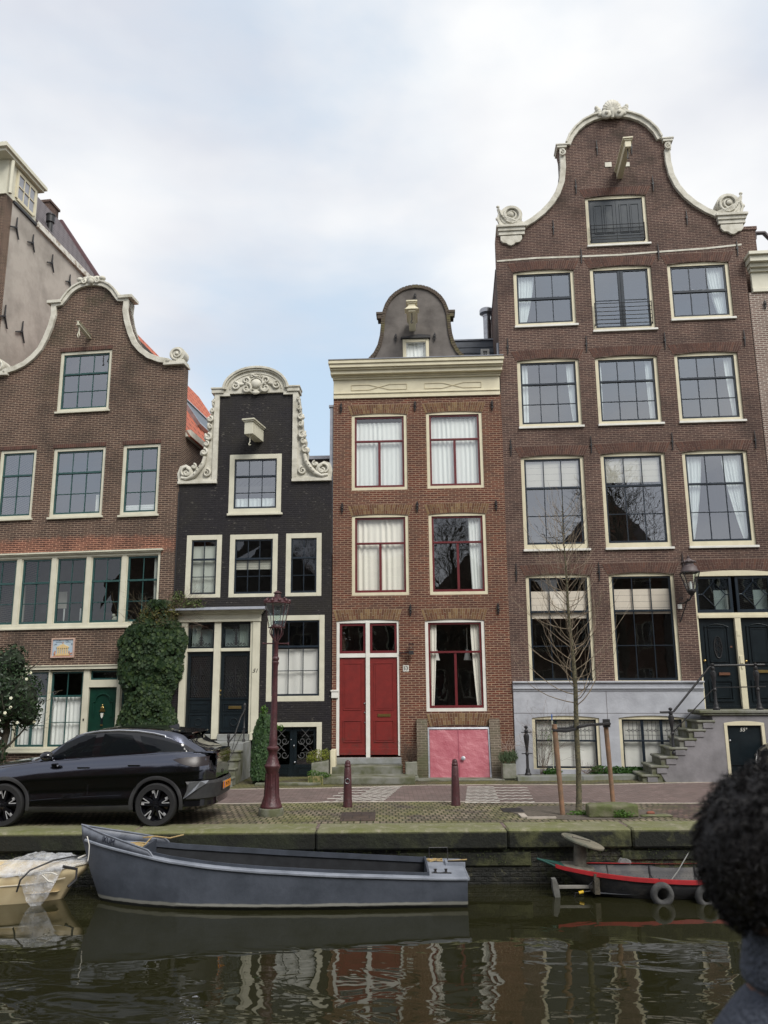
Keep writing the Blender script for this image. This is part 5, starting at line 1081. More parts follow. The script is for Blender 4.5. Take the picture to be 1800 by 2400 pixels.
m.tube([(lx-.05, -.30, lz-.2), (lx-.12, -.20, lz-.45), (lx-.16, -.08, lz-.62), (lx-.21, -.02, lz-.78)], .016, 6); m.build('bracket', MT['iron'], LN, smooth=True)
MB().box(4.54, 4.64, -.06, -.001, 4.33, 4.45).build('switch_box', MT['white'], LN)

# ================================================================== pale brick house, right edge
H5 = thing('gable_house', 'pale brick house with cream cornice at the right edge, only a strip showing', 'house', (3.387, 21.836, 0), -radians(5.14), radians(.29), 'canal houses in the row')
MB().box(7.25, 13, -.02, .34, -.1, 13.5).build('facade', MT['brick_pale'], H5)
m = MB(); mold(m, 7.36, 13, [(-.08, 13.5, 13.62, .0), (-.05, 13.62, 14.12, .0), (-.12, 14.12, 14.22, .03), (-.22, 14.22, 14.34, .06), (-.34, 14.34, 14.52, .10), (-.42, 14.52, 14.62, .14)]); m.build('cornice', MT['ivory'], H5, bevel=.008)
m = MB(); m.box(7.5, 13, .34, 9, -.1, 14.0); m.build('side_wall', MT['brick_pale'], H5)
m = MB(); m.add([(8.05,.5,14.55),(13,.5,14.55),(13,3.5,18),(10.2,3.5,18),(8.05,8,14.55)], [(0,1,2,3),(0,3,4)]); m.tube([(8.05, .5, 14.6), (10.2, 3.5, 18.05)], .09, 6); m.build('roof', MT['tile_dark'], H5)
m = MB(); m.tube([(8.6, 1.0, 15.6), (8.25, .9, 15.95), (8.0, .9, 15.95), (7.95, .9, 15.75)], .07, 6); m.build('roof_finial', MT['tile_dark'], H5)
anchor_iron(H5, 7.66, 13.1, .30).location.y = -.02

# ================================================================== ground, quay, road, water
WZ = -.86
def gravelish(name, c1, c2, c3=None, **k): return plain(name, c1, .9, c2=c2, **k)
m = MB(); m.box(-150, 150, 20.9, 300, -.3, -.012); struct('ground', m, plain('earth', (.10, .09, .07), .95), 'ground behind and under the houses')
def paving(name, c1, c2, mor, bw, rh, rot=0, ms=.006, moss=None, mlo=.42, mhi=.62, rough=.88, msc=.9, stain=(.05, .04, .04), bmp=.6):
    m, nt, b = newmat(name); tc = ND(nt, 'ShaderNodeTexCoord').outputs['Object']; mp = ND(nt, 'ShaderNodeMapping', {0: tc, 2: (0, 0, rot)})
    br = ND(nt, 'ShaderNodeTexBrick', {'Vector': mp.outputs[0], 'Scale': 1.0, 'Mortar Size': ms, 'Mortar Smooth': .2, 'Brick Width': bw, 'Row Height': rh, 'Color1': (*c1, 1), 'Color2': (*c2, 1), 'Mortar': (*mor, 1)})
    col = mixc(nt, noise_(nt, tc, 1.3, 6, .65, .40, .75), br.outputs[0], stain)
    vor = ND(nt, 'ShaderNodeMapping', {0: mp.outputs[0], 3: (1/bw, 1/rh, 1)}); f = noise_(nt, vor.outputs[0], .9, 2, .7, .3, .7)
    col = mixc(nt, f, col, mixc(nt, 1.0, col, (.62, .58, .55), 'MULTIPLY'))
    if moss:
        g = noise_(nt, tc, msc, 7, .68, mlo, mhi); gf = ND(nt, 'ShaderNodeMath', {0: br.outputs['Fac'], 1: -.35, 2: .72}, operation='MULTIPLY_ADD'); gg = ND(nt, 'ShaderNodeMath', {0: g, 1: gf.outputs[0]}, operation='MULTIPLY')
        col = mixc(nt, gg.outputs[0], col, moss)
    lk(nt, col, b.inputs['Base Color']); b.inputs['Roughness'].default_value = rough; b.inputs['Specular IOR Level'].default_value = .3
    inv = ND(nt, 'ShaderNodeMath', {0: 1.0, 1: br.outputs['Fac']}, operation='SUBTRACT'); fn = noise_(nt, tc, 45, 3, .6, .2, .8)
    hh = ND(nt, 'ShaderNodeMath', {0: fn, 1: .4, 2: inv.outputs[0]}, operation='MULTIPLY_ADD'); bump(nt, b, hh.outputs[0], bmp, .008)
    return m
MT['clinker'] = paving('road_clinker', (.29, .215, .20), (.175, .135, .128), (.085, .070, .064), .20, .058, 0, .008, stain=(.15, .12, .11), bmp=.4)
MT['mossy_brick'] = paving('mossy_quay_brick', (.30, .25, .185), (.17, .15, .11), (.040, .045, .018), .115, .22, 0, .016, moss=(.16, .175, .045), mlo=.44, mhi=.72, msc=.8, bmp=1.0)
MT['gutter'] = paving('mossy_gutter_brick', (.15, .125, .10), (.10, .085, .07), (.06, .06, .03), .10, .2, 0, .012, moss=(.13, .13, .035), mlo=.35, mhi=.58, msc=1.5)
# road sheet and its parts, each sheet 4 mm above the one below
m = MB(); m.box(-60, 60, 14.30, 20.92, -.30, 0.0); struct('road', m, MT['clinker'], 'red-brown brick street')
m = MB(); ys = [(-60, 17.3), (-3, 17.2), (-.9, 17.35), (1.2, 17.30), (2.9, 17.0), (6, 16.8), (60, 16.8)]
def strip(poly, z, t=.004): 
    mm = MB(); n = len(poly); mm.add([(x, y, z) for x, y in poly], [tuple(range(n))]); return mm
quay = [(-60, 14.73), (60, 14.73)] + [(x, y) for x, y in reversed(ys)]
struct('pavement', strip(quay, .004), MT['mossy_brick'], 'mossy brick quay paving')
def ribbon(pts, w, z):
    mm = MB()
    for i in range(len(pts)-1):
        (x0, y0), (x1, y1) = pts[i], pts[i+1]; mm.add([(x0, y0, z), (x1, y1, z), (x1, y1+w, z), (x0, y0+w, z)], [(0, 1, 2, 3)])
    return mm
def bandstones(pts, w, z0, z1, L, seed=1, gap=.012):
    rnd = random.Random(seed); mm = MB()
    for i in range(len(pts)-1):
        (x0, y0), (x1, y1) = pts[i], pts[i+1]; n = max(1, int(abs(x1-x0)/L))
        for k in range(n):
            a = x0+(x1-x0)*k/n+gap/2; b = x0+(x1-x0)*(k+1)/n-gap/2; ya = y0+(y1-y0)*k/n; yb = y0+(y1-y0)*(k+1)/n; d = rnd.uniform(-.003, .003)
            mm.add([(a, ya, z0), (b, yb, z0), (b, yb+w, z0), (a, ya+w, z0), (a, ya, z1+d), (b, yb, z1+d), (b, yb+w, z1+d), (a, ya+w, z1+d)], [(4,5,6,7),(0,1,5,4),(1,2,6,5),(2,3,7,6),(3,0,4,7)])
    return mm
pale = plain('pale_band_stone', (.42, .37, .32), .85, c2=(.30, .27, .22), scale=4)
struct('road_edge', bandstones([(-12, 17.28), (-3, 17.2), (-.9, 17.35), (1.2, 17.30), (2.9, 17.0), (6, 16.8), (12, 16.8)], .09, -.02, .010, .5), pale, 'thin pale stone line along the near edge of the street')
yf_ = [(-12, 19.85), (-3.5, 19.62), (-1.3, 19.72), (1.0, 20.13), (2.4, 20.10), (5, 19.95), (8.5, 20.35), (14, 20.6)]
struct('gutter_edge', bandstones(yf_, .07, -.02, .010, .42, 2), pale, 'thin pale stone line along the far edge of the street')
m = MB()
for i in range(len(yf_)-1):
    (x0, y0), (x1, y1) = yf_[i], yf_[i+1]; m.add([(x0, y0+.07, .004), (x1, y1+.07, .004), (x1, 22.6, .004), (x0, 22.6, .004)], [(0, 1, 2, 3)])
struct('gutter', m, MT['gutter'], 'mossy strip of small bricks along the house fronts')
# painted wavy lines on the street
wp = plain('worn_road_paint', (.62, .60, .54), .8, c2=(.34, .31, .28), scale=22, lo=.45, hi=.75)
def zig(name, x0, x1, y, label, z=.009, w=.04, amp=.035, per=.19):
    m = MB(); n = max(4, int((x1-x0)/(per/2))); P = [(x0+(x1-x0)*i/n, y + (amp if i % 2 else -amp)) for i in range(n+1)]
    for i in range(n): (a, b), (c, d) = P[i], P[i+1]; m.add([(a, b-w, z), (c, d-w, z), (c, d+w, z), (a, b+w, z)], [(0, 1, 2, 3)])
    return m
allz = MB()
rnd = random.Random(5)
for k in range(12):
    y = 17.42+.225*k; t = k/11
    xl = (-1.35+.5*t) if k % 2 == 0 else (-.75+.45*t); xr = (-.05 + .42*t)
    if k in (1, 3): xl -= .35
    z = zig('z', xl, xr, y, ''); allz.add(z.v, z.f)
for k in range(12):
    y = 17.15+.235*k
    if y > 19.95: break
    xl = 1.62+.3*(k/11); xr = 3.05+.28*(k/11) if k % 2 == 0 else 2.35+.2*(k/11)
    z = zig('z', xl, xr, y, ''); allz.add(z.v, z.f)
struct('road_markings', allz, wp, 'white wavy road markings')
# stone kerb and flags before the tall house
m = MB(); P = [(3.30, 20.80), (4.95, 20.86), (6.9, 21.0)]
for (x0, y0), (x1, y1) in zip(P, P[1:]):
    m.add([(x0+.006, y0, 0), (x1-.006, y1, 0), (x1-.006, y1+.55, 0), (x0+.006, y0+.55, 0), (x0+.006, y0, .10), (x1-.006, y1, .10), (x1-.006, y1+.55, .10), (x0+.006, y0+.55, .10)], [(4,5,6,7),(0,1,5,4),(1,2,6,5),(3,7,6,2),(0,4,7,3)])
struct('kerb', m, plain('flagstone_grey', (.20, .205, .195), .85, c2=(.13, .14, .085), scale=2.4, bmp=.3, lo=.42, hi=.66), 'grey flagstone kerb along the tall house')
m = MB(); m.box(3.45, 6.9, 21.30, 21.75, -.01, .07); struct('planting_bed', m, plain('bed_soil', (.05, .04, .03), .95, bmp=.5), 'narrow bed of soil under the basement windows')
# quay cap stones and wall
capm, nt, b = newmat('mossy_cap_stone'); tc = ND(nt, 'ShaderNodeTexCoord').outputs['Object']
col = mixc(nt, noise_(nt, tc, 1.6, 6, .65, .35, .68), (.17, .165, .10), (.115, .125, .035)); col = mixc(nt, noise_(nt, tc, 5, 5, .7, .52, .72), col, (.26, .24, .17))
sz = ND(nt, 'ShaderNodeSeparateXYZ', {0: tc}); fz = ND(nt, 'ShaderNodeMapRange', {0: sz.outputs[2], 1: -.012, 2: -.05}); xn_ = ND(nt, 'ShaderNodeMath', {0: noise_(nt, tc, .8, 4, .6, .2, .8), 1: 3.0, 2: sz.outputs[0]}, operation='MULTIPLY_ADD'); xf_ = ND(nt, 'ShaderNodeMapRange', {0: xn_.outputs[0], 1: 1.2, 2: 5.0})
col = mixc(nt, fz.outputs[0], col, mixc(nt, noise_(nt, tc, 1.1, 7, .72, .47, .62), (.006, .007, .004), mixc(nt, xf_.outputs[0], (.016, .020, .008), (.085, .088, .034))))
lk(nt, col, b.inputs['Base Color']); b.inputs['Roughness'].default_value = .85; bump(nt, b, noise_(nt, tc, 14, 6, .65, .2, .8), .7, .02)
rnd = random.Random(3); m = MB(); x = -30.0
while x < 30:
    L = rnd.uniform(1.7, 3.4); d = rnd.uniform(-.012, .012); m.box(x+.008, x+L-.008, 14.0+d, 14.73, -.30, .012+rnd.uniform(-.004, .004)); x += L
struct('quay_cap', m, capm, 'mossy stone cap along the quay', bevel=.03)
wm, nt, b = newmat('wet_mossy_quay_brick'); v, obj = wallcoord(nt)
br = ND(nt, 'ShaderNodeTexBrick', {'Vector': v, 'Scale': 1, 'Mortar Size': .012, 'Mortar Smooth': .4, 'Brick Width': .24, 'Row Height': .075, 'Color1': (.030, .026, .016, 1), 'Color2': (.018, .018, .012, 1), 'Mortar': (.008, .009, .006, 1)})
mp = ND(nt, 'ShaderNodeMapping', {0: obj, 3: (1.5, 1, .7)})
col = mixc(nt, noise_(nt, mp.outputs[0], 2.3, 8, .72, .48, .62), br.outputs[0], (.062, .068, .018)); col = mixc(nt, noise_(nt, mp.outputs[0], 1.1, 6, .6, .50, .62), col, (.006, .007, .005)); col = mixc(nt, noise_(nt, obj, 7, 6, .75, .60, .68), col, (.13, .125, .07))
lk(nt, col, b.inputs['Base Color']); b.inputs['Roughness'].default_value = .55
hh = ND(nt, 'ShaderNodeMath', {0: br.outputs['Fac'], 1: -.6, 2: noise_(nt, obj, 9, 8, .7, .1, .9)}, operation='MULTIPLY_ADD'); bump(nt, b, hh.outputs[0], 1.0, .05)
m = MB(); m.box(-60, 60, 14.10, 14.6, -3, -.30); struct('quay_wall', m, wm, 'dark wet brick quay wall')
m = MB(); rnd = random.Random(11)
for (x0, x1, z0, z1) in ((3.9, 6.4, -.50, -.34), (.2, 2.4, -.58, -.36)): m.box(x0, x1, 14.065, 14.12, z0, z1)
struct('quay_ledge', m, capm, 'stone blocks standing proud of the quay wall', bevel=.02)
# water
wt, nt, b = newmat('canal_water'); b.inputs['Base Color'].default_value = (.017, .0168, .007, 1); b.inputs['Roughness'].default_value = .018; b.inputs['IOR'].default_value = 1.46
tc = ND(nt, 'ShaderNodeTexCoord').outputs['Object']
mpa = ND(nt, 'ShaderNodeMapping', {0: tc, 3: (.8, 1.35, 1)}); a1 = ND(nt, 'ShaderNodeTexNoise', {'Vector': mpa.outputs[0], 'Scale': 1.5, 'Detail': 2.5, 'Roughness': .45, 'Distortion': .8})
mpb = ND(nt, 'ShaderNodeMapping', {0: tc, 3: (.45, 2.2, 1)}); a2 = ND(nt, 'ShaderNodeTexNoise', {'Vector': mpb.outputs[0], 'Scale': 2.6, 'Detail': 1.5, 'Roughness': .5, 'Distortion': .4})
# calmer along the quay, livelier towards the viewer
sy = ND(nt, 'ShaderNodeSeparateXYZ', {0: tc}); cy = ND(nt, 'ShaderNodeMapRange', {0: sy.outputs[1], 1: 12.6, 2: 9.0, 3: .12, 4: 1.0})
cn = noise_(nt, tc, .45, 3, .5, .30, .62); c2_ = ND(nt, 'ShaderNodeMath', {0: cn, 1: .75, 2: .25}, operation='MULTIPLY_ADD')
amp = ND(nt, 'ShaderNodeMath', {0: cy.outputs[0], 1: c2_.outputs[0]}, operation='MULTIPLY')
s1 = ND(nt, 'ShaderNodeMath', {0: a2.outputs[0], 1: .09, 2: a1.outputs[0]}, operation='MULTIPLY_ADD'); s2 = ND(nt, 'ShaderNodeMath', {0: s1.outputs[0], 1: amp.outputs[0]}, operation='MULTIPLY')
bp = ND(nt, 'ShaderNodeBump', {'Strength': 1.0, 'Distance': .021, 'Height': s2.outputs[0]}); lk(nt, bp.outputs[0], b.inputs['Normal'])
m = MB(); m.add([(-150, 2.4, WZ), (150, 2.4, WZ), (150, 14.2, WZ), (-150, 14.2, WZ)], [(0, 1, 2, 3)]); struct('canal_water', m, wt, 'dark still canal water')
m = MB(); m.box(-60, 60, -40, 2.4, -3, .425); struct('near_quay', m, MT['gutter'], 'quay on the near side, under the viewer')
m = MB(); m.box(-60, 60, 2.4, 14.2, -3.1, -3.0); struct('canal_bed', m, plain('mud', (.02, .02, .012), .9))

# ================================================================== houses and trees across the canal, seen in the reflections
def far_house(x, w, h, ztop, mat, trim, label, kind):
    T = thing('canal_house', label, 'house', (x, -11.0, .42), pi, group='houses on the near side of the canal, seen only in reflections')
    win = []; m = MB(); n = 3 if w > 5 else 2; cw = (w-.8)/n; holes = []
    z = 1.0
    while z < h-2.2:
        for i in range(n): holes.append((.4+cw*i+cw*.2, .4+cw*i+cw*.8, z, z+1.9))
        z += 3.1
    if kind == 'bell': top = [(w, h), (w*.78, h+.4), (w*.70, h+2.2), (w*.5, h+3.3), (w*.30, h+2.2), (w*.22, h+.4), (0, h)]
    elif kind == 'peak': top = [(w, h), (w*.5, h+ztop), (0, h)]
    else: top = [(w, h), (0, h)]
    m.plate([(0, 0), (w, 0)] + top, [opening(*q) for q in holes], 0, .3); m.build('facade', mat, T)
    f = MB(); 
    for q in holes:
        x0, x1, z0, z1 = q; f.box(x0, x0+.09, .05, .15, z0, z1); f.box(x1-.09, x1, .05, .15, z0, z1); f.box(x0+.09, x1-.09, .05, .15, z1-.09, z1); f.box(x0+.09, x1-.09, .05, .15, z0, z0+.09); f.box((x0+x1)/2-.03, (x0+x1)/2+.03, .06, .14, z0+.09, z1-.09)
    if kind == 'flat': f.box(-.1, w+.1, -.3, .02, h-.8, h+.05)
    f.build('window_frames', trim, T); MB().box(.1, w-.1, .2, .22, .5, h-.3).build('pane', MT['glassd'], T)
    b = MB(); b.box(.02, w-.02, .31, 8, 0, h-.1); b.build('house_body', MT['bitumen'], T)
    r = MB(); r.plate([(0, h-.1), (w, h-.1), (w*.5, h+(ztop if kind != 'flat' else .3))], (), .35, 8); r.build('roof', MT['tile_dark'], T)
fm = [MT['brick_rust'], MT['brick_brown'], MT['brick_red'], MT['render_grey']]
rnd = random.Random(4); x = 34.0
labs = ['wide brown house with peaked roof across the canal', 'narrow red house with bell gable across the canal', 'grey rendered house with flat cornice across the canal', 'rust-brown house with bell gable across the canal', 'low brown house with steep peak across the canal', 'red brick house with white flat cornice across the canal', 'dark rust house with high peak across the canal', 'tall brown bell-gabled house at the end across the canal', 'last grey peaked house across the canal']
kinds = ['peak', 'bell', 'flat', 'bell', 'peak', 'flat', 'peak', 'bell', 'peak']; hs = [10, 11.5, 10.5, 11.0, 7.0, 10.5, 9.0, 12.0, 10.0]; ws = [8, 6, 7, 6.5, 7.5, 6.5, 8, 6, 8]
for k in range(9):
    far_house(x, ws[k], hs[k], 4.0, fm[(k*3+1) % 4], MT['ivory'], labs[k], kinds[k]); x -= ws[k]+.05
def branch(m, p, d, L, r, depth, rnd, spread=.6, n=5, k=3, up=.25, sides=4, rmin=.004):
    pts = [p]; q = Vector(p); dd = Vector(d).normalized(); rs = [r]
    for i in range(n):
        dd = (dd + Vector((rnd.uniform(-1, 1), rnd.uniform(-1, 1), rnd.uniform(-.6, 1)))*.14 + Vector((0, 0, up*.12))).normalized(); q = q + dd*(L/n); pts.append(tuple(q)); rs.append(max(rmin, r*(1-.75*(i+1)/n)))
    m.tube(pts, rs, sides, False)
    if depth > 0:
        for j in range(k):
            i = rnd.randint(1, n); a = rnd.uniform(0, 2*pi); base = (Vector(pts[i])-Vector(pts[i-1])).normalized(); o = base.orthogonal().normalized(); o = Matrix.Rotation(a, 3, base) @ o
            nd = (base*(1-spread*.5) + o*spread).normalized(); branch(m, pts[i], nd, L*rnd.uniform(.5, .75), rs[i]*.62, depth-1, rnd, spread, n, k, up, 3, rmin)
MT['bark'] = plain('grey_bark', (.10, .085, .06), .9, c2=(.055, .048, .036), scale=9, bmp=.6)
for k, (x, y, h, lab) in enumerate(((-6.5, -6.2, 13, 'bare elm across the canal, left of the three'), (1.5, -6.0, 12, 'bare elm across the canal, middle of the three'), (9.5, -6.4, 15, 'tall bare poplar across the canal, right of the three'))):
    T = thing('bare_tree', lab, 'tree', (x, y, .46), 0, group='bare trees on the near quay, seen only in reflections'); rnd = random.Random(40+k)
    m = MB(); m.tube([(0, 0, 0), (.1, 0, h*.2), (-.05, .1, h*.45), (.1, 0, h*.7), (0, 0, h)], [.28, .24, .19, .10, .02], 8); m.build('trunk', MT['bark'], T)
    m = MB()
    for i in range(26):
        z = h*(.28+.68*i/26); a = i*2.4; branch(m, (0, 0, z), (cos(a)*.8, sin(a)*.8, .9 if k < 2 else 1.8), h*(.34-.010*i) , .09-.0025*i, 3, rnd, .6, 5, 4, .3, 4, .008)
    m.build('crown', MT['bark'], T)

# ================================================================== parked car
CAR = thing('parked_car', 'dark grey fastback SUV with orange number plate, parked facing left on the quay', 'car', (-3.98, 15.43, .004), -radians(1.8))
def paint(name, c, rough=.28, metal=.55):
    m, nt, b = newmat(name); b.inputs['Base Color'].default_value = (*c, 1); b.inputs['Metallic'].default_value = metal; b.inputs['Roughness'].default_value = rough
    b.inputs['Coat Weight'].default_value = .9; b.inputs['Coat Roughness'].default_value = .03
    tc = ND(nt, 'ShaderNodeTexCoord').outputs['Object']; d = noise_(nt, tc, 5, 5, .6, .3, .9); r = ND(nt, 'ShaderNodeMapRange', {0: d, 3: rough-.05, 4: rough+.15}); b.inputs['Roughness'].default_value = rough; return m
CP = paint('grey_metallic_paint', (.085, .092, .120), .16, 1.0); PB_ = plain('black_plastic', (.018, .018, .020), .55, c2=(.03, .03, .03), bmp=.1); GB = plain('gloss_black', (.006, .006, .008), .06, coat=.5)
cgl = plain('tinted_car_glass', (.006, .008, .009), .02, spec=.32, c2=(.005, .006, .008)); CHR = plain('satin_silver', (.62, .63, .66), .25, .9)
def interp(tab, x):
    if x <= tab[0][0]: return tab[0][1]
    for (a, p), (b, q) in zip(tab, tab[1:]):
        if x <= b: t = (x-a)/(b-a); return p+(q-p)*t
    return tab[-1][1]
def smooth_tab(tab, lo=-3.62, hi=.94, n=115, it=5):
    xs = [lo+(hi-lo)*i/(n-1) for i in range(n)]; v = [interp(tab, x) for x in xs]
    for _ in range(it): v = [v[0]] + [(v[i-1]+2*v[i]+v[i+1])/4 for i in range(1, n-1)] + [v[-1]]
    return list(zip(xs, v))
Tz = smooth_tab([(-3.62, .70), (-3.5, .90), (-3.3, .98), (-2.9, 1.05), (-2.45, 1.10), (-2.25, 1.13), (-1.62, 1.52), (-1.35, 1.60), (-1.0, 1.655), (-.6, 1.665), (-.2, 1.645), (.15, 1.60), (.40, 1.545), (.44, 1.46), (.86, 1.235), (.90, 1.20), (.94, 1.05)], it=3)
Tb = smooth_tab([(-3.62, .66), (-3.45, .80), (-3.2, .90), (-2.7, .99), (-2.2, 1.06), (-1.2, 1.135), (-.2, 1.19), (.3, 1.215), (.6, 1.20), (.85, 1.18), (.94, 1.02)])
Tw = smooth_tab([(-3.62, .55), (-3.55, .70), (-3.4, .83), (-3.1, .91), (-2.7, .935), (-2, .925), (-.6, .925), (0, .945), (.4, .935), (.62, .89), (.76, .82), (.86, .70), (.94, .50)])
Tg = smooth_tab([(-3.62, .45), (-3.3, .70), (-2.5, .78), (-2.2, .74), (-1.7, .70), (-1.2, .69), (-.2, .68), (.2, .65), (.4, .60), (.6, .62), (.86, .62), (.94, .42)])
Ts = smooth_tab([(-3.62, .36), (-3.4, .24), (-3.1, .22), (-2, .235), (-.6, .235), (.3, .24), (.6, .30), (.8, .36), (.94, .50)])
def section(x):
    zt, zb, w, g, zs = (interp(t, x) for t in (Tz, Tb, Tw, Tg, Ts)); zb = min(zb, zt-.02); dz = zb-zs
    rl = max(zt-.07, zb+.012); 
    return [(0, zs), (w*.80, zs), (w-.03, zs+.03), (w-.005, zs+dz*.22), (w-.02, zs+dz*.42), (w, zs+dz*.64), (w-.012, zs+dz*.78), (w-.055, zs+dz*.90), (w-.125, zb), (w-.15, zb+.012) if zt-zb > .1 else (w-.14, zb+.004), ((g+w-.15)/2+.02, (zb+rl)/2), (g+.01, rl), (g*.90, zt-.025), (g*.5, zt-.006), (0, zt)]
def dense(P, k=3):
    out = []
    for i in range(len(P)-1):
        p0 = P[max(i-1, 0)]; p1, p2 = P[i], P[i+1]; p3 = P[min(i+2, len(P)-1)]
        for j in range(k):
            t = j/k; out.append(tuple(.5*((2*p1[a])+(-p0[a]+p2[a])*t+(2*p0[a]-5*p1[a]+4*p2[a]-p3[a])*t*t+(-p0[a]+3*p1[a]-3*p2[a]+p3[a])*t**3)*1.0 for a in (0, 1)))
    out.append(P[-1]); return out
rows = []
for i in range(93):
    x = -3.62+4.56*i/92; h = dense(section(x)); rows.append([(x, -y, z) for y, z in h] + [(x, y, z) for y, z in reversed(h[1:-1])])
m = MB().grid(rows, True); n = len(rows[0]); m.f.append(tuple(range(n))); b0 = (len(rows)-1)*n; m.f.append(tuple(b0+k for k in reversed(range(n))))
bod = m.build('body', CP, CAR, smooth=True, ang=.55); fix_normals(bod)
ct = MB()
for x in (0, -2.70): ct.lathe((0, 0, 0), [(.415, -1.2), (.415, -.62)], 40, Matrix.Translation((x, 0, .37)) @ Matrix.Rotation(radians(-90), 4, 'X')); ct.lathe((0, 0, 0), [(.415, .62), (.415, 1.2)], 40, Matrix.Translation((x, 0, .37)) @ Matrix.Rotation(radians(-90), 4, 'X'))
cut = ct.build('cut', None, CAR); fix_normals(cut)
bo = bod.modifiers.new('b', 'BOOLEAN'); bo.object = cut; bo.operation = 'DIFFERENCE'; bo.solver = 'EXACT'
bpy.context.view_layer.update(); dg = bpy.context.evaluated_depsgraph_get()
me = bpy.data.meshes.new_from_object(bod.evaluated_get(dg)); bod.modifiers.clear(); bod.data = me; me.name = 'body'; bpy.data.objects.remove(cut)
def sy_(x, z):
    h = dense(section(x), 6); best = None
    for (y0, z0), (y1, z1) in zip(h[8:], h[9:]):
        if (z0-z)*(z1-z) <= 0 and abs(z1-z0) > 1e-6: best = y0+(y1-y0)*(z-z0)/(z1-z0)
    if best is None: best = h[-1][0] if z > h[-1][1] else h[8][0]
    return best
def onside(poly, off=.006, dn=5, side=-1):
    P = []
    for i in range(len(poly)):
        a, b = poly[i], poly[(i+1) % len(poly)]
        for j in range(dn): t = j/dn; P.append((a[0]+(b[0]-a[0])*t, a[1]+(b[1]-a[1])*t))
    return P
def sidepatch(name, poly, mat, parent, off=.006, both=True, res=.06):
    for side in ((-1, 1) if both else (-1,)):
        m = MB(); P = onside(poly)
        # interior sample points so that the patch follows the curve of the body
        xs = [p[0] for p in P]; zs = [p[1] for p in P]; pts = list(P); 
        def inside(x, z):
            c = False
            for (x0, z0), (x1, z1) in zip(P, P[1:]+P[:1]):
                if (z0 > z) != (z1 > z) and x < (x1-x0)*(z-z0)/(z1-z0)+x0: c = not c
            return c
        x = min(xs)+res/2
        while x < max(xs):
            z = min(zs)+res/2
            while z < max(zs):
                if inside(x, z) and min((x-a)**2+(z-b)**2 for a, b in P) > (res*.35)**2: pts.append((x, z))
                z += res
            x += res
        r = mathutils.geometry.delaunay_2d_cdt([Vector(p) for p in pts], [], [list(range(len(P)))], 1, 1e-5)
        vs = [(v.x, side*(sy_(v.x, v.y)+off), v.y) for v in r[0]]; A2 = sum((r[0][f[1]].x-r[0][f[0]].x)*(r[0][f[2]].y-r[0][f[0]].y)-(r[0][f[2]].x-r[0][f[0]].x)*(r[0][f[1]].y-r[0][f[0]].y) for f in r[2])
        fs = [tuple(f) if (side < 0) == (A2 > 0) else tuple(reversed(f)) for f in r[2]]
        m.add(vs, fs); o = m.build(name, mat, parent, smooth=True, ang=1.0)
    return o
def sideline(name, pts, r, mat, off=.004, n=6):
    for side in (-1, 1):
        MB().tube([(x, side*(sy_(x, z)+off), z) for x, z in pts], r, n).build(name, mat, CAR, smooth=True)
gz = sidepatch('greenhouse_trim', [(-2.30, 1.085), (-1.2, 1.155), (-.27, 1.205), (-.05, 1.225), (.62, 1.235), (.40, 1.36), (.16, 1.44), (-.25, 1.545), (-.7, 1.585), (-1.1, 1.59), (-1.45, 1.55), (-1.80, 1.415)], GB, CAR, .003)
sidepatch('window', [(-2.02, 1.13), (-1.24, 1.175), (-1.20, 1.53), (-1.45, 1.52), (-1.75, 1.39)], cgl, CAR, .008)
sidepatch('window', [(-1.10, 1.185), (-.30, 1.225), (-.42, 1.36), (-.55, 1.52), (-.8, 1.55), (-1.05, 1.55)], cgl, CAR, .008)
sidepatch('window', [(-.22, 1.235), (.50, 1.255), (.30, 1.36), (.05, 1.43), (-.40, 1.515), (-.36, 1.42)], cgl, CAR, .008)
sideline('silver_roof_strip', [(-2.33, 1.09), (-2.1, 1.23), (-1.85, 1.38), (-1.6, 1.50), (-1.4, 1.55), (-1.15, 1.585), (-.8, 1.60), (-.45, 1.585), (-.15, 1.545), (.05, 1.50)], .021, CHR, .012)
sidepatch('silver_quarter_blade', [(-.22, 1.565), (.05, 1.50), (.24, 1.435), (.30, 1.42), (.12, 1.47), (-.02, 1.50)], CHR, CAR, .016)
# roof glass, windscreen, rear window: patches on the top
def toppatch(name, x0, x1, w0, w1, mat, off=.006, nx=12):
    rows = []
    for i in range(nx+1):
        x = x0+(x1-x0)*i/nx; w = w0+(w1-w0)*i/nx; h = dense(section(x), 4); row = []
        for j in range(-8, 9):
            y = abs(w*j/8); z = None
            for (ya, za), (yb, zb) in zip(h[-26:], h[-25:]):
                if (ya-y)*(yb-y) <= 0 and abs(ya-yb) > 1e-6: z = za+(zb-za)*(y-ya)/(yb-ya)
            row.append((x, w*j/8, (z if z is not None else h[-1][1])+off))
        rows.append(row)
    return MB().grid(rows).build(name, mat, CAR, smooth=True, ang=1.5)
toppatch('windscreen', -2.20, -1.58, .66, .60, cgl); toppatch('roof_panel', -1.52, .30, .60, .56, plain('black_roof', (.012, .013, .014), .12, coat=.6)); toppatch('rear_window', .45, .83, .56, .60, GB)
toppatch('bonnet_scuttle', -2.36, -2.20, .66, .66, PB_)
m = MB(); m.add([(.14, -.60, 1.59), (.14, .60, 1.59), (.50, .58, 1.555), (.50, -.58, 1.555), (.14, -.60, 1.56), (.14, .60, 1.56), (.50, .58, 1.535), (.50, -.58, 1.535)], [(0,3,2,1),(4,5,6,7),(0,4,7,3),(3,7,6,2),(1,2,6,5)]); m.add([(.12, -.615, 1.50), (.50, -.585, 1.545), (.50, -.585, 1.525), (.32, -.60, 1.43), (.12, .615, 1.50), (.50, .585, 1.545), (.50, .585, 1.525), (.32, .60, 1.43)], [(0,3,2,1),(4,5,6,7)])
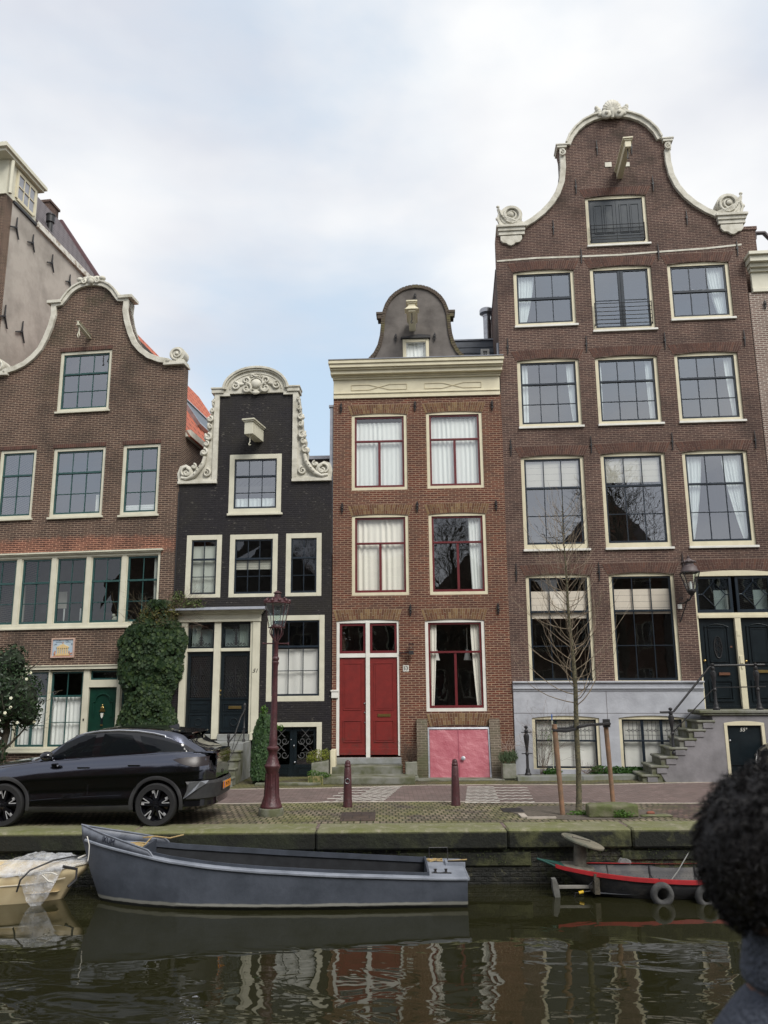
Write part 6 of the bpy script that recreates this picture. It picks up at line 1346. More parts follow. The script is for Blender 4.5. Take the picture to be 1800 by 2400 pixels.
m.build('roof_spoiler', GB, CAR)
m = MB(); m.add([(-.10, -.03, 1.64), (.10, -.03, 1.61), (.10, .03, 1.61), (-.10, .03, 1.64), (.08, -.008, 1.69), (.08, .008, 1.69)], [(0,1,4),(3,5,2),(0,4,5,3),(1,2,5,4)]); m.build('roof_aerial', GB, CAR)
# arches, sills, lower cladding
for xc in (0, -2.70):
    for s in (-1, 1):
        m = MB(); rows = []
        for rr2, yo in ((.405, -.02), (.415, .006), (.455, .010), (.475, .004)):
            row = []
            for i in range(29):
                a = radians(-12)+radians(204)*i/28; x = xc+rr2*cos(a); z = .37+rr2*sin(a); z = max(z, .25); row.append((x, s*(max(sy_(x, max(z, .30)), interp(Tw, x)-.03)+yo), z))
            rows.append(row)
        m.grid(rows); m.build('wheel_arch', PB_, CAR, smooth=True)
sidepatch('sill_cladding', [(-2.28, .245), (-.42, .245), (-.42, .36), (-1.3, .34), (-2.28, .34)], PB_, CAR, .008)
sideline('door_crease', [(-2.24, .435), (-1.7, .475), (-1.2, .50), (-.62, .52)], .006, CP, .0)
for gp in ([(-2.24, .30), (-2.27, .6), (-2.30, .9), (-2.22, 1.08)], [(-1.22, .30), (-1.215, .7), (-1.18, 1.15)], [(-.42, .52), (-.33, .75), (-.18, 1.0), (-.24, 1.2)], [(.60, .93), (.42, 1.13), (.30, 1.14)]): sideline('panel_gap', gp, .0045, GB, -.001)
for x, z in ((-1.32, .985), (-.42, 1.02)):
    for s in (-1, 1):
        y = s*(sy_(x, z)+.004); m = MB(); m.box(x-.11, x+.11, min(y, y+s*.016), max(y, y+s*.016), z-.014, z+.016); m.build('door_handle', CP, CAR, bevel=.006)
for s in (-1, 1):
    m = MB(); y = s*.93; m.ball((-1.93, s*1.03, 1.19), (.12, .105, .085), 12, 8); m.box(-1.96, -1.86, min(y, y-s*.08), max(y, y-s*.08), 1.10, 1.16); mi = m.build('door_mirror', GB, CAR, smooth=True, ang=1.0)
SGm = plain('satin_grey', (.30, .31, .33), .35, .8)
# tail: lamp band, silver corner, plate recess
tl = sidepatch('tail_light', [(.26, 1.115), (.50, 1.15), (.84, 1.15), (.84, 1.0), (.62, .985), (.42, 1.04)], plain('smoked_lamp', (.012, .006, .007), .35), CAR, .010)
m = MB(); m.box(.925, .955, -.52, .52, .98, 1.10); m.box(.93, .96, -.56, .56, 1.10, 1.20)
m.build('tailgate_band', GB, CAR, bevel=.008)
m = MB(); m.add([(.58, -.75, 1.235), (.90, -.60, 1.235), (.985, -.40, 1.245), (.985, .40, 1.245), (.90, .60, 1.235), (.58, .75, 1.235), (.58, -.75, 1.205), (.90, -.61, 1.20), (.97, -.40, 1.20), (.97, .40, 1.20), (.90, .61, 1.20), (.58, .75, 1.205)], [(0,1,2,3,4,5),(0,6,7,1),(1,7,8,2),(2,8,9,3),(3,9,10,4),(4,10,11,5)]); m.build('boot_lip', CP, CAR)
m = MB()
P = [(.50, -.935), (.70, -.87), (.84, -.76), (.93, -.58), (.97, -.35), (.98, 0)]; P = P + [(x, -y) for x, y in reversed(P[:-1])]
m.grid([[(x+.00, y, .44+.0) for x, y in P], [(x+.035, y*1.012, .46) for x, y in P], [(x+.045, y*1.015, .70) for x, y in P], [(x+.01, y*.995, .745) for x, y in P]])
m.build('rear_bumper', PB_, CAR, smooth=True, ang=.5)
m = MB(); P2 = [(x*1.0-.02, y*.985) for x, y in P]; m.grid([[(x-.10, y*.95, .27) for x, y in P2], [(x+.02, y, .33) for x, y in P2], [(x+.02, y, .45) for x, y in P2]]); m.build('rear_diffuser', GB, CAR, smooth=True, ang=.5)
for s in (-1, 1):
    m = MB(); q = [(.56, -.955, .735), (.74, -.88, .75), (.86, -.78, .755), (.82, -.83, .70), (.66, -.93, .60), (.52, -.965, .50), (.46, -.965, .46), (.52, -.962, .60)]
    vs = [(x+.03, (y-.012)*-s, z) for x, y, z in q]; m.add(vs, [tuple(range(8)) if s < 0 else tuple(reversed(range(8)))]); m.build('silver_bumper_corner', SGm, CAR)
# plate: orange background, black letters, blue strip
Mp = Matrix.Translation((1.035, 0, .615)) @ Matrix.Rotation(radians(90), 4, 'Z')
pl = MB().box(-.26, .26, -.006, .004, -.056, .056).build('number_plate', plain('orange_plate', (.80, .28, .015), .4, c2=(.75, .26, .015)), CAR); pl.matrix_local = Mp
MB().box(-.26, -.222, -.009, -.006, -.056, .056).build('plate_strip', plain('blue_strip', (.01, .03, .25), .4), pl)
text('plate_lettering', 'JVV-29-J', .10, plain('plate_ink', (.03, .012, .005), .5), pl, (.02, -.008, 0), depth=.001, sx=.92)
m = MB(); m.box(.99, 1.03, -.33, .33, .53, .69); m.build('plate_recess', GB, CAR, bevel=.01)
m = MB(); m.tube([(.947, .0, .87), (.949, .045, .86), (.949, .05, .83), (.948, .0, .80), (.949, -.05, .83), (.949, -.045, .86), (.947, 0, .87)], .005, 5); m.build('badge', GB, CAR)
# front end (beyond the frame but part of the car)
m = MB(); m.box(-3.66, -3.58, -.50, .50, .36, .62); m.build('grille', GB, CAR, bevel=.01)
for s in (-1, 1): MB().add([(-3.50, s*.80, .82), (-3.25, s*.90, .86), (-3.25, s*.915, .76), (-3.50, s*.82, .72)], [(0, 1, 2, 3)]).build('headlight', CHR, CAR)
# wheels
SPF = plain('machined_alloy', (.50, .50, .51), .35, .3)
def wheel(x, s):
    y = s*.835
    R_ = Matrix.Translation((x, y, .362)) @ Matrix.Rotation(radians(90 if s < 0 else -90), 4, 'X')
    ty = MB().lathe((0, 0, 0), [(.255, -.10), (.335, -.108), (.356, -.085), (.362, -.03), (.362, .04), (.356, .09), (.338, .112), (.262, .105), (.255, .08)], 40, cap=False)
    w = ty.build('wheel', plain('tyre_rubber', (.013, .013, .014), .85, bmp=.3), CAR, smooth=True, ang=.5); w.matrix_local = R_
    rm = MB().lathe((0, 0, 0), [(.262, .095), (.258, .11), (.250, .10), (.246, .03), (.20, -.02), (.08, .0), (.0, .0)], 40, cap=False).build('rim', GB, w, smooth=True, ang=.5)
    sp = MB(); bl = MB()
    for k in range(5):
        for d in (-.21, .21):
            a = 2*pi*k/5+.3+d; a0 = 2*pi*k/5+.3+d*.5; p0 = Vector((.055*cos(a0), .055*sin(a0), .075)); p1 = Vector((.247*cos(a), .247*sin(a), .092)); t = (p1-p0).normalized(); n_ = t.cross(Vector((0, 0, 1)))
            bl.add([p0-n_*.030, p1-n_*.030, p1+n_*.030, p0+n_*.030, p0-n_*.03-Vector((0,0,.05)), p1-n_*.03-Vector((0,0,.06)), p1+n_*.03-Vector((0,0,.06)), p0+n_*.03-Vector((0,0,.05))], [(0,1,2,3),(0,4,5,1),(2,6,7,3)])
            q = n_*(.020 if d > 0 else -.020); u = Vector((0, 0, .003)); c0 = p0+(p1-p0)*.30
            sp.add([c0+q*.5+u, p1+q*.4+u, p1+q*1.3+u, c0+q*1.1+u], [(0,1,2,3) if d > 0 else (3,2,1,0)])
            # bright cross tip towards the rim
            e = p1-t*.05; sp.add([e-q*1.3+u, p1-q*1.3+u, p1+q*1.3+u, e+q*1.3+u], [(0,1,2,3) if d > 0 else (3,2,1,0)]) if d > 0 else None
    bl.build('spokes', GB, w); sp.build('spoke_faces', SPF, w)
    hb = MB().lathe((0, 0, 0), [(.062, .05), (.060, .085), (.03, .09), (.028, .094), (.0, .094)], 20).build('hub_cap', GB, w, smooth=True, ang=.5)
for x in (0, -2.70):
    for s in (-1, 1): wheel(x, s)
m = MB(); m.box(-3.4, .6, -.60, .60, .20, .34); m.box(-.45, .45, -.7, .7, .34, .9); m.box(-3.1, -2.3, -.7, .7, .34, .85); m.build('underbody', PB_, CAR)
for x in (-1.45, -.5):
    for y in (-.36, .36): m = MB(); m.box(x-.06, x+.10, y-.22, y+.22, .5, 1.25); m.box(x-.45, x+.06, y-.22, y+.22, .45, .62); m.box(x-.02, x+.06, y-.12, y+.12, 1.26, 1.42); m.build('seat', PB_, CAR, bevel=.03)
# second car, only its dark roof shows at the right edge
C2 = thing('parked_car', 'black car at the right edge, its curved bonnet showing above the dark curly hair', 'car', (10.85, 19.2, 0), pi)
m = MB(); rows = []
for i in range(31):
    t = i/30; x = -2.05+4.1*t
    zt = interp([(-2.05, .55), (-1.95, .80), (-1.75, .98), (-1.45, 1.25), (-1.15, 1.44), (-.8, 1.53), (-.1, 1.56), (.5, 1.42), (.95, 1.05), (1.6, .95), (1.95, .80), (2.05, .5)], x); w = interp([(-2.05, .55), (-1.8, .80), (-1.3, .88), (1.2, .88), (1.8, .8), (2.05, .5)], x); g_ = interp([(-2.05, .4), (-1.5, .66), (-1, .62), (.4, .60), (1, .7), (2.05, .4)], x); zb = min(zt-.02, .95)
    h = dense([(0, .22), (w*.9, .22), (w, .45), (w, .7), (w-.04, zb), ((w+g_)/2-.02, (zb+zt)/2), (g_, zt-.05), (g_*.6, zt-.01), (0, zt)], 3); rows.append([(x, -y, z) for y, z in h]+[(x, y, z) for y, z in reversed(h[1:-1])])
m.grid(rows, True); n = len(rows[0]); m.f.append(tuple(range(n))); b0 = (len(rows)-1)*n; m.f.append(tuple(b0+k for k in reversed(range(n))))
o = m.build('body', paint('black_paint', (.02, .02, .022)), C2, smooth=True, ang=.6); fix_normals(o)
for s in (-1, 1): m = MB(); m.add([(-1.35, s*.80, 1.0), (.75, s*.80, 1.0), (.35, s*.665, 1.42), (-.8, s*.665, 1.46), (-1.1, s*.68, 1.36)], [(0,1,2,3,4)]); m.build('window', GB, C2)
m = MB(); m.add([(-1.78, -.58, 1.03), (-1.78, .58, 1.03), (-1.22, .56, 1.44), (-1.22, -.56, 1.44)], [(0,1,2,3)]); m.build('rear_window', GB, C2)
for s in (-1, 1): MB().tube([(-1.1, s*.62, 1.50), (-.4, s*.60, 1.585), (.3, s*.6, 1.53)], .015, 6).build('roof_rail', CHR, C2, smooth=True)
for x in (-1.25, 1.3):
    for s in (-1, 1):
        o = MB().lathe((0, 0, 0), [(.2, -.1), (.31, -.1), (.32, 0), (.31, .1), (.2, .1), (.18, .06), (0, .05)], 24).build('wheel', plain('tyre', (.015, .015, .015), .8), C2, smooth=True, ang=.5); o.matrix_local = Matrix.Translation((x, s*.80, .32)) @ Matrix.Rotation(radians(90 if s < 0 else -90), 4, 'X')

# ================================================================== street furniture
MT['lampred'] = plain('oxblood_lamp_paint', (.075, .022, .026), .42, c2=(.045, .016, .018), scale=14, bmp=.5, bscale=30)
L = thing('street_lamp', 'tall oxblood cast-iron street lamp with tapered glass lantern on a mossy stone foot', 'street lamp', (-2.165, 15.72, .004), 0, radians(.5))
MB().lathe((0, 0, 0), [(.235, 0), (.24, .05), (.225, .12), (.20, .14)], 20).build('stone_foot', MT['stepstone'], L, smooth=True, ang=.5)
MB().lathe((0, 0, .13), [(.205, 0), (.21, .02), (.20, .05), (.165, .12), (.135, .25), (.118, .45), (.115, .64), (.128, .66), (.132, .70), (.150, .73), (.150, .76), (.128, .79), (.115, .84), (.085, .93), (.082, 1.0), (.105, 1.04), (.118, 1.06), (.118, 1.09), (.085, 1.12), (.075, 1.2), (.078, 1.28), (.072, 1.30), (.062, 1.7), (.055, 2.2), (.050, 2.62), (.065, 2.66), (.068, 2.69), (.052, 2.71), (.070, 2.75), (.066, 2.78), (.048, 2.80), (.044, 3.05), (.050, 3.06), (.050, 3.09), (.030, 3.10)], 18).build('pole', MT['lampred'], L, smooth=True, ang=.6)
m = MB()
for i in range(8): a = 2*pi*i/8; m.tube([(.19*cos(a), .19*sin(a), .16), (.135*cos(a), .135*sin(a), .34), (.118*cos(a), .118*sin(a), .75)], .012, 5)
m.ball((0, -.125, .52), (.03, .012, .05)); m.build('pole_ribs', MT['lampred'], L, smooth=True)
m = MB(); m.tube([(-.25, 0, 3.18), (.25, 0, 3.18)], .013, 6); m.ball((-.25, 0, 3.18), .022); m.tube([(.24, 0, 3.15), (.24, 0, 3.21)], .014, 6); m.build('ladder_bar', MT['lampred'], L, smooth=True)
m = MB()
for i in range(4): a = pi/4+pi/2*i; c, s = cos(a), sin(a); m.tube([(.04*c, .04*s, 3.22), (.10*c, .10*s, 3.30), (.155*c, .155*s, 3.37), (.16*c, .16*s, 3.43), (.14*c, .14*s, 3.485)], .012, 6)
m.tube([(-.02, 0, 3.2), (-.03, 0, 3.5)], .022, 8); m.tube([(.02, 0, 3.2), (.035, 0, 3.5)], .020, 8); m.lathe((0, 0, 3.48), [(.165, 0), (.17, .02), (.11, .03), (.09, .065), (.0, .075)], 16); m.build('lantern_cradle', MT['lampred'], L, smooth=True, ang=.6)
m = MB(); m.lathe((0, 0, 3.505), [(.150, 0), (.238, .455)], 20, cap=False); m.build('lantern_glass', MT['clearglass'], L, smooth=True, ang=2)
m = MB()
for i in range(6): a = 2*pi*i/6+.3; m.tube([(.155*cos(a), .155*sin(a), 3.50), (.245*cos(a), .245*sin(a), 3.97)], .008, 5)
m.build('lantern_ribs', MT['lampred'], L); MB().lathe((0, 0, 3.56), [(.03, 0), (.035, .10), (.07, .14), (.07, .30), (.04, .34), (.0, .35)], 12).build('bulb', MT['clearglass'], L, smooth=True)
m = MB(); m.lathe((0, 0, 3.955), [(.265, 0), (.27, .015), (.255, .03), (.20, .065), (.13, .105), (.10, .12), (.07, .125), (.062, .20), (.085, .215), (.075, .23), (.02, .262), (.0, .27)], 24)
for i in range(10):
    a = 2*pi*i/10; m.ball((.235*cos(a), .235*sin(a), 4.01), (.038, .038, .045), 8, 6)
    if i % 2: m.ball((.19*cos(a), .19*sin(a), 4.06), .026, 6, 5)
m.build('lantern_cap', MT['lampred'], L, smooth=True, ang=.7)
def bollard(x, y, label, ring):
    B = thing('bollard', label, 'bollard', (x, y, .004), 0, group='red-brown bollards along the quay')
    MB().lathe((0, 0, 0), [(.095, 0), (.095, .03), (.090, .05), (.082, .35), (.068, .74), (.060, .76), (.066, .77), (.066, .80), (.056, .815), (.058, .84), (.045, .875), (.015, .895), (.0, .897)], 16).build('post', MT['lampred'], B, smooth=True, ang=.6)
    m = MB(); 
    if ring: m.tube([(.045*cos(2*pi*i/14), -.088, .50+.045*sin(2*pi*i/14)) for i in range(15)], .008, 5); m.ball((0, -.082, .545), .018); m.build('ring', MT['steel'], B, smooth=True)
    else: m.box(-.012, .012, -.079, -.07, .52, .56); m.build('badge', MT['lampred'], B)
bollard(-.77, 16.68, 'left bollard of the pair, with a small iron ring on its side', True); bollard(1.40, 16.80, 'right bollard of the pair, standing before the pink cellar hatch', False)
# young tree with two stakes
T = thing('young_tree', 'slender bare young street tree tied between two stakes on the quay', 'tree', (3.60, 15.66, 0)); rnd = random.Random(12)
MT['sapling'] = plain('speckled_young_bark', (.125, .11, .06), .85, c2=(.05, .046, .03), scale=26, bmp=.6, lo=.42, hi=.6); MT['twig'] = plain('pale_twig_bark', (.24, .19, .13), .8, c2=(.15, .115, .08), scale=12)
ctr = lambda z: (.05*sin(z*.9)+.012*sin(z*3.1)+.03*z/3, .03*sin(z*.7+1))
zs = [0, .05, .3, .8, 1.3, 1.8, 2.3, 2.8, 3.3, 3.8, 4.3, 4.8, 5.3, 5.7, 6.1]; rs_ = [.085, .062, .054, .050, .047, .045, .042, .038, .032, .026, .020, .014, .010, .007, .003]
m = MB().tube([(*ctr(z), z) for z in zs], rs_, 10)
for i in range(26): z = .4+i*.16; a = i*2.4; c = ctr(z); r = interp(list(zip(zs, rs_)), z); m.ball((c[0]+r*.85*cos(a), c[1]+r*.85*sin(a), z), (.016, .016, .02), 6, 5)
m.build('trunk', MT['sapling'], T, smooth=True, ang=1.2)
m = MB()
for i in range(84):
    z = 1.95+3.9*(i/84)**.95; c = ctr(z); a = i*2.399+rnd.uniform(-.4, .4); L0 = (1.75-.24*(z-1.95))*rnd.uniform(.6, 1.15); L0 = max(.3, L0); r = .0105-.0012*(z-2)
    p = Vector((c[0], c[1], z)); d = Vector((cos(a), sin(a), rnd.uniform(-.05, .9))); pts = [tuple(p)]; rs = [r]
    n = 9
    for k in range(n):
        d = (d + Vector((rnd.uniform(-.22, .22), rnd.uniform(-.22, .22), rnd.uniform(.04, .22)))).normalized(); p = p+d*(L0/n); pts.append(tuple(p)); rs.append(max(.0022, r*(1-.85*(k+1)/n)))
        if k in (1, 3, 4, 5, 6, 7) and rnd.random() < .75:
            o = Vector((rnd.uniform(-1, 1), rnd.uniform(-1, 1), rnd.uniform(.0, .6))).normalized(); q = p.copy(); e = (d*.8+o*.6).normalized(); sp = [tuple(q)]; ls = L0*rnd.uniform(.15, .38)
            for j in range(4): e = (e+Vector((0, 0, .16))).normalized(); q = q+e*(ls/4); sp.append(tuple(q))
            m.tube(sp, [max(.0022, rs[-1]*.6), .0024, .0022, .002, .0016], 3, False)
    m.tube(pts, rs, 4, False)
m.build('crown', MT['twig'], T)
MT['stake'] = plain('rough_stake_wood', (.26, .145, .085), .85, c2=(.15, .10, .065), scale=6, bmp=.5, bscale=24)
def stake(x, y, h, dx, label):
    o = MB().tube([(0, 0, -.02), (dx*.4, 0, h*.4), (dx*.7, 0, h*.7), (dx, 0, h)], [.047, .046, .050, .049], 10).build('tree_stake', MT['stake'], None, smooth=True, ang=.8); o.location = (x, y, .004); tag(o, label, 'stake', 'wooden stakes holding the young tree'); return o
stake(3.26, 15.48, 1.62, -.07, 'orange-brown stake nearer the water, left of the young tree'); stake(4.56, 16.79, 1.64, -.05, 'paler stake farther back, right of the young tree')
sb = MB(); sb.tube([(3.15, 15.44, 1.52), (3.4, 15.48, 1.50), (3.60, 15.58, 1.53)], [.03, .03, .03], 6); sb.tube([(3.15, 15.52, 1.54), (3.45, 15.62, 1.54), (3.62, 15.74, 1.56)], [.025]*3, 6)
sb.tube([(3.66, 15.60, 1.56), (4.0, 16.1, 1.58), (4.58, 16.72, 1.57)], [.028]*3, 6); sb.tube([(3.58, 15.74, 1.56), (4.0, 16.2, 1.58), (4.5, 16.84, 1.57)], [.022]*3, 6); sb.box(4.44, 4.58, 16.70, 16.74, 1.50, 1.66)
tag(sb.build('tree_tie', plain('black_rubber_strap', (.010, .010, .012), .6), None), 'black rubber strap tying the young tree to both stakes', 'strap')
# block, slabs, covers, soil
def rough_block(name, x0, x1, y0, y1, z0, z1, mat, n=7, amp=.012, seed=1):
    m = MB(); rnd = random.Random(seed); m.box(x0, x1, y0, y1, z0, z1); o = m.build(name, mat, None); 
    import bmesh
    bm = bmesh.new(); bm.from_mesh(o.data); bmesh.ops.subdivide_edges(bm, edges=bm.edges[:], cuts=n, use_grid_fill=True)
    cx, cy, cz = (x0+x1)/2, (y0+y1)/2, (z0+z1)/2; hx, hy, hz = (x1-x0)/2, (y1-y0)/2, (z1-z0)/2
    for v in bm.verts:
        q = v.co; e = sorted([hx-abs(q.x-cx), hy-abs(q.y-cy), hz-abs(q.z-cz)]); rnd_ = max(0, .025-e[1]) if e[1] < .025 else 0
        nz = mnoise.noise_vector(Vector((q.x*6+seed, q.y*6, q.z*6)))*amp; q += nz; q.x += (cx-q.x)/hx*rnd_*.5; q.z += (cz-q.z)/hz*rnd_*.5; q.y += (cy-q.y)/hy*rnd_*.5
    bm.to_mesh(o.data); bm.free(); o.data.polygons.foreach_set('use_smooth', [True]*len(o.data.polygons)); o.data.set_sharp_from_angle(angle=.9); return o
mossblk = plain('mossy_block_stone', (.085, .10, .035), .9, c2=(.15, .14, .095), scale=4, bmp=.6, bscale=20, lo=.4, hi=.7)
tag(rough_block('stone_block', 3.66, 4.55, 15.10, 15.42, 0, .23, mossblk, 9, .02, 2), 'long mossy kerb block lying on the quay right of the young tree', 'stone block')
tag(rough_block('flat_stone', 4.62, 5.18, 15.12, 15.30, 0, .045, mossblk, 5, .012, 4), 'low flat mossy stone right of the long mossy block', 'stone')
tag(rough_block('brick_piece', 4.80, 4.95, 15.42, 15.50, .0, .065, plain('loose_red_brick', (.22, .08, .05), .85), 3, .008, 5), 'loose piece of red brick on the soil right of the mossy block', 'brick')
soil = plain('tree_pit_soil', (.12, .10, .08), .95, c2=(.07, .06, .045), scale=14, bmp=.9, bscale=35)
struct('tree_pit', strip([(2.35, 15.85), (2.6, 15.15), (3.3, 14.90), (4.3, 14.95), (5.2, 15.25), (5.0, 16.0), (4.2, 16.45), (3.3, 16.6), (2.6, 16.55)], .010), soil, 'bare gritty soil round the young tree')
red_pave = paving('reddish_quay_brick', (.20, .13, .115), (.13, .095, .085), (.08, .07, .05), .10, .2, radians(35), .012, moss=(.10, .11, .04), mlo=.5, mhi=.75)
struct('quay_brickwork', strip([(4.9, 15.35), (5.6, 14.75), (12, 14.75), (12, 16.7), (5.6, 16.7), (5.0, 16.2)], .008), red_pave, 'reddish uneven bricks on the quay to the right')
m = MB(); m.box(2.52, 3.05, 15.05, 15.13, .005, .035); m.box(2.44, 2.56, 15.13, 15.55, .005, .032); struct('pit_edging', m, pale, 'pale edging stone at the corner of the tree pit')
cv = paving('cover_tile', (.085, .062, .05), (.07, .052, .045), (.04, .035, .03), .31, .31, 0, .012)
struct('cover_slab', MB().box(-.84, -.20, 14.97, 15.94, -.01, .016), cv, 'brown tiled cover plate in the mossy paving', bevel=.006)
struct('drain_cover', MB().box(2.22, 2.62, 15.85, 16.35, -.01, .013), MT['iron'], 'iron drain cover')
# house 53 steps
S3 = thing('stone_steps', 'two low mossy stone steps before the red double door', 'steps', (-1.431, 22.069, 0), -radians(2.78))
MB().box(.10, 1.85, -.12, .0, .34, .50).build('threshold', MT['bluestone'], S3, bevel=.01)
MB().box(.06, 1.88, -.72, -.002, .0, .335).build('step', MT['stepstone'], S3, bevel=.014); MB().box(-.20, 2.22, -1.62, -.722, .0, .16).build('step', MT['stepstone'], S3, bevel=.014)
CB = tag(rough_block('cream_block', -1.455, -1.30, 21.35, 22.0, 0, .74, MT['cream'], 4, .004, 6), 'cream painted stone block between the black and the red house', 'stone block')
struct('stoop_kerb', MB().box(-3.2, -1.6, 20.25, 20.45, 0, .06).box(.75, 3.4, 20.95, 22.0, 0, .035), MT['stepstone'], 'low mossy stone edging before the houses', bevel=.01)
# planters and plants -------------------------------------------------------
def leaves(n, fn, size, rnd, shape='oval', tilt=1.0, lay=None):
    """n small leaves at points given by fn(rnd) -> (point, outward normal)"""
    m = MB(); V = m.v; F = m.f
    for i in range(n):
        p, nr = fn(rnd); nr = (Vector(nr)+Vector((rnd.uniform(-1, 1), rnd.uniform(-1, 1), rnd.uniform(-1, 1)))*tilt).normalized()
        t = nr.orthogonal().normalized(); t = Matrix.Rotation(rnd.uniform(0, 2*pi), 3, nr) @ t
        if lay is not None: t = (Vector(lay)+Vector((rnd.uniform(-1, 1), rnd.uniform(-1, 1), rnd.uniform(-1, 1)))*.5).normalized(); nr = (nr-t*nr.dot(t)).normalized()
        w = nr.cross(t); s = size*rnd.uniform(.6, 1.35); p = Vector(p); b = len(V)
        if shape == 'ivy': q = [(-.5, 0, 0), (-.35, .42, .05), (.02, .30, -.04), (.12, .55, .0), (.6, 0, -.14), (.12, -.55, .0), (.02, -.30, -.04), (-.35, -.42, .05)]
        elif shape == 'narrow': q = [(-.6, 0, 0), (0, .13, .05), (.7, 0, 0), (0, -.13, .05)]
        else: q = [(-.55, 0, 0), (-.1, .28, .08), (.35, .22, .06), (.65, 0, -.05), (.35, -.22, .06), (-.1, -.28, .08)]
        for a, c, d in q: V.append(tuple(p + t*(a*s) + w*(c*s) + nr*(d*s)))
        k = len(q)
        if shape == 'narrow': F.append((b, b+1, b+2, b+3))
        else: h = k//2; F.append((b,)+tuple(b+j for j in range(1, h+1))); F.append((b, b+h)+tuple(b+j for j in range(h+1, k)))
    return m
def ellip(c, r, fill=.25):
    def f(rnd):
        d = Vector((rnd.gauss(0, 1), rnd.gauss(0, 1), rnd.gauss(0, 1))).normalized(); k = 1-fill*rnd.random()**1.3; return (c[0]+d.x*r[0]*k, c[1]+d.y*r[1]*k, c[2]+d.z*r[2]*k), d
    return f
def blobs(bl, fill=.35):
    fs = [ellip(c, r, fill) for c, r in bl]; ws = [r[0]*r[2]+r[0]*r[1] for c, r in bl]
    def f(rnd): return rnd.choices(fs, ws)[0](rnd)
    return f
def twigs(m, c, n, L, rnd, r=.004, spread=1.0, up=1.0, k=3):
    for i in range(n):
        a = rnd.uniform(0, 2*pi); branch(m, (c[0]+rnd.uniform(-.03, .03), c[1]+rnd.uniform(-.03, .03), c[2]), (cos(a)*spread, sin(a)*spread, up), L*rnd.uniform(.6, 1.1), r, 1, rnd, .7, 4, k, .1, 3, .0018)
MT['leaf_ivy'] = leafmat('ivy_leaf', [(.012, .028, .010), (.020, .042, .014), (.017, .036, .017), (.042, .070, .018), (.028, .050, .020)], .55, .15, .22)
MT['leaf_lime'] = leafmat('lime_leaf', [(.16, .20, .02), (.24, .26, .03), (.11, .16, .02), (.28, .28, .06)], .5, .35)
MT['leaf_fresh'] = leafmat('fresh_leaf', [(.06, .14, .02), (.10, .20, .03), (.05, .11, .02)], .5, .3)
MT['leaf_gray'] = leafmat('rosemary_leaf', [(.07, .11, .05), (.10, .14, .07), (.05, .08, .035)], .6, .2)
MT['leaf_cam'] = leafmat('camellia_leaf', [(.010, .024, .010), (.018, .040, .014), (.030, .055, .020), (.014, .030, .012)], .45, .08, .35)
MT['leaf_olive'] = leafmat('olive_leaf', [(.10, .10, .025), (.14, .12, .03), (.07, .085, .02)], .55, .3)
MT['deadtwig'] = plain('dry_twig', (.16, .115, .085), .9, c2=(.10, .07, .055))
MT['concrete'] = plain('weathered_concrete', (.24, .235, .205), .9, c2=(.13, .14, .095), scale=5, bmp=.3)
P1 = thing('stone_trough', 'concrete trough of yellow-green shrub at the corner of the black house', 'planter', (-1.67, 21.05, 0))
MB().plate([(-.21, .0), (.21, .0), (.21, .52), (-.21, .47)], (), -.2, .2).build('trough', MT['concrete'], P1, bevel=.01)
leaves(900, blobs([((-.05, -.02, .62), (.30, .22, .17)), ((.12, .0, .68), (.14, .16, .14)), ((-.22, -.05, .55), (.14, .14, .12))], .5), .035, random.Random(1), tilt=1.2).build('foliage', MT['leaf_lime'], P1)
m = MB(); twigs(m, (0, 0, .45), 14, .32, random.Random(2), .005); m.build('stems', MT['deadtwig'], P1)
P2 = thing('wooden_tub', 'split-log tub of bright green plant standing below the concrete trough', 'planter', (-1.73, 20.48, 0))
m = MB(); rnd = random.Random(9)
for i in range(9): m.tube([(-.17+.042*i, -.12, 0), (-.17+.042*i+rnd.uniform(-.004, .004), -.12, .20+rnd.uniform(0, .02))], .023, 6)
m.box(-.18, .18, -.11, .14, 0, .17); m.build('tub', plain('mossy_split_wood', (.26, .22, .10), .85, c2=(.09, .11, .03), scale=12, lo=.4, hi=.6), P2)
leaves(700, blobs([((-.06, -.02, .26), (.16, .14, .10)), ((.18, .02, .22), (.20, .12, .08))], .5), .03, random.Random(3), tilt=1.2).build('foliage', MT['leaf_fresh'], P2)
P3 = thing('concrete_pot', 'square concrete pot of dead brown twigs beside the left hatch cheek', 'planter', (.65, 21.25, 0))
MB().box(-.15, .15, -.15, .15, .12, .45).box(-.17, .17, -.3, .17, 0, .12).build('pot', MT['concrete'], P3, bevel=.012)
m = MB(); rnd = random.Random(5); twigs(m, (-.02, 0, .42), 46, .42, rnd, .0038, .55, 1.0, 4); twigs(m, (-.18, 0, .42), 8, .5, rnd, .003, .3, 1.4); m.build('dead_stems', plain('dead_brown_twig', (.07, .045, .032), .9), P3)
P4 = thing('rosemary_pot', 'low concrete pot with bushy grey-green rosemary beside the right hatch cheek', 'planter', (3.12, 21.05, 0))
MB().box(-.17, .17, -.14, .14, .05, .41).box(-.19, -.12, -.12, .12, .0, .05).box(.12, .19, -.12, .12, 0, .05).build('pot', MT['concrete'], P4, bevel=.012)
leaves(1500, blobs([((-.02, 0, .55), (.27, .2, .16)), ((.12, 0, .6), (.15, .15, .14))], .8), .055, random.Random(6), 'narrow', tilt=.9, lay=(0, 0, 1)).build('foliage', MT['leaf_gray'], P4)
m = MB(); twigs(m, (.05, .12, .6), 14, .42, random.Random(7), .003, .5, .9, 4); m.build('dry_flower_stems', plain('pale_dry_stem', (.42, .33, .28), .9), P4)
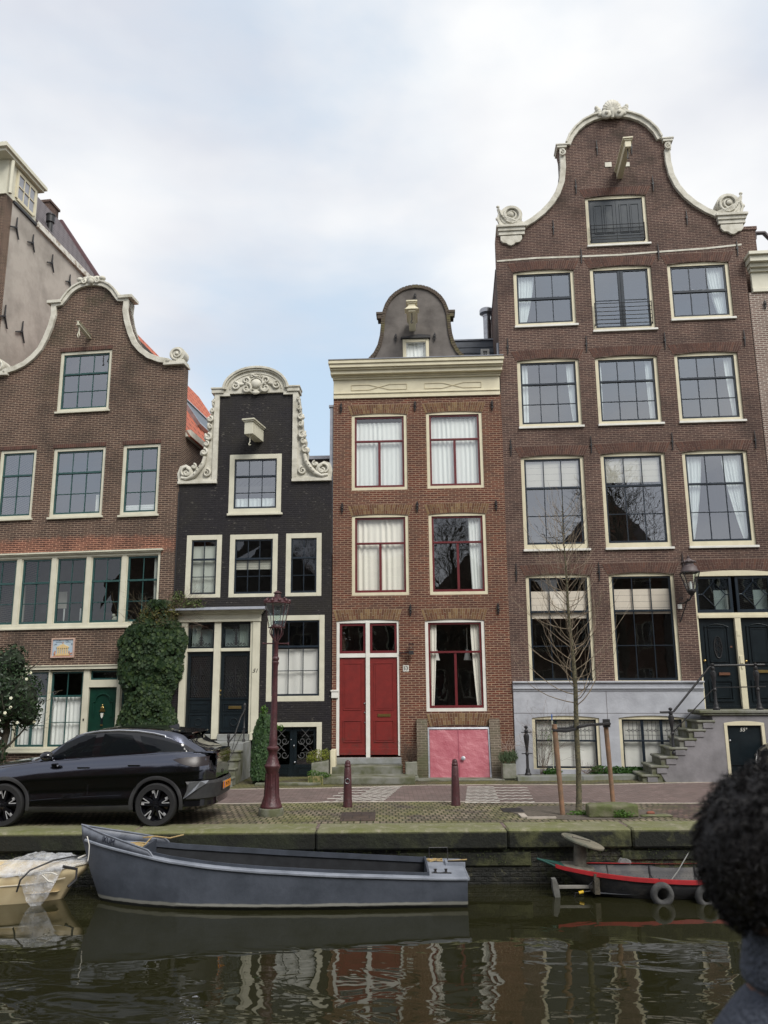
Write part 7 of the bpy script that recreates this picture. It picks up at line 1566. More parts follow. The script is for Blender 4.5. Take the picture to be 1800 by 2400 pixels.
# bed plants
PL = thing('climbing_shrub', 'bare twiggy climbing shrub before the left basement window', 'shrub', (4.05, 21.5, .07)); m = MB(); rnd = random.Random(8)
for i in range(9): branch(m, (rnd.uniform(-.05, .08), 0, 0), (rnd.uniform(-.25, .45), rnd.uniform(-.08, .02), 1), rnd.uniform(.9, 1.4), .008, 2, rnd, .75, 6, 4, .1, 4, .0022)
m.build('stems', MT['deadtwig'], PL); leaves(130, ellip((.2, 0, .95), (.45, .1, .45), 1), .03, rnd).build('leaves', MT['leaf_fresh'], PL)
tag(MB().tube([(4.34, 21.46, .07), (4.37, 21.48, 1.45)], .011, 8).build('bamboo_cane', plain('pale_cane', (.62, .62, .48), .5), None), 'pale upright cane with the climbing shrub', 'cane')
bl_ = bpy.data.objects['bamboo_cane']; MB().tube([(4.37, 21.48, 1.45), (4.371, 21.48, 1.60)], .014, 8).build('cane_tip', plain('blue_tip', (.02, .12, .45), .4), bl_)
GC = leaves(2300, blobs([((5.55, 21.45, .16), (.30, .12, .15)), ((6.0, 21.5, .15), (.32, .12, .13)), ((6.45, 21.5, .14), (.34, .12, .12)), ((6.75, 21.5, .12), (.15, .1, .1)), ((4.30, 21.42, .15), (.26, .1, .10))], .6), .06, random.Random(10), tilt=1.0).build('ground_cover', leafmat('groundcover_leaf', [(.03, .09, .015), (.05, .13, .02), (.025, .065, .012)], .45, .25), None); tag(GC, 'low fresh green ground cover along the basement windows', 'plants', kind='stuff')
DS = MB(); twigs(DS, (5.2, 21.45, .1), 24, .34, random.Random(13), .004, 1.0, .5, 3); tag(DS.build('dry_shrub', MT['deadtwig'], None), 'dry brown spiky twigs between the two basement windows', 'shrub')
WD = leaves(500, blobs([((4.25, 15.06, .07), (.22, .07, .08)), ((3.62, 15.5, .03), (.3, .15, .05))], .7), .035, random.Random(14), tilt=1.2).build('weeds', MT['leaf_fresh'], None); tag(WD, 'small weeds at the foot of the mossy block and tree', 'weeds', kind='stuff')
GW = leaves(1600, lambda r: ((r.uniform(-6.5, 6.5), r.choice((14.08, 14.06))-.02, -.28-.25*r.random()**2), (0, -1, .2)), .022, random.Random(15), tilt=.9).build('wall_moss', leafmat('wall_moss_leaf', [(.03, .045, .012), (.06, .075, .02), (.02, .03, .01)], .7, .2), None); tag(GW, 'moss and small ferns growing on the quay wall', 'moss', kind='stuff')
# ivy column between the brown and the black house -- built in its own place against the wall
IV = thing('climbing_ivy', 'huge dark ivy column climbing between the brown and the black house', 'ivy', (-6.45, 22.3, 0)); rnd = random.Random(21)
def ivyfn(rnd):
    while True:
        z = 4.55*rnd.random()**.85+.15; zz = z/4.6; hw = .82+.14*sin(z*2.1+.6)+.06*sin(z*5.3); cx = .02*z-.05
        if z > 3.6: hw *= max(.25, 1-.55*(z-3.6)/1.1); cx += .12*(z-3.6)
        u = rnd.uniform(-1, 1); x = cx+hw*u; dep = .50*sqrt(max(0, 1-u*u))*(1 if z < 3.7 else .75)+.05; bulge = .13*mnoise.noise(Vector((x*2.2, z*2.2, 3)))+.07*mnoise.noise(Vector((x*6, z*6, 1)))
        if mnoise.noise(Vector((x*1.7+5, z*1.7, 0))) < -.33 and rnd.random() < .8: continue
        return (x, -dep-bulge-.10*rnd.random()*rnd.random(), z), (u*.7, -1, .25)
leaves(9500, ivyfn, .085, rnd, 'ivy', tilt=.55, lay=(0, -.35, -1)).build('foliage', MT['leaf_ivy'], IV)
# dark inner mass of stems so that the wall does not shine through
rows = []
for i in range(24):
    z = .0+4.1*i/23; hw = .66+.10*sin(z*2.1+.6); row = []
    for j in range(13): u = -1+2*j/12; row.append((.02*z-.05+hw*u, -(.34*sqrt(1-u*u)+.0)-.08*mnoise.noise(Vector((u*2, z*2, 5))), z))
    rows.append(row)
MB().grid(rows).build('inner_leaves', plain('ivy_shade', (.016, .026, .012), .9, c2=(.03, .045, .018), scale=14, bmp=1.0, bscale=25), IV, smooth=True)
leaves(1500, blobs([((.10, -.25, 4.25), (.50, .28, .42)), ((.45, -.25, 4.35), (.35, .22, .3))], .7), .06, rnd, tilt=1.2).build('young_foliage', MT['leaf_olive'], IV)
m = MB()
for i in range(46): branch(m, (rnd.uniform(-.45, .65), -.3, rnd.uniform(3.8, 4.5)), (rnd.uniform(-1, 1.0), -.3, rnd.uniform(.1, .9)), rnd.uniform(.3, .75), .006, 1, rnd, .8, 5, 3, -.2, 3, .002)
m.build('loose_twigs', plain('ivy_twig', (.12, .095, .055), .9), IV)
leaves(700, blobs([((1.05, -.15, 4.62), (.42, .14, .20)), ((.65, -.15, 4.8), (.25, .12, .25)), ((1.3, -.1, 4.45), (.25, .1, .12))], .95), .045, rnd, 'ivy', tilt=1.2).build('spreading_shoots', leafmat('shoot_leaf', [(.09, .13, .035), (.13, .17, .05), (.06, .085, .03)], .5, .3), IV)
m = MB()
for i in range(26): branch(m, (rnd.uniform(.3, .7), -.15, rnd.uniform(4.3, 4.6)), (rnd.uniform(.2, 1.3), -.1, rnd.uniform(-.1, .5)), rnd.uniform(.5, 1.0), .005, 1, rnd, .7, 5, 3, .0, 3, .002)
for i in range(8): branch(m, (rnd.uniform(.7, .9), -.25, rnd.uniform(3.9, 4.3)), (1, -.2, rnd.uniform(-.4, .1)), rnd.uniform(.3, .8), .004, 1, rnd, .7, 5, 2, -.3, 3, .002)
m.build('spreading_twigs', MT['deadtwig'], IV)
I2 = thing('small_ivy', 'smaller bright ivy draping the side of the stoop beside the stair rail', 'ivy', (-3.14, 20.75, 0)); rnd = random.Random(22)
def ivy2(rnd):
    z = .12+1.55*rnd.random()**.9; hw = interp([(0, .16), (.3, .24), (1.2, .27), (1.5, .20), (1.75, .05)], z); u = rnd.uniform(-1, 1); return (.07*z+hw*u-.02, -.22*sqrt(1-u*u)-.08*rnd.random()-.07*mnoise.noise(Vector((u*3, z*3, 0))), z), (u, -1, .2)
leaves(2600, ivy2, .058, rnd, 'ivy', tilt=.6, lay=(0, -.3, -1)).build('foliage', leafmat('small_ivy_leaf', [(.035, .075, .025), (.05, .10, .03), (.028, .06, .025), (.07, .12, .05)], .55, .2, .25), I2)
leaves(220, blobs([((.05, .0, 1.72), (.10, .08, .22)), ((.42, 0, 1.35), (.16, .06, .08))], .9), .05, rnd, 'ivy').build('top_shoots', MT['leaf_fresh'], I2)
rows = [[(.07*z+.20*(-1+2*j/8)*min(1, (1.75-z)*2), -.13*sqrt(1-(-1+2*j/8)**2), z) for j in range(9)] for z in (.0, .4, .8, 1.2, 1.5, 1.7)]
MB().grid(rows).build('inner_leaves', plain('ivy_shade2', (.02, .03, .015), .9), I2, smooth=True)
# camellia at the left edge
CM = thing('flowering_bush', 'dark glossy camellia bush dotted with cream flowers at the left edge', 'bush', (-9.75, 20.6, 0)); rnd = random.Random(23)
m = MB(); m.tube([(.05, 0, 0), (.1, 0, .6), (.2, .05, 1.3), (.1, 0, 2.2), (0, 0, 3.0)], [.12, .10, .09, .06, .02], 8)
for i in range(10): branch(m, (.1, 0, .8+.2*i), (cos(i*2.4), sin(i*2.4), .8), 1.0, .04, 2, rnd, .6, 5, 3, .3, 4)
m.build('trunk', MT['bark'], CM)
bb_ = [((-.1, 0, 2.2), (.95, .8, 1.0)), ((.45, -.1, 2.1), (.70, .6, .75)), ((.2, 0, 3.0), (.45, .4, .5)), ((-.6, 0, 2.6), (.8, .6, .9)), ((-.9, -.2, 1.0), (.75, .6, .95)), ((-.15, -.2, .7), (.55, .4, .55)), ((.75, -.1, 1.75), (.33, .35, .42))]
bb_ = [(c, r) for c, r in bb_]
leaves(8200, blobs(bb_, .55), .085, rnd, tilt=.9).build('foliage', MT['leaf_cam'], CM)
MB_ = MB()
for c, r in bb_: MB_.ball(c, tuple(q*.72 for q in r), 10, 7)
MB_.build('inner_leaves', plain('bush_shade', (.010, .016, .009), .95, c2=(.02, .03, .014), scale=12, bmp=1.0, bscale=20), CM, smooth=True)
fl = MB(); ff = blobs(bb_, .05)
for i in range(95):
    p, d = ff(rnd)
    if d[1] > .2 or p[2] < 1.4: continue
    for k in range(5): a = 2*pi*k/5; fl.ball((p[0]+d[0]*.05+.022*cos(a), p[1]-.06, p[2]+.022*sin(a)), (.022, .012, .018), 5, 4)
fl.build('flowers', plain('cream_petal', (.80, .76, .50), .7, c2=(.78, .80, .66), scale=3), CM, smooth=True)

# ================================================================== boats
def steel(name, c, c2, rough=.5, **k): return plain(name, c, rough, c2=c2, **k)
BG = thing('steel_boat', 'open grey steel workboat lettered KUM on the bow, moored along the quay', 'boat', (0, 0, 0))
GT = [(-4.80, .05), (-4.4, -.02), (-3.9, -.09), (-3.3, -.18), (-2.6, -.25), (-1.8, -.31), (-.9, -.36), (0, -.40), (.7, -.43), (1.25, -.44)]
CY = 13.28
def half(x, wl=False):
    s = (1.2-x)/6.0; b = .65+.09*min(1, s*3.0); 
    if s > .48: b = .74*(1-((s-.48)/.52)**2.3)
    return max(b, .0)
hull_c = newmat('worn_grey_hull_paint'); hm, nt, b = hull_c; tc = ND(nt, 'ShaderNodeTexCoord').outputs['Object']; sz = ND(nt, 'ShaderNodeSeparateXYZ', {0: tc})
col = mixc(nt, noise_(nt, tc, 2.2, 7, .7, .38, .68), (.082, .094, .120), (.048, .057, .074))
nn_ = ND(nt, 'ShaderNodeMath', {0: noise_(nt, tc, 3, 5, .6, 0, 1), 1: .05, 2: sz.outputs[2]}, operation='MULTIPLY_ADD')
w1 = ND(nt, 'ShaderNodeMapRange', {0: nn_.outputs[0], 1: -.735, 2: -.75}); col = mixc(nt, w1.outputs[0], col, (.27, .27, .24)); w2 = ND(nt, 'ShaderNodeMapRange', {0: nn_.outputs[0], 1: -.782, 2: -.795}); col = mixc(nt, w2.outputs[0], col, (.012, .013, .012))
lk(nt, col, b.inputs['Base Color']); b.inputs['Roughness'].default_value = .55; bump(nt, b, noise_(nt, tc, 6, 6, .6, .1, .9), .25, .02)
rows = []; NX = 60
for i in range(NX+1):
    x = 1.2-6.0*i/NX; g_ = interp(GT, x); h = half(x); rk = ((1.2-x)/6.0)**7
    prof_ = [(1.0, g_, 0), (.985, g_-.10, .04), (.955, g_+(-.80-g_)*.55, .16), (.92, -.80, .32), (.80, -.92, .42), (.0, -1.05, .5)]
    rows.append([(x+rk*d, CY-h*k, z) for k, z, d in prof_]+[(x+rk*d, CY+h*k, z) for k, z, d in reversed(prof_[:-1])])
m = MB().grid(rows); n = len(rows[0]); m.f.append(tuple(range(n))); o = m.build('hull', hm, BG, smooth=True, ang=.45)
deckm = steel('grey_deck_paint', (.22, .24, .28), (.13, .145, .175), .6, scale=3, bmp=.2, lo=.42, hi=.7)
def dk(x0, x1, fn_in, name, z=0.0, n=30):
    for s in (-1, 1):
        R0 = []
        for i in range(n+1):
            x = x0+(x1-x0)*i/n; g_ = interp(GT, x)+z; h = half(x)*.985; a = fn_in(x); R0.append([(x, CY+s*h, g_), (x, CY+s*min(a, h), g_+.008)] )
        MB().grid(R0 if s < 0 else [list(reversed(r)) for r in R0]).build(name, deckm, BG)
inner = lambda x: max(0, half(x)-.115)
dk(-3.72, .62, inner, 'side_deck')
m = MB(); R0 = []
for i in range(25):
    x = -4.79+(-3.72+4.79)*i/24; g_ = interp(GT, x)+.006; h = half(x)*.985; R0.append([(x, CY-h, g_), (x, CY, g_+.03*min(1, h*3)), (x, CY+h, g_)])
m.grid(R0).build('foredeck', deckm, BG, smooth=True)
m = MB(); R0 = [[(x, CY-half(x)*.985, interp(GT, x)+.006), (x, CY, interp(GT, x)+.02), (x, CY+half(x)*.985, interp(GT, x)+.006)] for x in (.62, .8, 1.0, 1.2)]; m.grid(R0); m.build('stern_deck', deckm, BG)
# transom with a little deck notch, coaming, well
co_ = MB()
for s in (-1, 1):
    P = [(-3.72+4.34*i/30) for i in range(31)]
    for j in range(30):
        a, b2 = P[j], P[j+1]; ya, yb = CY+s*inner(a), CY+s*inner(b2); za, zb = interp(GT, a), interp(GT, b2)
        co_.add([(a, ya, za+.05), (b2, yb, zb+.05), (b2, yb-s*.02, zb+.05), (a, ya-s*.02, za+.05), (a, ya, za-.02), (b2, yb, zb-.02), (b2, yb-s*.02, zb-.03), (a, ya-s*.02, za-.03)], [(0,1,2,3),(0,4,5,1),(3,2,6,7)])
h = inner(-3.72); co_.box(-3.75, -3.71, CY-h, CY+h, -.84, interp(GT, -3.72)+.085); h = inner(.62); co_.box(.61, .64, CY-h, CY+h, -.84, interp(GT, .62)+.06)
co_.build('coaming', steel('dark_grey_coaming', (.055, .064, .085), (.035, .042, .055), .55, scale=4), BG)
wl = MB()
for s in (-1, 1): wl.grid([[(x, CY+s*(inner(x)+.004), interp(GT, x)-.0), (x, CY+s*(inner(x)+.004), -.82)] for x in P])
wl.build('well_side', steel('dark_well_shade', (.009, .010, .013), (.018, .02, .024), .7), BG)  # shade inside the open well put into the near-black colour of its sides
m = MB(); R0 = [[(x, CY-inner(x)-.0, -.80), (x, CY+inner(x), -.80)] for x in [-3.70+.43*i for i in range(11)]]; m.grid(R0); m.build('well_floor', steel('dark_bilge', (.022, .024, .028), (.04, .04, .04), .7), BG)
wood = plain('weathered_thwart', (.16, .16, .15), .8, c2=(.09, .09, .08), scale=7)
for x0, x1, lab in ((-2.62, -2.30, 0), (-1.05, .35, 1)):
    yy = inner((x0+x1)/2); MB().box(x0 if not lab else x0, x1, CY-yy+.03, CY+yy*(.98 if not lab else .15), -.56, -.52).build('bench', wood, BG)
m = MB(); m.box(-3.2, -2.0, CY-.52, CY-.2, -.57, -.53); m.build('bench', wood, BG)
tubs = MB()
for s in (-1, 1): tubs.tube([(x, CY+s*(half(x)+.004), interp(GT, x)-.012) for x in [1.2-5.93*i/40 for i in range(41)]], .022, 6)
tubs.tube([(1.212, CY-half(1.2), -.45), (1.212, CY+half(1.2), -.45)], .022, 6); tubs.build('rubbing_strake', deckm, BG, smooth=True)
bw = MB()
for s in (-1, 1):
    R0 = []; xs_ = [-4.79+(1.30)*i/26 for i in range(27)]
    for x in xs_:
        g_ = interp(GT, x); hgt = interp([(-4.79, .20), (-4.4, .165), (-3.9, .12), (-3.56, .085), (-3.50, .0)], x); h = half(x); R0.append([(x, CY+s*h*.98, g_), (x-.03, CY+s*max(h*1.0-.03, 0), g_+hgt)])
    bw.grid(R0 if s < 0 else [list(reversed(r)) for r in R0])
    bw.tube([r[1] for r in R0], .010, 5)
bw.build('bulwark', steel('grey_bulwark', (.16, .175, .21), (.09, .10, .12), .5), BG, smooth=True, ang=.5, solid=.008)
xa, xb = -4.52, -4.10; ang_ = atan2(-(half(xb)-half(xa)), xb-xa); slope_ = atan2(interp(GT, xb)-interp(GT, xa)-.02, xb-xa)
tx = text('boat_lettering', 'IKUM', .125, plain('dark_lettering', (.012, .016, .035), .6), BG, (-4.30, CY-half(-4.30)-.004, interp(GT, -4.30)+.082), rot=(0, 0, 0), depth=.002, sx=.85)
tx.rotation_euler = (Matrix.Rotation(ang_, 3, 'Z') @ Matrix.Rotation(-slope_*.9, 3, 'Y') @ Matrix.Rotation(radians(88), 3, 'X')).to_euler()
m = MB()
for x in (.74, .90): m.lathe((x, CY-.36, -.43), [(.028, 0), (.018, .03), (.018, .05), (.032, .06), (.0, .065)], 10)
m.box(.68, .98, CY-.42, CY-.39, -.43, -.41); m.build('cleat', MT['iron'], BG)
MB().box(.95, 1.22, CY+.12, CY+.40, -.44, -.40).build('stern_box', MT['iron'], BG); MB().box(.93, 1.24, CY+.10, CY+.14, -.44, -.375).box(.93, .97, CY+.14, CY+.42, -.44, -.375).build('stern_box_rim', deckm, BG)
MB().box(1.202, 1.208, CY-.45, CY-.40, -.62, -.54).build('sticker', MT['white'], BG)
m = MB(); m.tube([(.70, CY+.60, -.44), (.70, CY+.64, -.25), (1.0, CY+.64, -.25), (1.0, CY+.60, -.44)], .010, 5); m.build('stern_bracket', MT['iron'], BG)
def rope(name, pts, r, mat, label=None, cat='rope', n=6):
    o = MB().tube(pts, r, n).build(name, mat, None, smooth=True)
    if label: tag(o, label, cat)
    return o
rpm = plain('tan_rope', (.40, .29, .13), .85, c2=(.28, .20, .09), scale=30, bmp=.5); rpw = plain('white_rope', (.62, .60, .55), .85)
pts = [(-3.93+(.035+.0125*i/7)*cos(i*2*pi/14)*1.0, 13.20+(.035+.0125*i/7)*sin(i*2*pi/14), -.055+.0*i) for i in range(98)]
rc = MB().tube(pts, .011, 5); rc.tube([(-3.93+.16*cos(a), 13.2+.16*sin(a), -.04) for a in [i*.3 for i in range(22)]], .012, 5); rc.tube([(-3.80, 13.3, -.05), (-3.75, 13.45, .02), (-3.9, 13.5, .01), (-3.72, 13.55, .02), (-3.5, 13.62, -.02), (-3.35, 13.9, -.02)], .011, 5)
tag(rc.build('rope_coil', rpm, None, smooth=True), 'flat coil of tan rope on the grey boat foredeck', 'rope')
rope('mooring_line', [(-4.62, 13.0, .12), (-4.58, 12.96, .05), (-4.56, 12.95, .0), (-4.55, 12.93, -.12), (-4.56, 12.93, -.22)], .008, rpw, 'short white rope end hanging from the grey boat bow')
rs = MB(); rs.tube([(.78+.10*cos(i*.7)+.05*sin(i*1.9), CY+.42+.05*sin(i*.9), -.41+.012*(i % 3)) for i in range(26)], .010, 5); rs.tube([(.95, CY+.40, -.41), (1.3, CY+.45, -.40)], .010, 5)
tag(rs.build('rope_heap', rpm, None, smooth=True), 'small tangled rope heap on the grey boat stern', 'rope')
# cream dinghy, left edge
BC = thing('rowing_boat', 'cream rowing boat with clear plastic sheet over its bow, left edge', 'boat', (0, 0, 0))
CY2 = 13.42
def half2(x): s = (x+8.6)/3.92; return .60*(1-max(0, (s-.35)/.65)**2.6) if s > .35 else .60
def g2_(x): return interp([(-8.6, -.42), (-6.5, -.43), (-5.4, -.41), (-4.68, -.33)], x)
crm = plain('cream_boat_paint', (.62, .52, .33), .45, c2=(.50, .40, .24), scale=3); rows = []
for i in range(41):
    x = -8.6+3.92*i/40; h = half2(x); g_ = g2_(x); rk = (i/40)**5
    q = [(1, g_, 0), (.97, g_-.14, .10), (.90, g_-.28, .25), (.78, -.86, .40), (.3, -.98, .5)]
    rows.append([(x-rk*d, CY2-h*k, z) for k, z, d in q]+[(x-rk*d, CY2+h*k, z) for k, z, d in reversed(q)])
h_ = MB().grid(rows); h_.f.append(tuple(range(10))); h_.build('hull', crm, BC, smooth=True, ang=.5, solid=.02)
m = MB()
for s in (-1, 1):
    m.tube([(x, CY2+s*(half2(x)+.01), g2_(x)+.0) for x in [-8.6+3.9*i/30 for i in range(31)]], .022, 6); m.tube([(x, CY2+s*(half2(x)*.955+.01), g2_(x)-.16) for x in [-8.6+3.6*i/30 for i in range(31)]], .010, 5)
m.build('gunwale', plain('cream_gunwale', (.66, .60, .48), .5), BC, smooth=True)
m = MB(); R0 = [[(x, CY2-half2(x)*.86, -.72), (x, CY2+half2(x)*.86, -.72)] for x in [-8.5+.34*i for i in range(11)]]; m.grid(R0); m.build('floor', crm, BC)
for x in (-7.6, -6.35): MB().box(x, x+.28, CY2-.56, CY2+.56, -.56, -.52).build('bench', crm, BC, bevel=.01)
tpm, nt, b = newmat('clear_plastic_sheet'); b.inputs['Base Color'].default_value = (.62, .64, .68, 1); b.inputs['Roughness'].default_value = .16; b.inputs['Specular IOR Level'].default_value = .9
tb = ND(nt, 'ShaderNodeBsdfTransparent'); tcx = ND(nt, 'ShaderNodeTexCoord').outputs['Object']; fz = noise_(nt, tcx, 3.5, 5, .65, .35, .62); fr_ = ND(nt, 'ShaderNodeMapRange', {0: fz, 3: .12, 4: .62}); mxs = ND(nt, 'ShaderNodeMixShader', {0: fr_.outputs[0], 1: tb.outputs[0], 2: b.outputs[0]}); lk(nt, mxs.outputs[0], nt.nodes['Material Output'].inputs[0]); bump(nt, b, noise_(nt, tcx, 7, 6, .7, .1, .9), 1.0, .03)
rows = []
for i in range(46):
    x = -6.05+1.33*i/45; row = []; h = half2(x)*1.05+.03
    for j in range(31):
        v = -1+2*j/30; y = CY2+h*v; ridge = .19*(1-abs(v)**1.6)*(.35+.65*sin(pi*min(1, (x+6.05)/1.25)))*(1 if x < -5.0 else .8)
        z = g2_(x)+.03+ridge+.035*mnoise.noise(Vector((x*5, y*5, 1)))+.02*mnoise.noise(Vector((x*14, y*14, 2))); 
        if abs(v) > .96: z -= .05
        row.append((x, y, z))
    rows.append(row)
tp = MB().grid(rows)
rows = []
for i in range(17):
    t = i/16; row = []
    for j in range(13):
        u = j/12; x = -5.62+.62*u*(1-.55*t)+.16*t; y = CY2-half2(x)*1.03-.05-.05*t-.02*mnoise.noise(Vector((u*4, t*4, 3))); z = g2_(x)+.05-(.42+.12*sin(pi*u))*t; row.append((x, y, z))
    rows.append(row)
tp.grid(rows); tag(tp.build('plastic_sheet', tpm, None, smooth=True, ang=3), 'crumpled clear plastic sheet tied over the cream boat bow', 'sheet')
m = MB(); m.tube([(-5.55, 12.80, -.62), (-5.50, 12.78, -.45), (-5.4, 12.86, -.33), (-5.15, 13.1, -.24), (-4.95, 13.3, -.23), (-4.72, 13.5, -.26)], .014, 6); m.tube([(-4.98, 13.05, -.32), (-4.80, 13.15, -.38), (-4.78, 13.1, -.52), (-4.86, 13.0, -.6)], .022, 6); tag(m.build('black_strap', MT['iron'], None, smooth=True), 'black strap holding the plastic sheet on the cream boat', 'strap')
m = MB(); m.tube([(-5.25, 12.95, -.40), (-5.10, 12.92, -.38), (-5.02, 12.95, -.42)], .012, 5); m.tube([(-5.25, 12.95, -.42), (-5.12, 12.90, -.50), (-5.05, 12.92, -.52)], .012, 5); m.tube([(-4.85, 13.3, -.25), (-4.7, 13.35, -.2)], .012, 5); tag(m.build('rope_ends', rpw, None, smooth=True), 'white knotted rope ends at the cream boat bow', 'rope')
rope('mooring_line', [(-4.7, 13.42, -.34), (-4.62, 13.6, -.36), (-4.5, 14.05, -.35)], .012, MT['iron'], 'dark mooring rope from the cream boat to the quay')
sgn = MB().box(-5.86, -5.58, 14.06, 14.085, -.385, -.305).build('name_board', plain('old_yellow_board', (.30, .24, .12), .8, c2=(.18, .17, .07), scale=9), None, bevel=.004); tag(sgn, 'small old wooden board reading PETIET on the quay wall', 'sign')
text('lettering', 'PETIET', .062, MT['iron'], sgn, (-5.74, 14.056, -.347), depth=.001, sx=1.0); MB().ball((-5.82, 14.05, -.30), .012).ball((-5.63, 14.05, -.30), .012).build('nail', MT['steel'], sgn)
# dark boat with red strake, right
BR = thing('dark_boat', 'low black riveted boat with red rubbing strip and green bow tip, right', 'boat', (0, 0, 0))
CY3 = 13.52
def half3(x): s = (x-2.42)/5.2; return .60*(1-(1-min(1, s/.42))**1.9)*(1 if s < .6 else 1-((s-.6)/.4)**2*.6)
def g3_(x): return interp([(2.42, -.36), (2.75, -.44), (3.2, -.50), (3.8, -.545), (4.6, -.575), (5.6, -.57), (6.8, -.50), (7.6, -.40)], x)
blk = plain('tarred_steel', (.030, .030, .034), .6, c2=(.07, .065, .06), scale=5, bmp=.4, lo=.45, hi=.7); rows = []
for i in range(51):
    x = 2.42+5.1*i/50; h = half3(x); g_ = g3_(x); rk = (1-i/50)**6
    q = [(1, g_, 0), (.95, g_-.12, .28), (.86, -.80, .75), (.65, -.92, .9), (0, -1.0, .95)]
    rows.append([(x+rk*d, CY3-h*k, z) for k, z, d in q]+[(x+rk*d, CY3+h*k, z) for k, z, d in reversed(q[:-1])])
h_ = MB().grid(rows); h_.f.append(tuple(reversed([50*9+k for k in range(9)]))); h_.build('hull', blk, BR, smooth=True, ang=.5, solid=.015)
redm = plain('red_strake_paint', (.36, .018, .022), .45, c2=(.27, .016, .02))
m = MB()
for s in (-1, 1):
    rows = []
    for i in range(41):
        x = (2.66 if s < 0 else 2.80)+4.7*i/40; h = half3(x)+.012; g_ = g3_(x); r_ = .5 if s > 0 else 1
        rows.append([(x, CY3+s*(h-.05), g_+.012), (x, CY3+s*(h+.012), g_+.012), (x, CY3+s*(h+.016), g_-.042*r_), (x, CY3+s*(h-.0), g_-.046*r_)])
    m.grid(rows if s > 0 else [list(reversed(r)) for r in rows])
m.build('red_strake', redm, BR)
grm = plain('green_bow_paint', (.02, .09, .075), .45, c2=(.012, .05, .04)); m = MB(); R0 = []
for i in range(11): x = 2.40+.42*i/10; R0.append([(x, CY3-half3(x)*1.02, g3_(x)+.014), (x, CY3+half3(x)*1.02, g3_(x)+.014)])
m.grid(R0); m.tube([(2.40, CY3, g3_(2.42)+.01), (2.5, CY3-half3(2.5)-.01, g3_(2.5)-.0), (2.66, CY3-half3(2.66)-.015, g3_(2.66)-.02)], .014, 6); m.build('bow_plate', grm, BR)
m = MB(); R0 = []
for i in range(9): x = 2.78+.5*i/8; R0.append([(x, CY3-half3(x)*.92, g3_(x)-.01), (x, CY3, g3_(x)+.0), (x, CY3+half3(x)*.92, g3_(x)-.01)])
m.grid(R0); m.box(3.20, 3.28, CY3-.38, CY3+.38, -.80, g3_(3.28)-.0); m.build('foredeck', plain('rotten_deck', (.10, .085, .06), .95, c2=(.05, .045, .035), scale=9, bmp=.8), BR)
m = MB(); R0 = [[(x, CY3-half3(x)*.84, -.80), (x, CY3+half3(x)*.84, -.80)] for x in [3.28+.4*i for i in range(10)]]; m.grid(R0); m.build('floor', plain('grey_bilge_paint', (.14, .15, .17), .6, c2=(.07, .075, .085), scale=3), BR)
for x in (3.62, 4.35, 5.1, 5.9):
    m = MB(); hh_ = half3(x)-.02
    m.tube([(x, CY3-hh_, g3_(x)-.02), (x, CY3-hh_*.9, -.72), (x, CY3-hh_*.6, -.785), (x, CY3+hh_*.6, -.785), (x, CY3+hh_*.9, -.72), (x, CY3+hh_, g3_(x)-.02)], .014, 4); m.build('rib', blk, BR)
m = MB()
for i in range(60):
    x = 3.5+.055*i
    m.ball((x, CY3+half3(x)*.80, -.735), .007, 5, 4)
m.build('rivets', blk, BR)
def tyre_fender(x, z, label):
    o = MB(); R1, r1 = .125, .052
    R0 = [[((R1+r1*1.0*cos(b3))*cos(a3), r1*1.25*sin(b3), (R1+r1*cos(b3))*sin(a3)) for b3 in [2*pi*k/10 for k in range(10)]] for a3 in [2*pi*j/28 for j in range(29)]]
    o.grid(R0, True); o = o.build('tyre_fender', plain('old_tyre', (.035, .035, .036), .85, c2=(.07, .07, .068), scale=8, bmp=.5), None, smooth=True, ang=2); o.location = (x, CY3-half3(x)-.085, z); tag(o, label, 'tyre', 'old tyres hung as fenders on the dark boat')
    ln = MB().tube([(0, .06, R1), (0, .08, R1+.09)], .008, 5).build('hanging_rope', MT['iron'], o)
tyre_fender(4.14, -.74, 'first old tyre fender on the dark boat side, away from the dark hair'); tyre_fender(4.80, -.77, 'second old tyre fender on the dark boat, close beside the dark hair')
m = MB(); m.lathe((0, 0, 0), [(.09, -.02), (.12, 0), (.09, .03)], 14, Matrix.Translation((3.95, CY3+half3(3.95)+.03, -.56)) @ Matrix.Rotation(radians(90), 4, 'X')); m.build('far_fender', plain('grey_float', (.2, .2, .2), .7), BR, smooth=True)
rope('slack_line', [(4.16, 13.0, -.60), (4.4, 13.3, -.68), (4.7, 13.7, -.58), (5.0, 14.05, -.40), (5.1, 14.12, -.32)], .009, plain('grey_line', (.2, .2, .19), .8), 'thin grey line slung across the dark boat')
# wooden reel standing in its bow
RE = thing('cable_reel', 'weathered wooden cable reel standing on the dark boat bow, its round top tilted', 'cable reel', (3.08, 13.55, -.50), 0)
rwd = plain('grey_split_wood', (.17, .155, .125), .9, c2=(.085, .08, .065), scale=9, bmp=.7, bscale=26)
Mt = Matrix.Rotation(radians(5), 4, 'Y'); Md = Matrix.Translation((.07, 0, .39)) @ Matrix.Rotation(radians(16.5), 4, 'Y') @ Matrix.Rotation(radians(3), 4, 'X')
MB().lathe((0, 0, 0), [(.10, 0), (.105, .2), (.10, .37)], 14, Mt).build('drum', rwd, RE, smooth=True, ang=.6)
MB().lathe((0, 0, 0), [(.335, -.02), (.345, -.008), (.345, .012), (.33, .02)], 30, Md).build('round_top', plain('weathered_reel_top', (.17, .15, .11), .85, c2=(.075, .08, .06), scale=4, bmp=.5, lo=.4, hi=.62), RE, smooth=True, ang=.5)
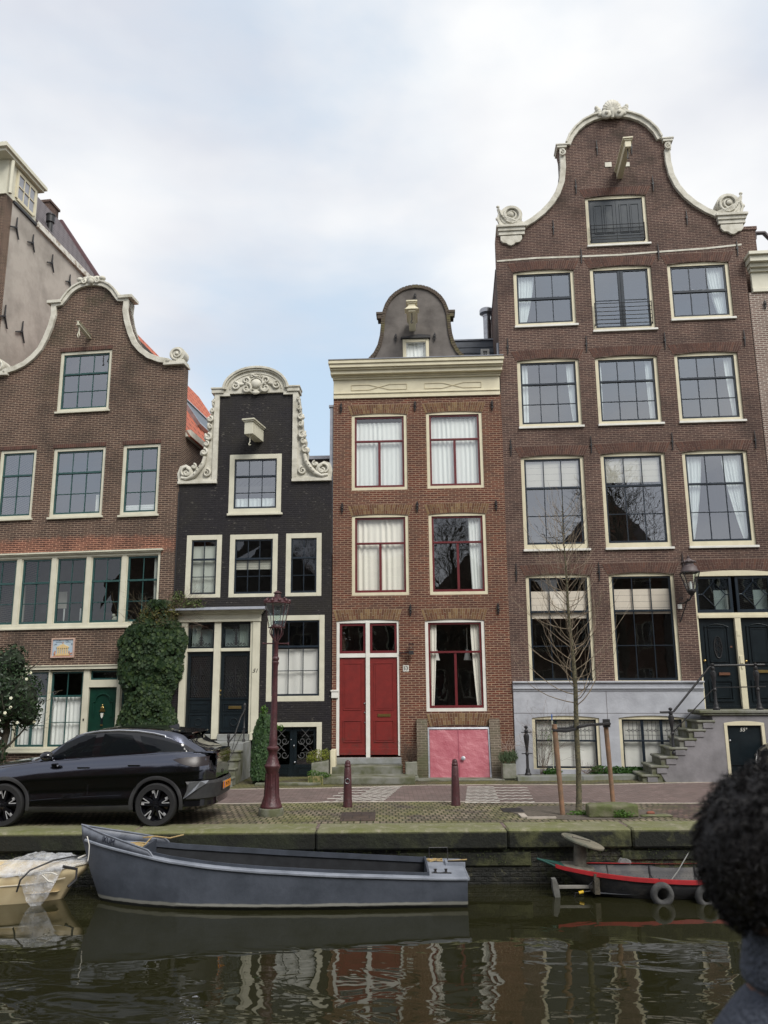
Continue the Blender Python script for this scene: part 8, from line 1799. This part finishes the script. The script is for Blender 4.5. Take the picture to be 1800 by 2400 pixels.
MB().lathe((0, 0, 0), [(.28, 0), (.29, .02), (.28, .04)], 20, Matrix.Translation((-.06, 0, .0)) @ Matrix.Rotation(radians(7), 4, 'Y')).build('round_foot', rwd, RE, smooth=True, ang=.5)
m = MB()
for i in range(5): a = .3*i; m.tube([Md @ Vector((-.18+.04*i, -.02+.03*i, .028)), Md @ Vector((.02+.03*i, .05+.01*i, .03))], .016, 5)
m.build('bark_scraps', rwd, RE)
RU = thing('rudder_tiller', 'grey wooden rudder bar with upright end board beside the dark boat bow', 'rudder', (0, 0, 0))
MB().box(2.66, 3.35, 13.27, 13.33, -.745, -.70).build('bar', plain('grey_bar', (.22, .21, .19), .8), RU, bevel=.005)
m = MB(); m.plate([(2.57, -.60), (2.63, -.59), (2.67, -.70), (2.70, -1.0), (2.63, -1.0), (2.58, -.75)], (), 13.24, 13.36); m.build('end_board', wood, RU)
fl_ = MB().tube([(2.97, 13.22, -.79), (3.04, 13.22, -.775)], .022, 8).build('yellow_float', plain('yellow_plastic', (.75, .48, .02), .4), None, smooth=True, ang=.5); tag(fl_, 'tiny yellow plastic float hanging below the rudder bar', 'float')
tag(MB().tube([(3.22, 13.2, -.60), (3.12, 13.18, -.68), (3.15, 13.2, -.76), (3.02, 13.22, -.78), (2.92, 13.25, -.80), (2.9, 13.25, -.90)], .009, 5).build('black_cable', MT['iron'], None), 'thin black cable looped over the dark boat bow', 'cable')

# ================================================================== person in the foreground
PX, PY, PZ = .655, 1.33, .425
PE = thing('person', 'person seen from behind with short curly black hair, grey-blue knitted roll-neck sweater', 'person', (PX, PY, PZ), radians(-78))
def skinmesh(name, pts, edges, rad, mat, parent, sub=2, root=0):
    me = bpy.data.meshes.new(name); me.from_pydata(pts, edges, []); o = bpy.data.objects.new(name, me); COL.objects.link(o)
    sk = o.modifiers.new('s', 'SKIN'); sk.use_smooth_shade = True
    for i, v in enumerate(me.skin_vertices[0].data): r = rad[i]; v.radius = (r, r) if not isinstance(r, tuple) else r; v.use_root = (i == root)
    sb = o.modifiers.new('u', 'SUBSURF'); sb.levels = sub; sb.render_levels = sub
    bpy.context.view_layer.update(); nm = bpy.data.meshes.new_from_object(o.evaluated_get(bpy.context.evaluated_depsgraph_get())); nm.name = name
    bpy.data.objects.remove(o); nm.materials.clear(); nm.materials.append(mat); nm.polygons.foreach_set('use_smooth', [True]*len(nm.polygons))
    o = bpy.data.objects.new(name, nm); COL.objects.link(o); o.parent = parent; return o
skn = plain('brown_skin', (.20, .095, .062), .5, c2=(.16, .075, .05), scale=14, bmp=.15, bscale=80)
p = [(0,0,.93), (0,0,1.12), (0,-.01,1.30), (0,-.01,1.42), (0,-.03,1.47), (0,-.035,1.56), (-.17,0,1.33), (-.235,-.02,1.08), (-.25,.06,.90), (.17,0,1.33), (.235,-.02,1.08), (.25,.06,.90), (-.09,0,.86), (-.10,.02,.49), (-.10,-.02,.09), (-.115,.12,.04), (.09,0,.86), (.10,.02,.49), (.10,-.02,.09), (.115,.12,.04)]
e = [(0,1),(1,2),(2,3),(3,4),(4,5),(3,6),(6,7),(7,8),(3,9),(9,10),(10,11),(0,12),(12,13),(13,14),(14,15),(0,16),(16,17),(17,18),(18,19)]
r = [(.15,.11),(.135,.10),(.15,.10),(.09,.07),.074,.070,.046,.042,.030,.046,.042,.030,.085,.058,.042,.035,.085,.058,.042,.035]
hand = []
def addhand(s):
    base = len(p); wx, wy, wz = s*.25, .06, .90; p.append((wx, wy+.02, wz-.07)); r.append((.036, .018)); e.append((8 if s < 0 else 11, base))
    for k, (off, L) in enumerate(((-.027, .070), (-.009, .080), (.009, .076), (.026, .060))):
        b0 = len(p); p.append((wx+off*.3, wy+.03+off, wz-.10)); r.append(.0095); e.append((base, b0)); q = [(wx+off*.3-s*.006, wy+.035+off, wz-.10-L*.5), (wx+off*.3-s*.018, wy+.035+off, wz-.10-L)]
        for j, c in enumerate(q): p.append(c); r.append(.0085-.001*j); e.append((b0+j, b0+j+1))
    b0 = len(p); p.append((wx-s*.012, wy+.055, wz-.06)); r.append(.011); e.append((base, b0)); p.append((wx-s*.022, wy+.075, wz-.095)); r.append(.0095); e.append((b0, b0+1)); p.append((wx-s*.026, wy+.078, wz-.12)); r.append(.0085); e.append((b0+1, b0+2))
addhand(-1); addhand(1)
body_ = skinmesh('body', p, e, r, skn, PE)
hd = MB(); HC = Vector((0, -.035, 1.645))
rows = []
for i in range(17):
    ph = -pi/2+pi*i/16; row = []
    for k in range(24):
        a = 2*pi*k/24; x, y, z = cos(ph)*cos(a), cos(ph)*sin(a), sin(ph); rx, ry, rz = .076, .096, .118
        if z < 0: rx *= 1-.28*(-z)**1.5; ry *= 1-.10*(-z)
        yy = y*ry; 
        if y > .7 and -.35 < z < .15 and abs(x) < .35: yy += .020*(1-abs(x)/.35)*(1-abs(z+.1)/.25)      # nose
        row.append((HC.x+x*rx, HC.y+yy, HC.z+z*rz))
    rows.append(row)
hd.grid(rows, True).build('head', skn, PE, smooth=True, ang=3)
for s in (-1, 1):
    m = MB(); m.ball((s*.078, .0, 1.635), (.010, .020, .032), 8, 6); m.build('ear', skn, PE, smooth=True)
    m = MB(); m.ball((s*.030, .098, 1.655), .011, 8, 6); m.build('eye', MT['white'], PE, smooth=True); MB().tube([(s*.045, .105, 1.682), (s*.018, .110, 1.684)], .004, 5).build('eyebrow', MT['iron'], PE)
MB().tube([(-.024, .098, 1.585), (0, .106, 1.583), (.024, .098, 1.585)], .006, 6).build('mouth', plain('lips', (.16, .05, .045), .5), PE, smooth=True)
hairm, nt, b = newmat('black_curly_hair'); b.inputs['Base Color'].default_value = (.010, .009, .010, 1); b.inputs['Roughness'].default_value = .55; b.inputs['Specular IOR Level'].default_value = .35
zmn = lambda y: (-.57+1.47*(y+.5)) if y < -.5 else (-.57+.75*(y+.5))
rnd = random.Random(77); hm_ = MB(); cap_ = []
for i in range(5200):
    z = rnd.uniform(-.95, 1); a = rnd.uniform(0, 2*pi); q = sqrt(max(0, 1-z*z)); d = Vector((q*cos(a), q*sin(a), z))
    if d.y > .35 and z < .35: continue
    if z < zmn(d.y)+.05: continue
    base = Vector((HC.x+d.x*.080, HC.y+d.y*(.124 if d.y < 0 else .100), HC.z+.012+d.z*.118)); L = (.013+.016*max(0, z+.5))*rnd.uniform(.6, 1.25)
    t = d.orthogonal().normalized(); t = Matrix.Rotation(rnd.uniform(0, 6.3), 3, d) @ t; w = d.cross(t); pts = []; rr_ = rnd.uniform(.004, .009); ph = rnd.uniform(0, 6)
    for k in range(7): u = k/6; pts.append(base + d*(L*u) + t*(rr_*cos(ph+u*8.0)) + w*(rr_*sin(ph+u*8.0)) + Vector((0, 0, -.008*u*u)))
    hm_.tube(pts, [.0016, .0015, .0014, .0013, .0011, .0009, .0005], 3, False)
for i in range(15):
    ph = -pi/2+pi*i/14; row = []
    for k in range(28): a = 2*pi*k/28; x, y, z = cos(ph)*cos(a), cos(ph)*sin(a), sin(ph); kk = 1+.05*mnoise.noise(Vector((x*5, y*5, z*5))); yy = y*(.134 if y < 0 else .112)*kk if y < .3 else y*.085; cap_.append((HC.x+x*.092*kk, HC.y-.006+yy, HC.z+.018+max(z, zmn(y))*.128*kk))
hm_.grid([cap_[i*28:(i+1)*28] for i in range(15)], True)
hm_.build('hair', hairm, PE, smooth=True, ang=2)
# sweater: chunky roll neck and knitted body
kn, nt, b = newmat('blue_grey_knit'); tc = ND(nt, 'ShaderNodeTexCoord').outputs['Object']
col = mixc(nt, noise_(nt, tc, 160, 4, .7, .3, .7), (.035, .043, .062), (.095, .108, .140)); lk(nt, col, b.inputs['Base Color']); b.inputs['Roughness'].default_value = .95
wv1 = ND(nt, 'ShaderNodeTexVoronoi', {'Vector': tc, 'Scale': 130.0}); bump(nt, b, wv1.outputs[0], 1.0, .006)
ps = [(0,0,.86), (0,0,1.08), (0,-.01,1.25), (0,-.005,1.36), (-.17,0,1.32), (-.240,-.02,1.07), (-.255,.05,.92), (.17,0,1.32), (.240,-.02,1.07), (.255,.05,.92), (0,.0,1.44)]
skinmesh('sweater', ps, [(0,1),(1,2),(2,3),(3,4),(4,5),(5,6),(3,7),(7,8),(8,9),(3,10)], [(.175,.135),(.165,.125),(.155,.118),(.11,.09),.064,.056,.045,.064,.056,.045,.084], kn, PE)
rows = []
pr = [(.160, 1.395), (.124, 1.445), (.100, 1.468), (.089, 1.476), (.101, 1.480), (.107, 1.492), (.102, 1.51), (.098, 1.535), (.094, 1.552), (.084, 1.560), (.072, 1.55), (.068, 1.50)]
for q, z in pr: rows.append([(q*cos(2*pi*k/32)*(1+.015*sin(k*3)), -.008+q*.97*sin(2*pi*k/32), z+.006*sin(2*pi*k/32+1)) for k in range(32)])
MB().grid(rows, True).build('roll_neck', kn, PE, smooth=True, ang=3, subsurf=1)
skinmesh('trousers', [(0,0,.95),(-.09,0,.84),(-.10,.02,.49),(-.10,-.02,.10),(.09,0,.84),(.10,.02,.49),(.10,-.02,.10)], [(0,1),(1,2),(2,3),(0,4),(4,5),(5,6)], [(.165,.13),.105,.080,.062,.105,.080,.062], plain('dark_jeans', (.02, .025, .04), .9), PE)
for s in (-1, 1): skinmesh('shoe', [(s*.10,-.05,.05),(s*.105,.04,.045),(s*.115,.15,.035)], [(0,1),(1,2)], [.048,.048,.040], plain('black_shoe', (.015, .015, .015), .5), PE)
